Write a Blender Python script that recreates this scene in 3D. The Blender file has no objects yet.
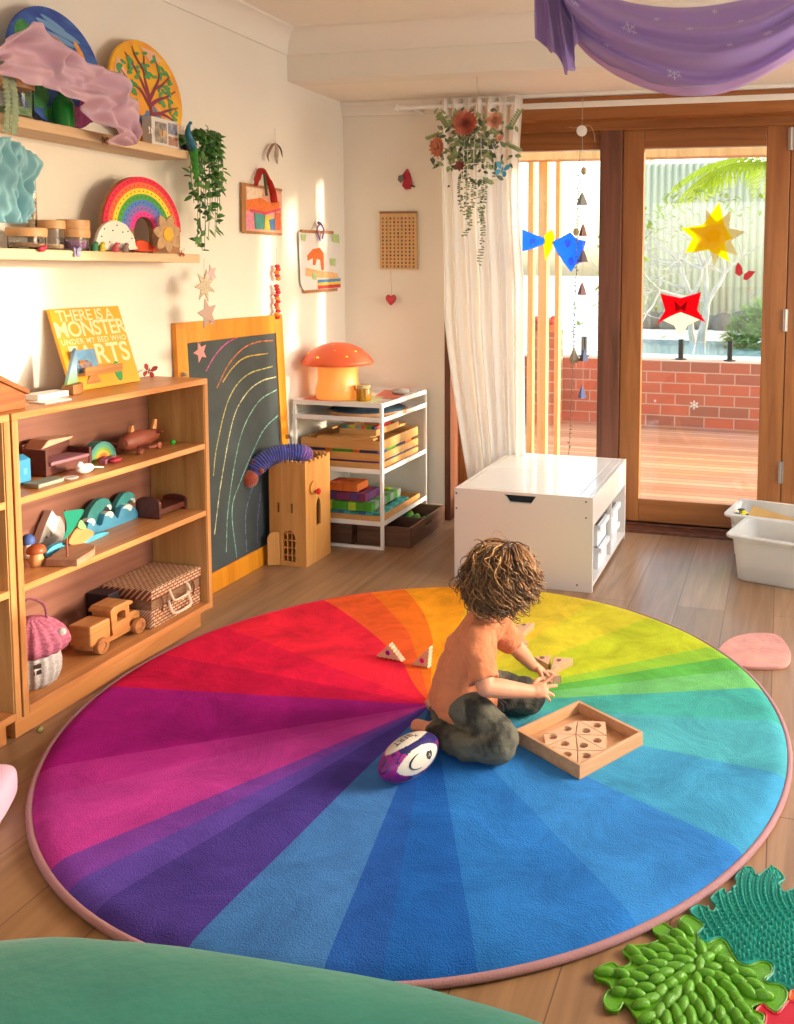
import bpy, bmesh, math, random
from mathutils import Vector, Matrix, Euler, noise
PI = math.pi; rnd = random.Random(7)
V = Vector
C = bpy.context.scene.collection
# ---------------- camera model: measured once from the photograph, also used to turn a measured pixel plus a known plane into a room point
F, YAW, PITCH, ROLL, CX, CY, EYE = 895.0, .25, .0832, .009, 554.0, 346.0, 1.35
_f = V((-math.sin(YAW)*math.cos(PITCH), math.cos(YAW)*math.cos(PITCH), -math.sin(PITCH)))
_r = V((math.cos(YAW), math.sin(YAW), 0)); _u = _r.cross(_f)
CR = math.cos(ROLL)*_r + math.sin(ROLL)*_u; CU = -math.sin(ROLL)*_r + math.cos(ROLL)*_u
def _ray(x, y): return _f + CR*((x-CX)/F) - CU*((y-CY)/F)
def onz(x, y, z=0.0): d = _ray(x, y); return V((0, 0, EYE)) + d*((z-EYE)/d.z)
def onx(x, y, X): d = _ray(x, y); return V((0, 0, EYE)) + d*(X/d.x)
def ony(x, y, Y): d = _ray(x, y); return V((0, 0, EYE)) + d*(Y/d.y)
# ---------------- materials
def lin(c):
    if isinstance(c, str): c = [int(c[i:i+2], 16) for i in (0, 2, 4)]
    return tuple((v/255/12.92 if v/255 <= .04045 else ((v/255+.055)/1.055)**2.4) for v in c) + (1,)
_mats = {}
def mat(name, col, rough=.55, metal=0, var=0.0, vs=8, bump=0.0, bs=60, trans=0, ior=1.45, emit=None, es=0, sheen=0, sss=0, coat=0, alpha=1, translucent=0, col2=None, stretch=None, spec=None):
    if name in _mats: return _mats[name]
    m = bpy.data.materials.new(name); m.use_nodes = True; nt = m.node_tree; N = nt.nodes; L = nt.links
    b = N['Principled BSDF']; out = N['Material Output']
    b.inputs['Base Color'].default_value = lin(col); b.inputs['Roughness'].default_value = rough
    b.inputs['Metallic'].default_value = metal; b.inputs['IOR'].default_value = ior
    b.inputs['Transmission Weight'].default_value = trans; b.inputs['Sheen Weight'].default_value = sheen
    b.inputs['Coat Weight'].default_value = coat; b.inputs['Alpha'].default_value = alpha
    if spec is not None: b.inputs['Specular IOR Level'].default_value = spec
    if sss: b.inputs['Subsurface Weight'].default_value = sss; b.inputs['Subsurface Scale'].default_value = .02
    if emit: b.inputs['Emission Color'].default_value = lin(emit); b.inputs['Emission Strength'].default_value = es
    tc = N.new('ShaderNodeTexCoord'); mp = N.new('ShaderNodeMapping'); L.new(tc.outputs['Object'], mp.inputs['Vector'])
    if stretch: mp.inputs['Scale'].default_value = stretch
    if var or col2:
        n = N.new('ShaderNodeTexNoise'); n.inputs['Scale'].default_value = vs; n.inputs['Detail'].default_value = 5; n.inputs['Distortion'].default_value = .3
        L.new(mp.outputs[0], n.inputs['Vector']); r = N.new('ShaderNodeValToRGB'); L.new(n.outputs['Fac'], r.inputs['Fac'])
        c1 = lin(col); c2 = lin(col2) if col2 else tuple(min(1, v*(1-var)) for v in c1[:3])+(1,)
        if not col2: c1 = tuple(min(1, v*(1+var*.6)) for v in c1[:3])+(1,)
        r.color_ramp.elements[0].position = .34; r.color_ramp.elements[1].position = .66
        r.color_ramp.elements[0].color = c2; r.color_ramp.elements[1].color = c1; L.new(r.outputs['Color'], b.inputs['Base Color'])
    if bump:
        n2 = N.new('ShaderNodeTexNoise'); n2.inputs['Scale'].default_value = bs; n2.inputs['Detail'].default_value = 3
        L.new(mp.outputs[0], n2.inputs['Vector']); bp = N.new('ShaderNodeBump'); bp.inputs['Strength'].default_value = bump; bp.inputs['Distance'].default_value = .01
        L.new(n2.outputs['Fac'], bp.inputs['Height']); L.new(bp.outputs[0], b.inputs['Normal'])
    if translucent:
        t = N.new('ShaderNodeBsdfTranslucent'); mx = N.new('ShaderNodeMixShader'); mx.inputs[0].default_value = translucent
        t.inputs['Color'].default_value = lin(col); L.new(b.outputs[0], mx.inputs[1]); L.new(t.outputs[0], mx.inputs[2]); L.new(mx.outputs[0], out.inputs['Surface'])
        if alpha < 1:
            tr = N.new('ShaderNodeBsdfTransparent'); m2 = N.new('ShaderNodeMixShader'); m2.inputs[0].default_value = alpha; b.inputs['Alpha'].default_value = 1
            L.new(tr.outputs[0], m2.inputs[1]); L.new(mx.outputs[0], m2.inputs[2]); L.new(m2.outputs[0], out.inputs['Surface'])
    _mats[name] = m; return m
def wood(name, c1, c2, axis='y', scale=1.0, rough=.42, bump=.12, knots=False):
    if name in _mats: return _mats[name]
    m = mat(name, c1, rough); nt = m.node_tree; N = nt.nodes; L = nt.links; b = N['Principled BSDF']
    mp = [n for n in N if n.type == 'MAPPING'][0]
    s = [26*scale]*3; s['xyz'.index(axis)] = 1.6*scale; mp.inputs['Scale'].default_value = s
    n = N.new('ShaderNodeTexNoise'); n.inputs['Scale'].default_value = 1.0; n.inputs['Detail'].default_value = 6; n.inputs['Roughness'].default_value = .6; n.inputs['Distortion'].default_value = .8
    L.new(mp.outputs[0], n.inputs['Vector']); r = N.new('ShaderNodeValToRGB'); L.new(n.outputs['Fac'], r.inputs['Fac'])
    r.color_ramp.elements[0].position = .3; r.color_ramp.elements[1].position = .7
    r.color_ramp.elements[0].color = lin(c2); r.color_ramp.elements[1].color = lin(c1)
    L.new(r.outputs['Color'], b.inputs['Base Color'])
    bp = N.new('ShaderNodeBump'); bp.inputs['Strength'].default_value = bump; bp.inputs['Distance'].default_value = .002
    L.new(n.outputs['Fac'], bp.inputs['Height']); L.new(bp.outputs[0], b.inputs['Normal'])
    return m
# ---------------- mesh builder
def frame(o, z, x=None):
    z = V(z).normalized(); x = V(x) if x is not None else (V((0, 0, 1)) if abs(z.z) < .9 else V((1, 0, 0)))
    x = (x - z*x.dot(z)).normalized(); y = z.cross(x)
    return Matrix.Translation(V(o)) @ Matrix((x, y, z)).transposed().to_4x4()
def T(x=0, y=0, z=0): return Matrix.Translation((x, y, z))
def Rz(a): return Matrix.Rotation(a, 4, 'Z')
def Rx(a): return Matrix.Rotation(a, 4, 'X')
def Ry(a): return Matrix.Rotation(a, 4, 'Y')
class MB:
    def __init__(s, m=None): s.v = []; s.f = []; s.mi = []; s.m = m or Matrix(); s.cur = 0
    def add(s, vs, fs, m=None):
        o = len(s.v); mm = s.m @ m if m is not None else s.m
        s.v += [mm @ V(p) for p in vs]; s.f += [tuple(i+o for i in f) for f in fs]; s.mi += [s.cur]*len(fs); return s
    def box(s, a, b, m=None):
        x0, y0, z0 = a; x1, y1, z1 = b
        return s.add([(x0, y0, z0), (x1, y0, z0), (x1, y1, z0), (x0, y1, z0), (x0, y0, z1), (x1, y0, z1), (x1, y1, z1), (x0, y1, z1)],
                     [(3, 2, 1, 0), (4, 5, 6, 7), (0, 1, 5, 4), (1, 2, 6, 5), (2, 3, 7, 6), (3, 0, 4, 7)], m)
    def cbox(s, c, d, m=None): return s.box([c[i]-d[i]/2 for i in range(3)], [c[i]+d[i]/2 for i in range(3)], m)
    def lathe(s, prof, n=24, m=None, rib=None, caps=True):
        vs = []; fs = []; k = len(prof)
        for i in range(n):
            a = 2*PI*i/n
            for (r, z) in prof:
                rr = r*(rib(a, z) if rib else 1); vs.append((rr*math.cos(a), rr*math.sin(a), z))
        for i in range(n):
            j = (i+1) % n
            for t in range(k-1): fs.append((i*k+t, j*k+t, j*k+t+1, i*k+t+1))
        if caps:
            if prof[0][0] > 1e-6: fs.append(tuple(i*k for i in range(n))[::-1])
            if prof[-1][0] > 1e-6: fs.append(tuple(i*k+k-1 for i in range(n)))
        return s.add(vs, fs, m)
    def cyl(s, p0, p1, r0, r1=None, n=16):
        r1 = r0 if r1 is None else r1; d = V(p1)-V(p0)
        return s.lathe([(r0, 0), (r1, d.length)], n, frame(p0, d))
    def tube(s, pts, r, n=8, closed=False, flat=1.0):
        pts = [V(p) for p in pts]; k = len(pts); R = r if isinstance(r, (list, tuple)) else [r]*k
        vs = []; fs = []; prev = None
        for i, p in enumerate(pts):
            t = (pts[(i+1) % k]-pts[i-1]) if closed else (pts[min(i+1, k-1)]-pts[max(i-1, 0)])
            if t.length < 1e-9: t = V((0, 0, 1))
            t.normalize()
            if prev is None: x = V((0, 0, 1)) if abs(t.z) < .9 else V((1, 0, 0))
            else: x = prev
            x = x - t*x.dot(t)
            if x.length < 1e-6: x = t.orthogonal()
            x.normalize(); y = t.cross(x); prev = x
            for j in range(n):
                a = 2*PI*j/n; vs.append(p + (x*math.cos(a) + y*math.sin(a)*flat)*R[i])
        for i in range(k if closed else k-1):
            i2 = (i+1) % k
            for j in range(n): fs.append((i*n+j, i*n+(j+1) % n, i2*n+(j+1) % n, i2*n+j))
        if not closed: fs.append(tuple(range(n))[::-1]); fs.append(tuple((k-1)*n+j for j in range(n)))
        return s.add(vs, fs)
    def prism(s, poly, d, m=None, z0=0):
        n = len(poly); vs = [(x, y, z0) for x, y in poly]+[(x, y, z0+d) for x, y in poly]
        fs = [tuple(range(n))[::-1], tuple(range(n, 2*n))]+[(i, (i+1) % n, n+(i+1) % n, n+i) for i in range(n)]
        return s.add(vs, fs, m)
    def ball(s, c, r, nu=16, nv=10, m=None):
        r = r if isinstance(r, (list, tuple, Vector)) else (r, r, r); vs = [(0, 0, -1)]; fs = []
        for j in range(1, nv):
            a = -PI/2+PI*j/nv
            for i in range(nu): b = 2*PI*i/nu; vs.append((math.cos(a)*math.cos(b), math.cos(a)*math.sin(b), math.sin(a)))
        vs.append((0, 0, 1)); L = len(vs)-1
        for i in range(nu):
            k = (i+1) % nu; fs.append((0, 1+k, 1+i)); fs.append((L, 1+(nv-2)*nu+i, 1+(nv-2)*nu+k))
            for j in range(nv-2): fs.append((1+j*nu+i, 1+j*nu+k, 1+(j+1)*nu+k, 1+(j+1)*nu+i))
        mm = Matrix.Translation(V(c)) @ (m or Matrix()) @ Matrix.Diagonal((*r, 1))
        return s.add(vs, fs, mm)
    def grid(s, fn, nu, nv, cu=False, cv=False, m=None):
        vs = [fn(i/nu, j/nv) for i in range(nu+(0 if cu else 1)) for j in range(nv+(0 if cv else 1))]; w = nv+(0 if cv else 1); h = nu+(0 if cu else 1); fs = []
        for i in range(nu):
            for j in range(nv): i2 = (i+1) % h; j2 = (j+1) % w; fs.append((i*w+j, i2*w+j, i2*w+j2, i*w+j2))
        return s.add(vs, fs, m)
    def build(s, name, mats, parent=None, smooth=False, bevel=0, solid=0, subsurf=0, weld=False, angle=40, seg=2, origin=None, remesh=0, normals=True):
        me = bpy.data.meshes.new(name); o = bpy.data.objects.new(name, me)
        vs = s.v
        if origin is not None: og = V(origin); vs = [p-og for p in vs]; o.location = og
        me.from_pydata([tuple(p) for p in vs], [], s.f)
        if not isinstance(mats, (list, tuple)): mats = [mats]
        for x in mats: me.materials.append(x)
        me.polygons.foreach_set('material_index', s.mi)
        bm = bmesh.new(); bm.from_mesh(me)
        if weld: bmesh.ops.remove_doubles(bm, verts=bm.verts, dist=1e-5)
        if normals: bmesh.ops.recalc_face_normals(bm, faces=bm.faces)
        bm.to_mesh(me); bm.free()
        if smooth:
            me.polygons.foreach_set('use_smooth', [True]*len(me.polygons)); me.set_sharp_from_angle(angle=math.radians(angle))
        if solid: d = o.modifiers.new('s', 'SOLIDIFY'); d.thickness = solid; d.offset = 0
        if remesh: d = o.modifiers.new('r', 'REMESH'); d.mode = 'VOXEL'; d.voxel_size = remesh; d.use_smooth_shade = True
        if bevel: d = o.modifiers.new('b', 'BEVEL'); d.width = bevel; d.segments = seg; d.limit_method = 'ANGLE'
        if subsurf: d = o.modifiers.new('u', 'SUBSURF'); d.levels = subsurf; d.render_levels = subsurf
        C.objects.link(o)
        if parent is not None: o.parent = parent
        return o
def tag(o, label=None, cat=None, group=None, kind=None):
    if label: o['label'] = label
    if cat: o['category'] = cat
    if group: o['group'] = group
    if kind: o['kind'] = kind
    return o
def thing(name, loc, label, cat, group=None, rz=0, rot=None):
    o = bpy.data.objects.new(name, None); C.objects.link(o); o.location = loc; o.rotation_euler = rot or (0, 0, rz); o.empty_display_size = .05
    return tag(o, label, cat, group)
def dup(r, loc=None, rz=None, label=None, rot=None, scale=None):
    n = r.copy(); C.objects.link(n)
    if loc is not None: n.location = loc
    if rz is not None: n.rotation_euler = (0, 0, rz)
    if rot is not None: n.rotation_euler = rot
    if scale is not None: n.scale = (scale,)*3
    if label: n['label'] = label
    for ch in list(r.children):
        c = ch.copy(); C.objects.link(c); c.parent = n
        for g in list(ch.children): d = g.copy(); C.objects.link(d); d.parent = c
    return n
def star_poly(n, R, r, rot=PI/2): return [((R if k % 2 == 0 else r)*math.cos(rot+PI*k/n), (R if k % 2 == 0 else r)*math.sin(rot+PI*k/n)) for k in range(2*n)]
def arc(cx, cy, r, a0, a1, n): return [(cx+r*math.cos(a0+(a1-a0)*i/n), cy+r*math.sin(a0+(a1-a0)*i/n)) for i in range(n+1)]
def text(s, size, m, matrix, parent=None, name='lettering', depth=.0006, spacing=1.0, align='CENTER', bold=0):
    cu = bpy.data.curves.new(name, 'FONT'); cu.body = s; cu.size = size; cu.align_x = align; cu.align_y = 'CENTER'; cu.extrude = depth; cu.offset = bold; cu.space_character = spacing
    o = bpy.data.objects.new(name, cu); C.objects.link(o)
    bpy.context.view_layer.update()
    me = bpy.data.meshes.new_from_object(o.evaluated_get(bpy.context.evaluated_depsgraph_get())); bpy.data.objects.remove(o)
    me.transform(matrix); me.materials.clear(); me.materials.append(m)
    q = bpy.data.objects.new(name, me); C.objects.link(q)
    if parent is not None: q.parent = parent
    return q
def join_text(lines, m, parent, name='lettering'):
    # several strings joined as ONE mesh part
    bm = bmesh.new()
    for (s, size, mtx, bold, sp) in lines:
        o = text(s, size, m, mtx, None, name, .0005, sp, 'CENTER', bold); bm.from_mesh(o.data); bpy.data.objects.remove(o)
    me = bpy.data.meshes.new(name); bm.to_mesh(me); bm.free(); me.materials.append(m)
    q = bpy.data.objects.new(name, me); C.objects.link(q); q.parent = parent; return q
def leaf(mb, p, d, n, L, W, bend=.15):
    d = V(d).normalized(); n = V(n); s = d.cross(n)
    if s.length < 1e-4: s = d.orthogonal()
    s.normalize(); n = s.cross(d); p = V(p)
    vs = [p, p+d*L*.3+s*W*.5, p+d*L*.3-s*W*.5, p+d*L*.3+n*L*bend*.4, p+d*L*.65+s*W*.42-n*L*bend*.2, p+d*L*.65-s*W*.42-n*L*bend*.2, p+d*L*.65+n*L*bend*.2, p+d*L-n*L*bend]
    mb.add(vs, [(0, 1, 3), (0, 3, 2), (1, 4, 6, 3), (3, 6, 5, 2), (4, 7, 6), (6, 7, 5)])
# ================= palette
WALL = mat('wall_paint', 'ece5d8', .75, var=.02, vs=3); CEIL = mat('ceiling_paint', 'f0e8da', .8, var=.015, vs=2)
TRIMW = mat('trim_paint', 'efe8dc', .5)
BOOKW = wood('honey_pine', 'd6965c', 'ac6a36', 'y', .9, .35); BOOKV = wood('honey_pine_upright', 'd0965c', 'a66a38', 'z', .9, .38)
BOOKIN = wood('pale_ply', 'caa063', 'a1743c', 'z', .8, .45); BOOKBK = wood('walnut_back', '9c6a55', '6e3f30', 'y', .35, .4)
DOORW = wood('meranti', 'ac6c36', '884f22', 'z', .8, .35); DOORX = wood('meranti_rail', 'a66834', '824c20', 'x', .8, .35); DARKW = wood('dark_jarrah', '7d4a35', '54301f', 'z', .8, .38)
BEECH = wood('beech', 'd9a878', 'bd8756', 'x', 1.6, .5); PINE = wood('pale_pine', 'dba96b', 'c08848', 'x', 1.2, .5)
WHITE = mat('white_lacquer', 'dcd4cd', .3, coat=.3); PLAST = mat('white_plastic', 'e9e6df', .35, sss=.1)
METW = mat('white_powder_coat', 'ece9e4', .4); STEEL = mat('brushed_steel', 'b8b4ac', .35, 1); BLACK = mat('black_paint', '1c1c1e', .5)
XW, YW, ZC, ZL, YB = -2.33, 4.48, 2.47, 2.245, 3.92
def struct(mb, name, m, parent=None, **k):
    o = mb.build(name, m, parent, **k)
    if parent is None: o['kind'] = 'structure'
    return o
# floor: oak laminate planks running away from the camera
fl = mat('oak_planks', 'b58d6c', .30); nt = fl.node_tree; N = nt.nodes; L = nt.links; b = N['Principled BSDF']
tc = [n for n in N if n.type == 'TEX_COORD'][0]
sx = N.new('ShaderNodeSeparateXYZ'); cb = N.new('ShaderNodeCombineXYZ'); L.new(tc.outputs['Object'], sx.inputs[0]); L.new(sx.outputs['Y'], cb.inputs['X']); L.new(sx.outputs['X'], cb.inputs['Y'])
br = N.new('ShaderNodeTexBrick'); br.offset = .37; br.inputs['Scale'].default_value = 1; br.inputs['Brick Width'].default_value = 1.35; br.inputs['Row Height'].default_value = .19
br.inputs['Mortar Size'].default_value = .0016; br.inputs['Mortar Smooth'].default_value = .2; br.inputs['Bias'].default_value = 0
br.inputs['Color1'].default_value = lin('a58262'); br.inputs['Color2'].default_value = lin('927050'); br.inputs['Mortar'].default_value = lin('664c3a')
L.new(cb.outputs[0], br.inputs['Vector'])
mp = N.new('ShaderNodeMapping'); mp.inputs['Scale'].default_value = (1.1, 16, 1); L.new(cb.outputs[0], mp.inputs['Vector'])
gn = N.new('ShaderNodeTexNoise'); gn.inputs['Scale'].default_value = 1.4; gn.inputs['Detail'].default_value = 7; gn.inputs['Distortion'].default_value = 1.2; L.new(mp.outputs[0], gn.inputs['Vector'])
rp = N.new('ShaderNodeValToRGB'); rp.color_ramp.elements[0].position = .32; rp.color_ramp.elements[1].position = .72
rp.color_ramp.elements[0].color = (.62, .58, .54, 1); rp.color_ramp.elements[1].color = (1.12, 1.1, 1.08, 1); L.new(gn.outputs['Fac'], rp.inputs['Fac'])
mx = N.new('ShaderNodeMixRGB'); mx.blend_type = 'MULTIPLY'; mx.inputs[0].default_value = .8; L.new(br.outputs['Color'], mx.inputs[1]); L.new(rp.outputs['Color'], mx.inputs[2]); L.new(mx.outputs[0], b.inputs['Base Color'])
bp = N.new('ShaderNodeBump'); bp.inputs['Strength'].default_value = .25; bp.inputs['Distance'].default_value = .001; bp.invert = True; L.new(br.outputs['Fac'], bp.inputs['Height']); L.new(bp.outputs[0], b.inputs['Normal'])
struct(MB().box((XW-.15, -1.8, -.1), (2.1, 4.62, 0)), 'floor', fl)
struct(MB().box((XW-.15, -1.8, 0), (XW, YW+.25, ZC+.1)), 'wall_left', WALL)
# back wall: left of the opening and above it
OX0, OX1, OZ = -1.745, .745, 2.155
w = MB().box((XW, YW, 0), (OX0, YW+.25, ZL)).box((OX0, YW, OZ), (2.1, YW+.25, ZL)).box((OX1, YW, 0), (2.1, YW+.25, OZ)); struct(w, 'wall_back', WALL)
struct(MB().box((2.0, 3.9, 0), (2.1, YW, ZC)).box((2.0, -1.8, 0), (2.1, 2.1, ZC)).box((2.0, 2.1, 0), (2.1, 3.9, .8)).box((2.0, 2.1, 2.1), (2.1, 3.9, ZC)), 'wall_right', WALL)
struct(MB().box((XW, -1.9, 0), (-1.6, -1.8, ZC)).box((1.4, -1.9, 0), (2.1, -1.8, ZC)).box((-1.6, -1.9, 2.2), (1.4, -1.8, ZC)).box((-1.6, -1.9, 0), (1.4, -1.8, .5)), 'wall_rear', WALL)
struct(MB().box((XW-.15, -1.9, ZC), (2.1, YB+.12, ZC+.1)).box((XW-.15, YB+.12, ZL), (2.1, YW+.25, ZL+.05)), 'ceiling', CEIL)
struct(MB().box((XW, YB, ZL), (2.1, YB+.12, ZC)), 'trim_1', WALL)      # dropped beam across the room
# cornices: cove profile along left wall and beam
def cove(p):  return [(0, 0), (p, 0), (p, -.008)]+[(p*(1-math.sin(a)*.92), -p*(1-math.cos(a)*.92)-.006) for a in [PI/2*i/8 for i in range(1, 9)]]+[(.0, -p-.012)]
cv = [(0, 0), (.095, 0), (.095, -.01)]+[(.095-.085*math.sin(a), -.01-.085*(1-math.cos(a))) for a in [PI/2*i/8 for i in range(1, 9)]]+[(.01, -.105), (0, -.105)]
n = len(cv)
def run_cornice(name, A, B, inA, inB):     # A,B wall line points, in = inward offset directions incl. mitre
    vs = [A+inA*x+V((0, 0, z)) for x, z in cv]+[B+inB*x+V((0, 0, z)) for x, z in cv]
    struct(MB().add(vs, [tuple(range(n)), tuple(range(n, 2*n))]+[(i, (i+1) % n, n+(i+1) % n, n+i) for i in range(n)]), name, TRIMW, smooth=True, angle=35)
run_cornice('trim_2', V((XW, -1.8, ZC)), V((XW, YB, ZC)), V((1, 0, 0)), V((1, -1, 0)))
run_cornice('trim_3', V((XW, YB, ZC)), V((2.0, YB, ZC)), V((1, -1, 0)), V((0, -1, 0)))
struct(MB().box((XW, YW-.018, ZL-.075), (2.0, YW, ZL)).box((XW, YW-.03, ZL-.02), (2.0, YW, ZL)), 'trim_4', TRIMW, bevel=.004)
struct(MB().box((XW, YW-.015, 0), (OX0, YW, .085)), 'baseboard_back', TRIMW, bevel=.003)
struct(MB().box((XW, -1.8, 0), (XW+.015, YW-.015, .085)), 'baseboard_left', TRIMW, bevel=.003)
# ---------- timber door set in the back wall
YD = 4.62
def dx(px, py=300): return ony(px, py, YD).x
def dz(px, py): return ony(px, py, YD).z
zh1 = dz(560, 151); zb = dz(700, 502)       # glass top / bottom
xa0, xa1, xp1 = dx(512, 300), dx(600, 300), dx(621.5, 300)
xg0, xg1, xs1 = dx(642.5), dx(762.5), dx(786)
zs = dz(700, 531)
lin_top = OZ
fr = MB()
fr.box((OX0, YW-.015, OZ-.04), (OX1, YD+.06, OZ+.062)).box((OX0, YW-.03, OZ+.045), (OX1, YW, OZ+.066)).box((OX0, YD-.055, OZ-.085), (OX1, YD+.06, OZ-.035))
o = struct(fr, 'trim_5', DOORX, bevel=.004)
struct(MB().box((OX0, YW-.012, 0), (OX0+.035, YD+.06, OZ-.04)), 'trim_6', DARKW, bevel=.003)
struct(MB().box((OX0, YD-.1, -.02), (OX1, YD+.12, .018)).box((OX0, YD-.02, .018), (OX1, YD+.03, .045)), 'trim_7', DARKW, bevel=.003)
GLASS = mat('window_glass', 'ffffff', .02, trans=1, ior=1.02, spec=.5)
# a clear thin pane: mostly straight-through with a weak mirror
g = GLASS.node_tree; gN = g.nodes; gL = g.links; tr = gN.new('ShaderNodeBsdfTransparent'); gl = gN.new('ShaderNodeBsdfGlossy'); gl.inputs['Roughness'].default_value = .02
fz = gN.new('ShaderNodeFresnel'); fz.inputs['IOR'].default_value = 1.3; ms = gN.new('ShaderNodeMixShader'); tr.inputs['Color'].default_value = (.96, .97, .96, 1)
ms.inputs[0].default_value = .045; gL.new(tr.outputs[0], ms.inputs[1]); gL.new(gl.outputs[0], ms.inputs[2]); gL.new(ms.outputs[0], gN['Material Output'].inputs['Surface'])
def leafdoor(name, x0, x1, g0, g1, zbot, m=DOORW):
    e = bpy.data.objects.new(name, None); C.objects.link(e); e.location = ((x0+x1)/2, YD, 0); e['kind'] = 'structure'
    O = -V(e.location); mt = Matrix.Translation(O); y0, y1 = YD-.02, YD+.025; zt = OZ-.075
    MB(mt).box((x0, y0, .03), (g0, y1, zt)).box((g1, y0, .03), (x1, y1, zt)).build('stile', m, e, bevel=.003)
    MB(mt).box((g0, y0, zh1), (g1, y1, zt)).box((g0, y0, .03), (g1, y1, zbot)).build('rail', DOORX, e, bevel=.003)
    MB(mt).box((g0-.01, YD-.004, zbot-.01), (g1+.01, YD+.004, zh1+.01)).build('pane', GLASS, e)
    return e, mt
w1, mt = leafdoor('window_1', OX0+.035, xa1+.0, OX0+.09, xa1-.002, zb)
struct(MB().box((xa1, YD-.05, .03), (xp1, YD+.04, OZ-.08)), 'trim_8', DARKW, bevel=.003)
d1, mt = leafdoor('door_1', xp1+.002, xs1, xg0, xg1, zb)
for z in (dz(778, 140)-.0, dz(782, 320), .35):
    MB(mt).box((xs1-.012, YD-.03, z-.055), (xs1+.012, YD-.018, z+.055)).cyl((xs1, YD-.034, z-.055), (xs1, YD-.034, z+.055), .008, n=10).build('hinge', STEEL, d1, bevel=.001)
d2, mt = leafdoor('door_2', xs1+.004, xs1+.004+(xs1-xp1), xs1+.11, xs1+.004+(xs1-xp1)-.11, zb)
struct(MB().box((xs1-.014, YD+.026, .05), (xs1+.02, YD+.04, OZ-.09)), 'trim_9', DOORW)  # strip added behind the door seam to block a line of light
# timber blind pelmet strip seen through the top of the panes
# ================= bookcases
def bookcase(y0, y1, label):
    W, Ly, H, t = .25, y1-y0, .945, .02
    e = thing('bookcase', (-2.302, y0, 0), label, 'bookcase')
    MB().box((0, 0, H-t), (W, Ly, H)).build('top_panel', BOOKW, e, bevel=.002)
    for a in (0, Ly-t): MB().box((0, a, .075), (W, a+t, H-t)).build('side_panel', BOOKV, e, bevel=.0015)
    MB().box((0, t, .1), (.008, Ly-t, H-t)).build('back_panel', BOOKBK, e)
    for z in (.704, .453): MB().box((.008, t, z-.02), (W-.003, Ly-t, z)).build('shelf', BOOKW, e, bevel=.0015)
    MB().box((.0, t, .078), (W, Ly-t, .1)).build('base_shelf', BOOKW, e, bevel=.0015)
    MB().box((.0, .012, 0), (W-.045, Ly-.012, .078)).build('plinth', BOOKW, e, bevel=.001)
    MB().box((.01, Ly-t-.003, .1), (W-.004, Ly-t, H-t)).build('side_lining', BOOKIN, e)
    return e
bookcase(1.997, 2.866, 'honey pine bookcase with toys on three shelves, left of the chalkboard')
bookcase(1.12, 1.990, 'honey pine bookcase cut off by the left edge of the photo')
SH = {0: .945, 1: .704, 2: .453, 3: .10}
# ================= floating wall shelves
SHW = wood('pale_oak_shelf', 'dcbf9a', 'c7a57c', 'y', 1, .5)
UX, UZ, LZ = -2.17, onx(189, 151, -2.17).z, onx(200, 254.5, -2.17).z
uy, ly = onx(189, 151, UX).y, onx(200, 254.5, UX).y
struct_items = []
for z, ye, lab in ((UZ, uy, 'pale oak floating shelf, upper of the two on the left wall'), (LZ, ly, 'pale oak floating shelf, lower of the two on the left wall')):
    o = MB().box((0, 0, -.032), (-XW+UX, ye-.9, 0)).build('wall_shelf', SHW, bevel=.002, seg=1); o.location = (XW, .9, z); tag(o, lab, 'shelf')
# ================= chalkboard leaning on the wall
FRAMEO = wood('golden_pine_frame', 'e89a28', 'cc7c14', 'z', .8, .4)
cbm = mat('chalkboard_slate', '3c4648', .62, var=.25, vs=5)
tilt = math.atan2(.045, 1.12)
cb = thing('chalkboard', (-2.262, 3.03, 0), 'tall chalkboard with golden wooden frame leaning on the left wall', 'chalkboard', rot=(0, -tilt, 0))
BW, BH = .775, 1.135
MB().box((-.022, 0, 0), (0, .065, BH)).box((-.022, BW-.06, 0), (0, BW, BH)).box((-.022, .065, BH-.085), (0, BW-.06, BH)).box((-.022, .065, 0), (0, BW-.06, .085)).build('frame', FRAMEO, cb, bevel=.003)
MB().box((-.018, .06, .08), (-.008, BW-.055, BH-.08)).build('writing_surface', cbm, cb)
bpy.context.view_layer.update(); cbi = cb.matrix_world.inverted()
def on_plane(px, py, p, n): d = _ray(px, py); e = V((0, 0, EYE)); return e+d*((V(p)-e).dot(V(n))/d.dot(V(n)))
def chalk(px, py):
    nrm = cb.matrix_world.to_3x3() @ V((1, 0, 0)); w = on_plane(px, py, cb.matrix_world.translation+nrm*(-.0075), nrm); return cbi @ w
def cpt(x, y): return (170+x/3.412, 300+y/3.412)
def smoothc(pts, n=10):
    out = []
    P = [V(p) for p in pts]; P = [P[0]*2-P[1]]+P+[P[-1]*2-P[-2]]
    for i in range(1, len(P)-2):
        for k in range(n):
            t = k/n; a, b, c, d = P[i-1:i+3]
            out.append(.5*((2*b)+(c-a)*t+(2*a-5*b+4*c-d)*t*t+(3*b-a-3*c+d)*t**3))
    out.append(P[-2]); return out
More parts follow.
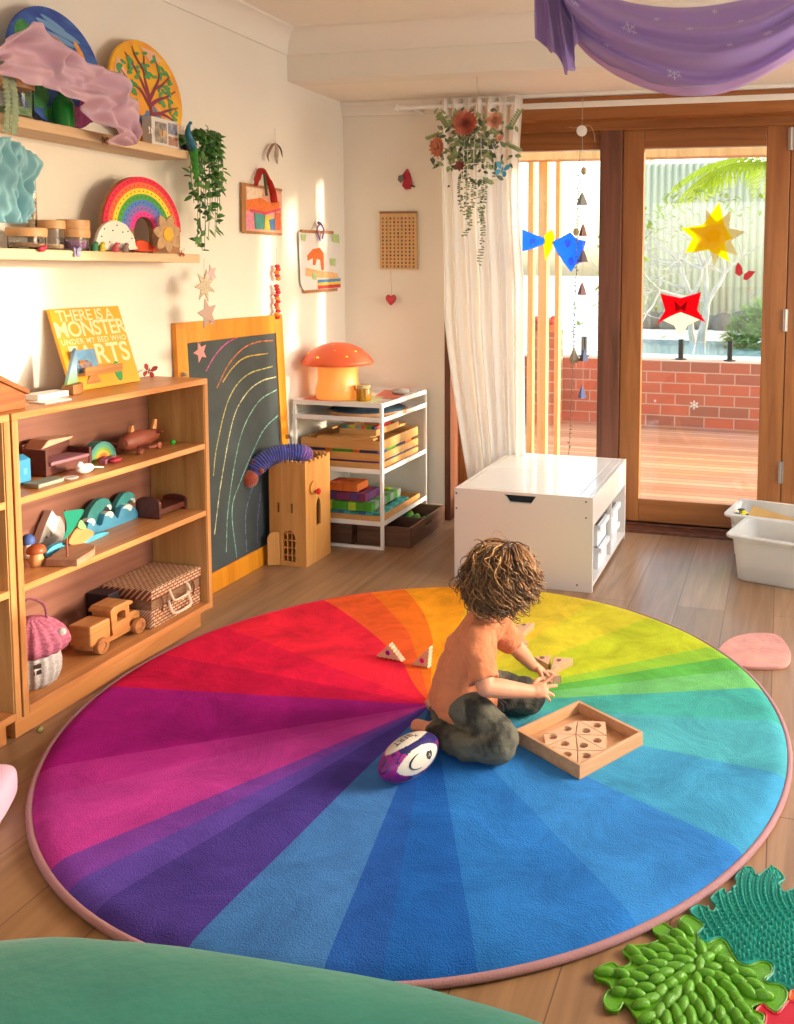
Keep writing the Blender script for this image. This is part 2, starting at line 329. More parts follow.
ch_lines = [('c05a94', 'pink', 3.2, [(122, 245), (150, 195), (190, 150), (240, 122)]), ('c2703c', 'orange', 3, [(160, 300), (200, 220), (250, 165), (300, 143), (352, 138)]),
 ('c9a548', 'yellow', 3, [(180, 280), (215, 230), (260, 195), (335, 182)]), ('b9b26a', 'pale yellow', 3, [(148, 600), (160, 500), (200, 340), (260, 258), (350, 226)]),
 ('c6c79a', 'cream', 3, [(152, 800), (175, 620), (215, 410), (260, 320), (310, 278), (362, 262)]), ('86b7a4', 'pale green', 2.6, [(192, 860), (200, 700), (240, 470), (300, 350), (366, 305)]),
 ('7fbcae', 'mint', 2.6, [(228, 880), (212, 720), (240, 620), (300, 480), (330, 430), (368, 395)]), ('7688a8', 'blue', 2.2, [(262, 860), (258, 740), (275, 660), (300, 600)]), ('8a74b0', 'violet', 2, [(298, 830), (300, 740), (310, 660)])]
for i, (c, nm, wd, pts) in enumerate(ch_lines):
    P = smoothc([chalk(*cpt(*p)) for p in pts])
    mb = MB(); vs = []; fs = []
    for j, p in enumerate(P):
        t = (P[min(j+1, len(P)-1)]-P[max(j-1, 0)]).normalized(); s = V((0, -t.z, t.y))*(wd*.0009)*(.8+.5*rnd.random()); vs += [V((p.x, *(p+s).yz)), V((p.x, *(p-s).yz))]
    fs = [(2*j, 2*j+1, 2*j+3, 2*j+2) for j in range(len(P)-1)]
    mb.add(vs, fs).build('chalk_line', mat('chalk_'+nm.replace(' ', '_'), c, .9, var=.6, vs=90), cb)['label'] = nm+' chalk arc'
MT = mat('latch_metal', 'a99f8f', .3, 1)
for y, z, fy in ((.02, .93, 1), (BW-.02, .55, 1), (BW-.02, .06, 1)):
    q = MB().cyl((0, y, z), (.012, y, z), .010, n=12).ball((.016, y, z), .007, 10, 6).cbox((.003, y+.016*fy, z), (.004, .022, .012)).build('wing_nut', MT, cb, smooth=True)
# ================= castle tower
CAST = wood('castle_ply', 'd9a05e', 'c2853f', 'z', .9, .45)
cs = thing('toy_castle_tower', (-2.245, 3.565, 0), 'wooden toy castle tower with arched gate standing before the chalkboard', 'toy castle')
CWx, CWy, CH = .185, .225, .475
def crenel(L, n, h):       # top edge points from (0,h) to (L,h)
    pts = []; k = 2*n-1
    for i in range(k):
        z = h+.012 if i % 2 == 0 else h
        pts += [(L*i/k, z), (L*(i+1)/k, z)]
    return pts
def hole_wall(L, h, holes, t, name, mt, n):
    # wall with see-through openings, built as a plate cut by boolean-free polygons: bridge each hole to the outline
    outline = [(0, 0), (L, 0)]+crenel(L, n, h)[::-1]
    bm = bmesh.new()
    from mathutils.geometry import tessellate_polygon
    loops = [outline]+holes
    tris = tessellate_polygon([[V((x, y, 0)) for x, y in lp] for lp in loops]); pts = [p for lp in loops for p in lp]; k = len(pts)
    vs = [(x, y, 0) for x, y in pts]+[(x, y, t) for x, y in pts]; fs = [tuple(r) for r in tris]+[tuple(i+k for i in r[::-1]) for r in tris]; o = 0
    for lp in loops:
        m = len(lp); fs += [(o+i, o+(i+1) % m, k+o+(i+1) % m, k+o+i) for i in range(m)]; o += m
    return MB().add(vs, fs, mt)
def archp(x0, x1, z0, z1, pointed=False):
    r = (x1-x0)/2; c = (x0+x1)/2
    if pointed: return [(x0, z0), (x1, z0), (x1, z1-r*2.0), (x1-r*.25, z1-r*1.0), (c, z1), (x0+r*.25, z1-r*1.0), (x0, z1-r*2.0)]
    return [(x0, z0), (x1, z0)]+arc(c, z1-r, r, 0, PI, 10)
slots = [[(.04, .245), (.052, .245), (.052, .29), (.04, .29)], [(.108, .245), (.12, .245), (.12, .29), (.108, .29)]]
fm = Matrix(((1, 0, 0, 0), (0, 0, 1, 0), (0, 1, 0, 0), (0, 0, 0, 1)))     # (x,z) plate facing -y
hole_wall(CWx, CH, [archp(.062, .13, .02, .165)]+slots, .01, 'w', fm, 9).build('front_wall', CAST, cs)
sm_ = Matrix(((0, 0, 1, CWx-.01), (1, 0, 0, 0), (0, 1, 0, 0), (0, 0, 0, 1)))
hole_wall(CWy-.0204, CH, [archp(.085, .125, .17, .30, True)], .01, 'w', sm_ @ T(.0102, 0, 0), 6).build('side_wall', CAST, cs)
hole_wall(CWy-.0204, CH, [], .01, 'w', Matrix(((0, 0, 1, 0), (1, 0, 0, .0102), (0, 1, 0, 0), (0, 0, 0, 1))), 6).build('side_wall', CAST, cs)
hole_wall(CWx, CH, [], .01, 'w', Matrix(((1, 0, 0, 0), (0, 0, 1, CWy-.01), (0, 1, 0, 0), (0, 0, 0, 1))), 9).build('rear_wall', CAST, cs)
MB().box((.01, .01, .40), (CWx-.01, CWy-.01, .41)).build('upper_floor', CAST, cs); MB().box((.01, .01, 0), (CWx-.01, CWy-.01, .01)).build('floor_panel', CAST, cs)
g = MB()
for x in (.062, .084, .107, .128): g.cbox((x, .014, .09), (.007, .006, .14))
for z in (.045, .08, .115, .148): g.cbox((.096, .017, z), (.07, .006, .007))
g.build('portcullis', CAST, cs)
MB(T(.052, -.004, 0) @ Rz(math.radians(205))).prism([(0, .005), (.052, .005)]+arc(.018, .125, .034, 0, PI*.62, 8)+[(0, .15)], .008, fm).build('gate_door', CAST, cs)
MB(frame((CWx, .062, .355), (1, 0, 0))).lathe([(.031, 0), (.031, .01)], 24).build('dial', CAST, cs, bevel=.002)
MB(frame((CWx+.01, .066, .338), (1, 0, 0))).lathe([(.004, 0), (.004, .01), (.012, .012), (.015, .018), (.012, .025), (0, .028)], 16).build('red_knob', mat('red_gloss', 'c8241c', .3), cs, smooth=True)['label'] = 'red knob'
# ================= knitted caterpillar
def knit(name, c1, c2, sc=220, zs=None):
    m = mat(name, c1, .95, col2=c2, vs=30, bump=1.0, bs=sc, sheen=.4); return m
KB, KP, KO, KR = knit('knit_blue', '4b58c4', '3a3c9c'), knit('knit_lilac', '9a6ac8', '7c54b0'), knit('knit_rust', 'b84a24', '963418'), knit('knit_rust_dark', 'a03a20', '7a2a18')
def cw(px, py, y): return ony(px, py, y)
P = smoothc([cw(254, 474, 3.50), cw(260, 464, 3.52), cw(272, 456, 3.56), cw(286, 453, 3.60), cw(300, 453, 3.64), cw(310, 459, 3.68)], 14)
cat_o = thing('knitted_caterpillar', P[0], 'knitted blue caterpillar with rust red head lying over the castle top', 'soft toy')
O = T(*(-P[0])); k = len(P)
R = [.043*min(1, (.35+3*i/k) if i/k < .2 else 1)*min(1, (k-i)/k*5+.5)*(1+.10*math.sin(i*1.5)) for i in range(k)]
P2 = smoothc(P, 3); R2 = [.040*min(1, .55+4*i/len(P2), .45+5*(1-i/len(P2)))*(1+.09*math.sin(i*.85)) for i in range(len(P2))]
c0 = int(len(P2)*.8)
MB(O).tube(P2[:c0+1], R2[:c0+1], 18).build('body', KB, cat_o, smooth=True, angle=80); MB(O).tube(P2[c0:], R2[c0:], 18).build('tail', KP, cat_o, smooth=True, angle=80)['label'] = 'lilac tail'
MB(O).ball(cw(249, 479, 3.47), .040, 22, 16).build('head', KO, cat_o, smooth=True, angle=80)['label'] = 'rust red head'
MB(O).ball(cw(261, 471, 3.45), .013, 12, 8).build('ear', KR, cat_o, smooth=True, angle=80); MB(O).ball(cw(254, 462, 3.50), (.02, .02, .016), 12, 8).build('collar', KR, cat_o, smooth=True, angle=80)
# ================= white rack
RX0, RX1, RY0, RY1, RH = -2.308, -1.832, 3.885, 4.44, .715
rk = thing('wire_rack', (RX0, RY0, 0), 'white metal shelf rack in the corner beside the toy castle', 'shelf rack'); W_, D_ = RX1-RX0, RY1-RY0; t = .016
for x in (0, W_-t):
    for y in (0, D_-t): MB().box((x, y, 0), (x+t, y+t, RH)).build('post', METW, rk, bevel=.002, seg=1)
MB().box((t, 0, .0), (W_-t, t, .014)).build('foot_rail', METW, rk, bevel=.002, seg=1); MB().box((t, D_-t, .0), (W_-t, D_, .014)).build('foot_rail', METW, rk, bevel=.002, seg=1)
RS = [RH, .645, .395, .14]
for z in RS:
    MB().box((0 if z == RH else .002, .002, z-.02), (W_-.002, D_-.002, z-.016)).box((t, 0, z-.022), (W_-t, .004, z)).box((t, D_-.004, z-.022), (W_-t, D_, z)).box((0, t, z-.022), (.004, D_-t, z)).box((W_-.004, t, z-.022), (W_, D_-t, z)).build('shelf_tray', METW, rk)
# mushroom lamp
lm = onz(336, 399, RH-.014); lm.x = -2.155; lm.y = 4.06; zt = RH-.008
lp = thing('mushroom_lamp', (lm.x, lm.y, zt), 'glowing orange mushroom lamp on top of the white rack', 'lamp')
def glow(name, col, em, s): return mat(name, col, .35, emit=em, es=s, sss=.2)
MB().lathe([(.0, 0), (.104, 0), (.110, .01), (.108, .05), (.100, .09), (.098, .13), (.104, .16), (.114, .175), (.0, .178)], 40).build('stem', glow('lamp_stem', 'efa65c', 'ff9a38', .30), lp, smooth=True)
capf = lambda a, z: 1+.015*math.sin(a*5)+.01*math.sin(a*9+1)
MB().lathe([(.0, .168), (.10, .170), (.150, .178), (.168, .170), (.176, .178), (.173, .19), (.152, .215), (.12, .245), (.075, .268), (.035, .277), (0, .279)], 48, rib=capf).build('cap', glow('lamp_cap', 'dc6440', 'ff5c20', .10), lp, smooth=True, angle=70)['label'] = 'red orange cap'
dots = MB()
for a, r in ((-2.2, .10), (-1.75, .155), (-1.2, .11), (-.8, .15), (-1.5, .05), (-.3, .12), (-2.7, .14), (.4, .08)):
    z = .279-(r/.186)**2*.085-.004; dots.ball((r*math.cos(a), r*math.sin(a), z), (.007, .007, .005), 10, 6)
dots.build('cap_dots', glow('lamp_dot', 'f5c84a', 'ffc040', .6), lp, smooth=True)
# papers on the rack top
PZ = RH-.0145
def sheet(name, pts, z, m, label, cat, th=.0006, grp=None):
    P = [onz(x, y, z) for x, y in pts]; c = sum(P, V())/len(P)
    o = MB(T(*(-c))).add([p for p in P]+[p+V((0, 0, th)) for p in P], [tuple(range(len(P)))[::-1], tuple(range(len(P), 2*len(P)))]+[(i, (i+1) % len(P), len(P)+(i+1) % len(P), len(P)+i) for i in range(len(P))]).build(name, m)
    o.location = c; return tag(o, label, cat, grp)
zz = RH-.0145
sheet('paper_sheet', [(294, 401), (306, 392), (345, 388), (352, 401)], zz, mat('paper_pink', 'e2998a', .8), 'pink paper sheet under the mushroom lamp', 'paper')
sheet('paper_sheet', [(336, 402), (354, 395), (384, 397), (374, 404)], zz+.0015, mat('paper_green', 'd5dfae', .8), 'pale green paper sheet at front edge of rack top', 'paper')
sheet('paper_sheet', [(372, 398), (386, 389), (412, 390), (398, 399)], zz+.001, mat('paper_coral', 'd9826c', .8), 'coral paper sheet on the right of the rack top', 'paper')
p = onz(363, 398, PZ); p = V((-2.0, 4.03, RH-.012))
jr = thing('honey_jar', p, 'small amber glass jar beside the mushroom lamp', 'jar')
MB().lathe([(0, 0), (.032, 0), (.036, .004), (.036, .055), (.033, .062), (0, .062)], 28).build('jar_body', mat('amber_fill', 'c58a10', .2, trans=.25, ior=1.4, col2='a87408', vs=20), jr, smooth=True)
MB().lathe([(0, .062), (.034, .062), (.034, .078), (.031, .08), (0, .08)], 28).build('glass_lid', mat('pale_glass', 'dccf9c', .15, trans=.3), jr, smooth=True)
MB().tube([(-.036, 0, .05), (-.046, 0, .052), (-.05, 0, .062), (-.044, 0, .07)], .004, 8).build('handle', mat('amber_fill', 'c58a10'), jr, smooth=True)
o = MB(T(0, 0, .016)).ball((0, 0, 0), (.05, .036, .016), 24, 12).build('stone', mat('grey_stone', 'a9a49e', .6, var=.15, vs=25), smooth=True); o.location = (-1.925, 4.3, RH-.014); o.rotation_euler = (0, 0, .1); tag(o, 'smooth grey stone lying on the rack top', 'stone')
# round board with blue cloth on second shelf
rb = thing('round_tray', (-2.03, 4.14, RS[1]-.014), 'round wooden tray with dark blue felt below the rack top', 'tray')
MB().lathe([(0, 0), (.20, 0), (.20, .018), (.19, .018), (.19, .008), (0, .008)], 40).build('tray_base', BEECH, rb)
MB().lathe([(0, .0085), (.184, .0085), (.184, .024), (.15, .03), (0, .032)], 30, rib=lambda a, z: 1+.015*math.sin(7*a)).build('felt', mat('navy_felt', '3d5568', .95, var=.4, vs=20, bump=.6), rb, smooth=True)['label'] = 'dark blue felt'
# wooden block trays
COLS = dict(teal='2f8f86', green='4c9a2c', lime='a8c832', yellow='d8c030', orange='e0702a', red='c02a28', crimson='c22048', plum='7a3058', purple='5c3a78', navy='2c3a62', blue='3a6ea8', grey='9aa49a', pink='c47a8c', aqua='4aa6a8', emerald='1e9a58', lilac='9a7aa8')
def bm_(c): return mat('stained_'+c, COLS[c], .55, var=.12, vs=30)
def tray(loc, sx, sy, h, label, rim=.01):
    e = thing('wooden_tray', loc, label, 'tray')
    MB().box((0, 0, 0), (sx, sy, .006)).build('tray_bottom', PINE, e)
    MB().box((0, 0, .006), (sx, rim, h)).box((0, sy-rim, .006), (sx, sy, h)).box((0, rim, .006), (rim, sy-rim, h)).box((sx-rim, rim, .006), (sx, sy-rim, h)).build('tray_rim', PINE, e, bevel=.0015, seg=1)
    return e
def block(x0, y0, z0, sx, sy, sz, c, label, grp):
    o = MB().box((-sx/2, -sy/2, 0), (sx/2, sy/2, sz)).build('wooden_block', bm_(c), bevel=.0015, seg=1); o.location = (x0+sx/2, y0+sy/2, z0); return tag(o, label, 'block', grp)
s3 = RS[2]-.0155; s4 = RS[3]-.0155; bx = -2.215; by = 3.905
def row(x0, y0, z0, items, h, dep, where, axis='x'):
    q = 0
    for c, w in items:
        if axis == 'x': block(x0+q, y0, z0, w-.001, dep, h, c, '%s wooden block %s' % (c, where), '%s blocks %s' % (c, where))
        else: block(x0, y0+q, z0, dep, w-.001, h, c, '%s wooden block %s' % (c, where), '%s blocks %s' % (c, where))
        q += w
TX0 = -2.285; TX1 = -1.86; TD = .46
tray((TX0, 3.92, s3), TX1-TX0, TD, .036, 'lowest wooden tray in the stack on the third rack shelf')
row(TX0+.012, 3.933, s3+.0065, [('purple', .17), ('plum', .05), ('purple', .18)], .04, .02, 'showing above the lowest tray')
row(TX1-.034, 3.956, s3+.0065, [('navy', .14), ('blue', .13), ('navy', .14)], .04, .02, 'at the right side of the lowest tray', 'y')
row(TX0+.012, 4.345, s3+.0065, [('navy', .16), ('blue', .16)], .04, .02, 'at the rear of the lowest tray')
z = s3+.047
tray((TX0, 3.92, z), TX1-TX0, TD, .036, 'middle wooden tray in the stack on the third rack shelf')
row(TX0+.012, 3.933, z+.0065, [('navy', .11), ('orange', .035), ('green', .115), ('orange', .035), ('navy', .1)], .045, .02, 'showing above the middle tray')
row(TX1-.034, 3.956, z+.0065, [('blue', .07), ('green', .11), ('navy', .11), ('orange', .08)], .045, .02, 'at the right side of the middle tray', 'y')
row(TX0+.012, 4.345, z+.0065, [('navy', .16), ('green', .16)], .045, .02, 'at the rear of the middle tray')
z2 = z+.052
tray((TX0, 3.92, z2), TX1-TX0, TD, .045, 'large wooden tray on top of the big tray stack')
q = MB().box((0, 0, 0), (.30, .05, .012)).build('wooden_board', PINE, bevel=.001); q.location = (TX0+.09, 3.95, z2+.046); q.location.z = z2+.0455; q.location.y = 3.915; tag(q, 'long wooden board lying across the large tray front', 'board')
z3 = z2+.058
q = MB().box((0, 0, 0), (.19, .44, .012)).build('wooden_board', PINE, bevel=.001); q.location = (-2.13, 3.975, z2+.0455); tag(q, 'wide wooden board between the large tray and the small tray', 'board')
tray((-2.12, 4.0, z3), .20, .27, .028, 'small wooden tray topping the stack on the third shelf')
row(-2.11, 4.011, z3+.0065, [('teal', .026), ('grey', .012), ('yellow', .03), ('grey', .035), ('orange', .028), ('green', .028), ('navy', .02)], .034, .02, 'in the small top tray')
row(-1.955, 4.04, z3+.0065, [('red', .06), ('crimson', .05), ('red', .05)], .034, .022, 'along the right of the small top tray', 'y')
# lower shelf: tray with stepped block pyramid
tray((TX0, 3.915, s4), TX1-TX0, .49, .032, 'wooden tray under the colourful block pyramid on the lowest shelf')
zb_ = s4+.0065
def layer(x0, y0, nx, ny, s, z0, cols, where, hh=None):
    for i in range(nx):
        for j in range(ny):
            if 0 < i < nx-1 and 0 < j < ny-1: continue
            c = cols[(i*2+j*3+((i*j) % 2)) % len(cols)]
            block(x0+i*s, y0+j*s, z0, s-.0015, s-.0015, hh or s-.002, c, '%s wooden cube in the %s' % (c, where), '%s cubes in the %s' % (c, where))
layer(-2.255, 3.93, 10, 9, .0385, zb_, ['teal', 'aqua', 'blue', 'grey', 'aqua', 'navy'], 'bottom layer of the pyramid')
layer(-2.215, 3.935, 7, 8, .043, zb_+.039, ['green', 'emerald', 'lime', 'grey', 'green', 'yellow'], 'green layer of the pyramid')
layer(-2.2, 3.95, 6, 4, .041, zb_+.083, ['plum', 'crimson', 'purple', 'pink', 'plum', 'red'], 'purple layer of the pyramid')
layer(-2.17, 3.965, 4, 3, .041, zb_+.125, ['orange', 'red', 'orange', 'crimson'], 'orange top layer of the pyramid')
# crates under the rack
CRW = wood('weathered_crate', '8c6448', '5c3a28', 'y', .8, .6); CRX = wood('weathered_crate_x', '7d5640', '4e3224', 'x', .8, .6)
def crate(loc, sx, sy, h, label, hole=True):
    e = thing('wooden_crate', loc, label, 'crate'); t = .012
    MB().box((0, 0, 0), (sx, sy, .008)).build('base', CRX, e)
    MB().box((0, 0, .008), (sx, t, h)).build('front_board', CRX, e, bevel=.001, seg=1); MB().box((0, sy-t, .008), (sx, sy, h)).build('back_board', CRX, e, bevel=.001, seg=1)
    m1 = Matrix(((0, 0, 1, sx-t), (1, 0, 0, 0), (0, 1, 0, 0), (0, 0, 0, 1)))
    cx_, cz = sy*.5, h*.62; hole_ = [(cx_+a, cz+b) for a, b in [(-.035, -.01), (.035, -.01), (.043, 0), (.035, .01), (-.035, .01), (-.043, 0)]]
    from mathutils.geometry import tessellate_polygon
    lp = [[(t, .008), (sy-t, .008), (sy-t, h), (t, h)], hole_]; tr_ = tessellate_polygon([[V((x, y, 0)) for x, y in l] for l in lp]); pts = lp[0]+lp[1]; kk = len(pts)
    vs = [(x, y, 0) for x, y in pts]+[(x, y, t) for x, y in pts]; fs = [tuple(r) for r in tr_]+[tuple(i+kk for i in r[::-1]) for r in tr_]; oo = 0
    for l in lp: fs += [(oo+i, oo+(i+1) % len(l), kk+oo+(i+1) % len(l), kk+oo+i) for i in range(len(l))]; oo += len(l)
    MB().add(vs, fs, m1).build('side_board', CRW, e); MB().add(vs, fs, Matrix(((0, 0, 1, 0), (1, 0, 0, 0), (0, 1, 0, 0), (0, 0, 0, 1)))).build('side_board', CRW, e)
    MB().box((t, sy*.5-.004, .008), (sx-t, sy*.5+.004, h-.012)).build('divider', CRX, e)
    return e
crate((-2.29, 3.925, .001), .27, .46, .10, 'dark wooden crate under the rack, left of the crate with green balls')
crate((-2.005, 3.955, .001), .285, .45, .098, 'wooden crate of green balls pulled out from under the rack')
GB = [mat('felt_green', '2e7a2c', .9, var=.3, vs=40), mat('felt_lime', '6f9a3a', .9, var=.3, vs=40), mat('felt_dark_green', '1c4a26', .9, var=.3, vs=40)]
for i in range(26):
    x = -1.96+.055*(i % 4)+rnd.uniform(-.006, .006)+.012; y = 4.21+.04*((i//4) % 4); zz = .029+.034*(i//16)
    if i//16: x += .02; y += .02
    k = i % 3; nm = ('green', 'lime green', 'dark green')[k]
    if y > 4.37: continue
    o = MB().ball((0, 0, 0), .02, 14, 8).build('felt_ball', GB[k], smooth=True); o.location = (x, y, zz); tag(o, nm+' felt ball heaped in the crate under the rack', 'ball', nm+' balls in the crate')
# ================= white activity table
AX0, AX1, AY0, AY1, AH = -1.36, -.745, 3.6, 4.415, .408
at = thing('activity_table', (AX0, AY0, 0), 'white low activity table with hand slot and side cubbies by the door', 'table'); w_, d_ = AX1-AX0, AY1-AY0; t = .018
sl0, sl1, slz = ony(504, 490, AY0).x-AX0, ony(536, 492, AY0).x-AX0, .033
from mathutils.geometry import tessellate_polygon
poly = [(0, 0), (w_, 0), (w_, AH), (sl1, AH), (sl1-.02, AH-slz), (sl0+.02, AH-slz), (sl0, AH), (0, AH)]
poly = [(0, 0), (w_, 0), (w_, AH), (0, AH)]; slot = [(sl0, AH-.012), (sl1, AH-.012), (sl1-.022, AH-.012-slz), (sl0+.022, AH-.012-slz)]
tr_ = tessellate_polygon([[V((x, y, 0)) for x, y in l] for l in (poly, slot)]); pts = poly+slot; kk = len(pts)
vs = [(x, y, 0) for x, y in pts]+[(x, y, t) for x, y in pts]; fs = [tuple(r) for r in tr_]+[tuple(i+kk for i in r[::-1]) for r in tr_]
for o_, l in ((0, poly), (4, slot)): fs += [(o_+i, o_+(i+1) % 4, kk+o_+(i+1) % 4, kk+o_+i) for i in range(4)]
MB().add(vs, fs, fm).build('front_panel', WHITE, at)
MB().box((0, d_-t, 0), (w_, d_, AH)).build('rear_panel', WHITE, at, bevel=.001, seg=1)
MB().box((0, t, AH-.125), (t, d_-t, AH)).box((0, t, 0), (t, d_-t, .03)).box((0, d_/2-.01, .03), (t, d_/2+.01, AH-.125)).build('side_rail', WHITE, at)
MB().box((w_-t, t, AH-.125), (w_, d_-t, AH)).build('side_rail', WHITE, at, bevel=.001, seg=1)
MB().box((t, t, .02), (w_, d_-t, .036)).build('bottom_shelf', WHITE, at, bevel=.001, seg=1)
MB().box((w_/2-.008, t, .036), (w_/2+.008, d_-t, AH-.13)).build('centre_panel', WHITE, at)
MB().box((.0, t, AH-.135), (w_-t, d_-t, AH-.125)).build('deck_panel', WHITE, at)
lidm = mat('white_lid', 'e6e2da', .22, coat=.4)
MB().box((t+.002, t+.002, AH-.012), (w_-.065, d_*.52, AH)).build('lid', lidm, at, bevel=.0015, seg=1)
MB().box((t+.002, d_*.52+.003, AH-.012), (w_-.065, d_-t-.002, AH)).build('lid', lidm, at, bevel=.0015, seg=1)
MB().box((w_-.062, t+.002, AH-.012), (w_-t-.002, d_-t-.002, AH)).build('lid_strip', lidm, at, bevel=.0015, seg=1)
MB().box((w_-t-.0, d_*.52-.01, .036), (w_, d_*.52+.01, AH-.125)).build('divider', WHITE, at)
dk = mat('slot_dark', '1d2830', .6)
MB().box((t, t+.012, AH-.06), (w_-.07, t+.016, AH-.014)).build('slot_shade_panel', dk, at)  # dark panel painting the shade seen through the slot
sc = mat('screw_cap', '4a4038', .5)
for px, py in ((456.5, 493), (456.5, 508), (586, 502), (586, 518), (577, 585)):
    p = ony(px, py, AY0); MB().cyl((p.x-AX0, 0.001, p.z), (p.x-AX0, -.002, p.z), .004, n=12).build('screw_cap', sc, at)
BIN = mat('bin_plastic', 'dfe0e4', .35)
def bin_(y, z, label, dx=0.0):
    e = thing('storage_bin', (AX1-.30+dx, y, z), label, 'storage bin'); a, b, h = .285, .20, .095
    MB().box((.0, 0, 0), (a, b, .004)).box((0, 0, .004), (a, .004, h)).box((0, b-.004, .004), (a, b, h)).box((0, .004, .004), (.004, b-.004, h)).box((a-.004, .004, .004), (a, b-.004, h)).build('bin_body', BIN, e, bevel=.001, seg=1)
    MB().box((a, -.002, h-.014), (a+.014, b+.002, h)).box((a+.010, -.002, h-.024), (a+.014, b+.002, h-.014)).build('bin_lip', BIN, e, bevel=.002)
    MB().box((.01, .01, .004), (a-.01, b-.01, .05)).build('contents', mat('bin_contents', 'c9b48a', .8, var=.3, vs=40), e, bevel=.004)
bin_(AY0+.20, .037, 'lower white storage bin at the near end of the table side'); bin_(AY0+.20, .137, 'upper white storage bin at the near end of the table side', -.004)
bin_(AY0+.44, .037, 'lower white storage bin under the far end of the table', .004); bin_(AY0+.44, .137, 'upper white storage bin under the far end of the table', .006)
# ================= plastic tubs
def tub(x, y, rz, label):
    e = thing('plastic_tub', (x, y, 0), label, 'tub', rz=rz); a, b, h = .42, .31, .21; ti = .03
    def ring(k, z, r=.04):
        out = []
        for cx_, cy_, a0 in ((a-k-r, b-k-r, 0), (k+r, b-k-r, PI/2), (k+r, k+r, PI), (a-k-r, k+r, 1.5*PI)): out += [(cx_+r*math.cos(a0+PI/2*i/6), cy_+r*math.sin(a0+PI/2*i/6), z) for i in range(7)]
        return out
    L = [ring(ti+.004, 0), ring(ti, .004), ring(.012, h-.03), ring(.01, h-.028), ring(.009, h-.006), ring(-.010, h-.006), ring(-.012, h-.014), ring(-.014, h-.004), ring(-.01, h), ring(.012, h), ring(.014, h-.03), ring(ti+.004, .012)]
    vs = [p for l in L for p in l]; n_ = len(L[0]); fs = [(i*n_+j, i*n_+(j+1) % n_, (i+1)*n_+(j+1) % n_, (i+1)*n_+j) for i in range(len(L)-1) for j in range(n_)]+[tuple(range(n_))[::-1], tuple((len(L)-1)*n_+j for j in range(n_))]
    MB().add(vs, fs).build('tub_body', mat('translucent_plastic', 'e6e2da', .3, translucent=.35), e, smooth=True, angle=35)
    return e, ring
tb, ring = tub(-.205, 3.915, -.245, 'white plastic tub of sand, nearest of the two by the door')
SAND = mat('kinetic_sand', 'cdb896', .95, var=.2, vs=30, bump=.6, bs=120)
def sandf(u, v):
    x = .04+u*.34; y = .04+v*.23; return V((x, y, .075+.012*noise.noise(V((x*14, y*14, 1)))+.006*noise.noise(V((x*40, y*40, 3)))))
sd = MB(); sd.grid(sandf, 40, 28); sd.box((.045, .045, .013), (.375, .265, .06)); o = sd.build('sand', SAND, None, smooth=True); o.location = tb.location; o.rotation_euler = tb.rotation_euler; tag(o, 'pale beige sand filling the nearest tub', 'sand', kind='stuff')
tb2, _ = tub(-.235, 4.255, -.2, 'white plastic tub holding cardboard, behind the tub of sand')
bpy.context.view_layer.update()
o = MB().prism([(0, 0), (.33, -.02), (.25, .17), (.02, .20)], .003).build('cardboard', mat('brown_card', 'c39a5a', .85, var=.08), bevel=.0005, seg=1); o.location = tb2.matrix_world @ V((.05, .05, .115)); o.rotation_euler = (.45, .1, -.2); tag(o, 'triangular sheet of brown cardboard sticking out of the rear tub', 'cardboard')
def toycar(loc, c1, c2, lab):
    e = thing('toy_car', loc, lab, 'toy car', rz=.9)
    MB().box((-.03, -.014, .006), (.03, .014, .02)).box((-.014, -.012, .02), (.014, .012, .034)).build('car_body', c1, e, bevel=.004)
    for x in (-.018, .018): MB().cyl((x, -.017, .008), (x, .017, .008), .009, n=14).build('wheel_pair', BLACK, e, bevel=.001)
    MB().box((-.022, -.012, .034), (.006, .012, .040)).build('load', c2, e, bevel=.001)
toycar(tb2.matrix_world @ V((.05, .12, .17)), mat('toy_yellow', 'c8c010', .4), mat('toy_black', '20242c', .5), 'yellow toy car in the left corner of the rear tub')
toycar(tb2.matrix_world @ V((.045, .05, .165)), mat('toy_blue', '3a72a8', .4), mat('toy_black', '20242c', .5), 'blue toy car in the near left corner of the rear tub')
toycar(tb2.matrix_world @ V((.36, .07, .16)), mat('toy_purple', '6a5a9c', .4), mat('toy_blue', '3a72a8', .4), 'purple toy car at the right of the rear tub beside the cardboard')
# ================= round rug
RC = onz(427, 706, .03); RC = V((-1.0035, 2.4555, 0)); RR = 1.054
def rcoord(px, py): p = onz(px, py, .03); d = p-V((RC.x, RC.y, .03)); return d.length, math.atan2(d.y, d.x)
bounds = [([(117, 687)], 'cc1648'), ([(165, 655)], 'e21c46'), ([(225, 627)], 'ee2840'), ([(322.8, 599.6), (383, 643), (405, 665), (418, 690)], 'f4622e'),
 ([(368.6, 591), (393, 615), (409.6, 634.6), (421, 670)], 'f67a22'), ([(403, 588), (422.6, 611.7), (433, 641), (431, 680)], 'f8a220'), ([(470, 585), (455, 640)], 'f2b828'),
 ([(540, 591)], 'e4c838'), ([(595, 600)], 'd8cc34'), ([(650, 617)], 'bfca2c'), ([(702, 648.5)], '96c63c'), ([(720, 658.5)], '62b84e'), ([(738, 670)], '72c070'), ([(756, 688)], '48aca0'),
 ([(782, 722)], '4ea8b4'), ([(788, 775)], '4296c0'), ([(732, 844)], '3680c8'), ([(638, 921)], '2a72c0'), ([(474, 948)], '1f60b4'), ([(383, 972)], '2458aa'), ([(322, 972)], '4076b8'),
 ([(186, 947)], '4a3a90'), ([(105.6, 901)], '5c46a6'), ([(78, 881)], '7a40a2'), ([(50, 864)], 'bc3c96'), ([(33, 800)], 'b83290'), ([(45, 768)], 'a41a80')]
def bang(pts):
    L = sorted([rcoord(*p) for p in pts]); L = [(min(r/RR, 1), a) for r, a in L]; return L
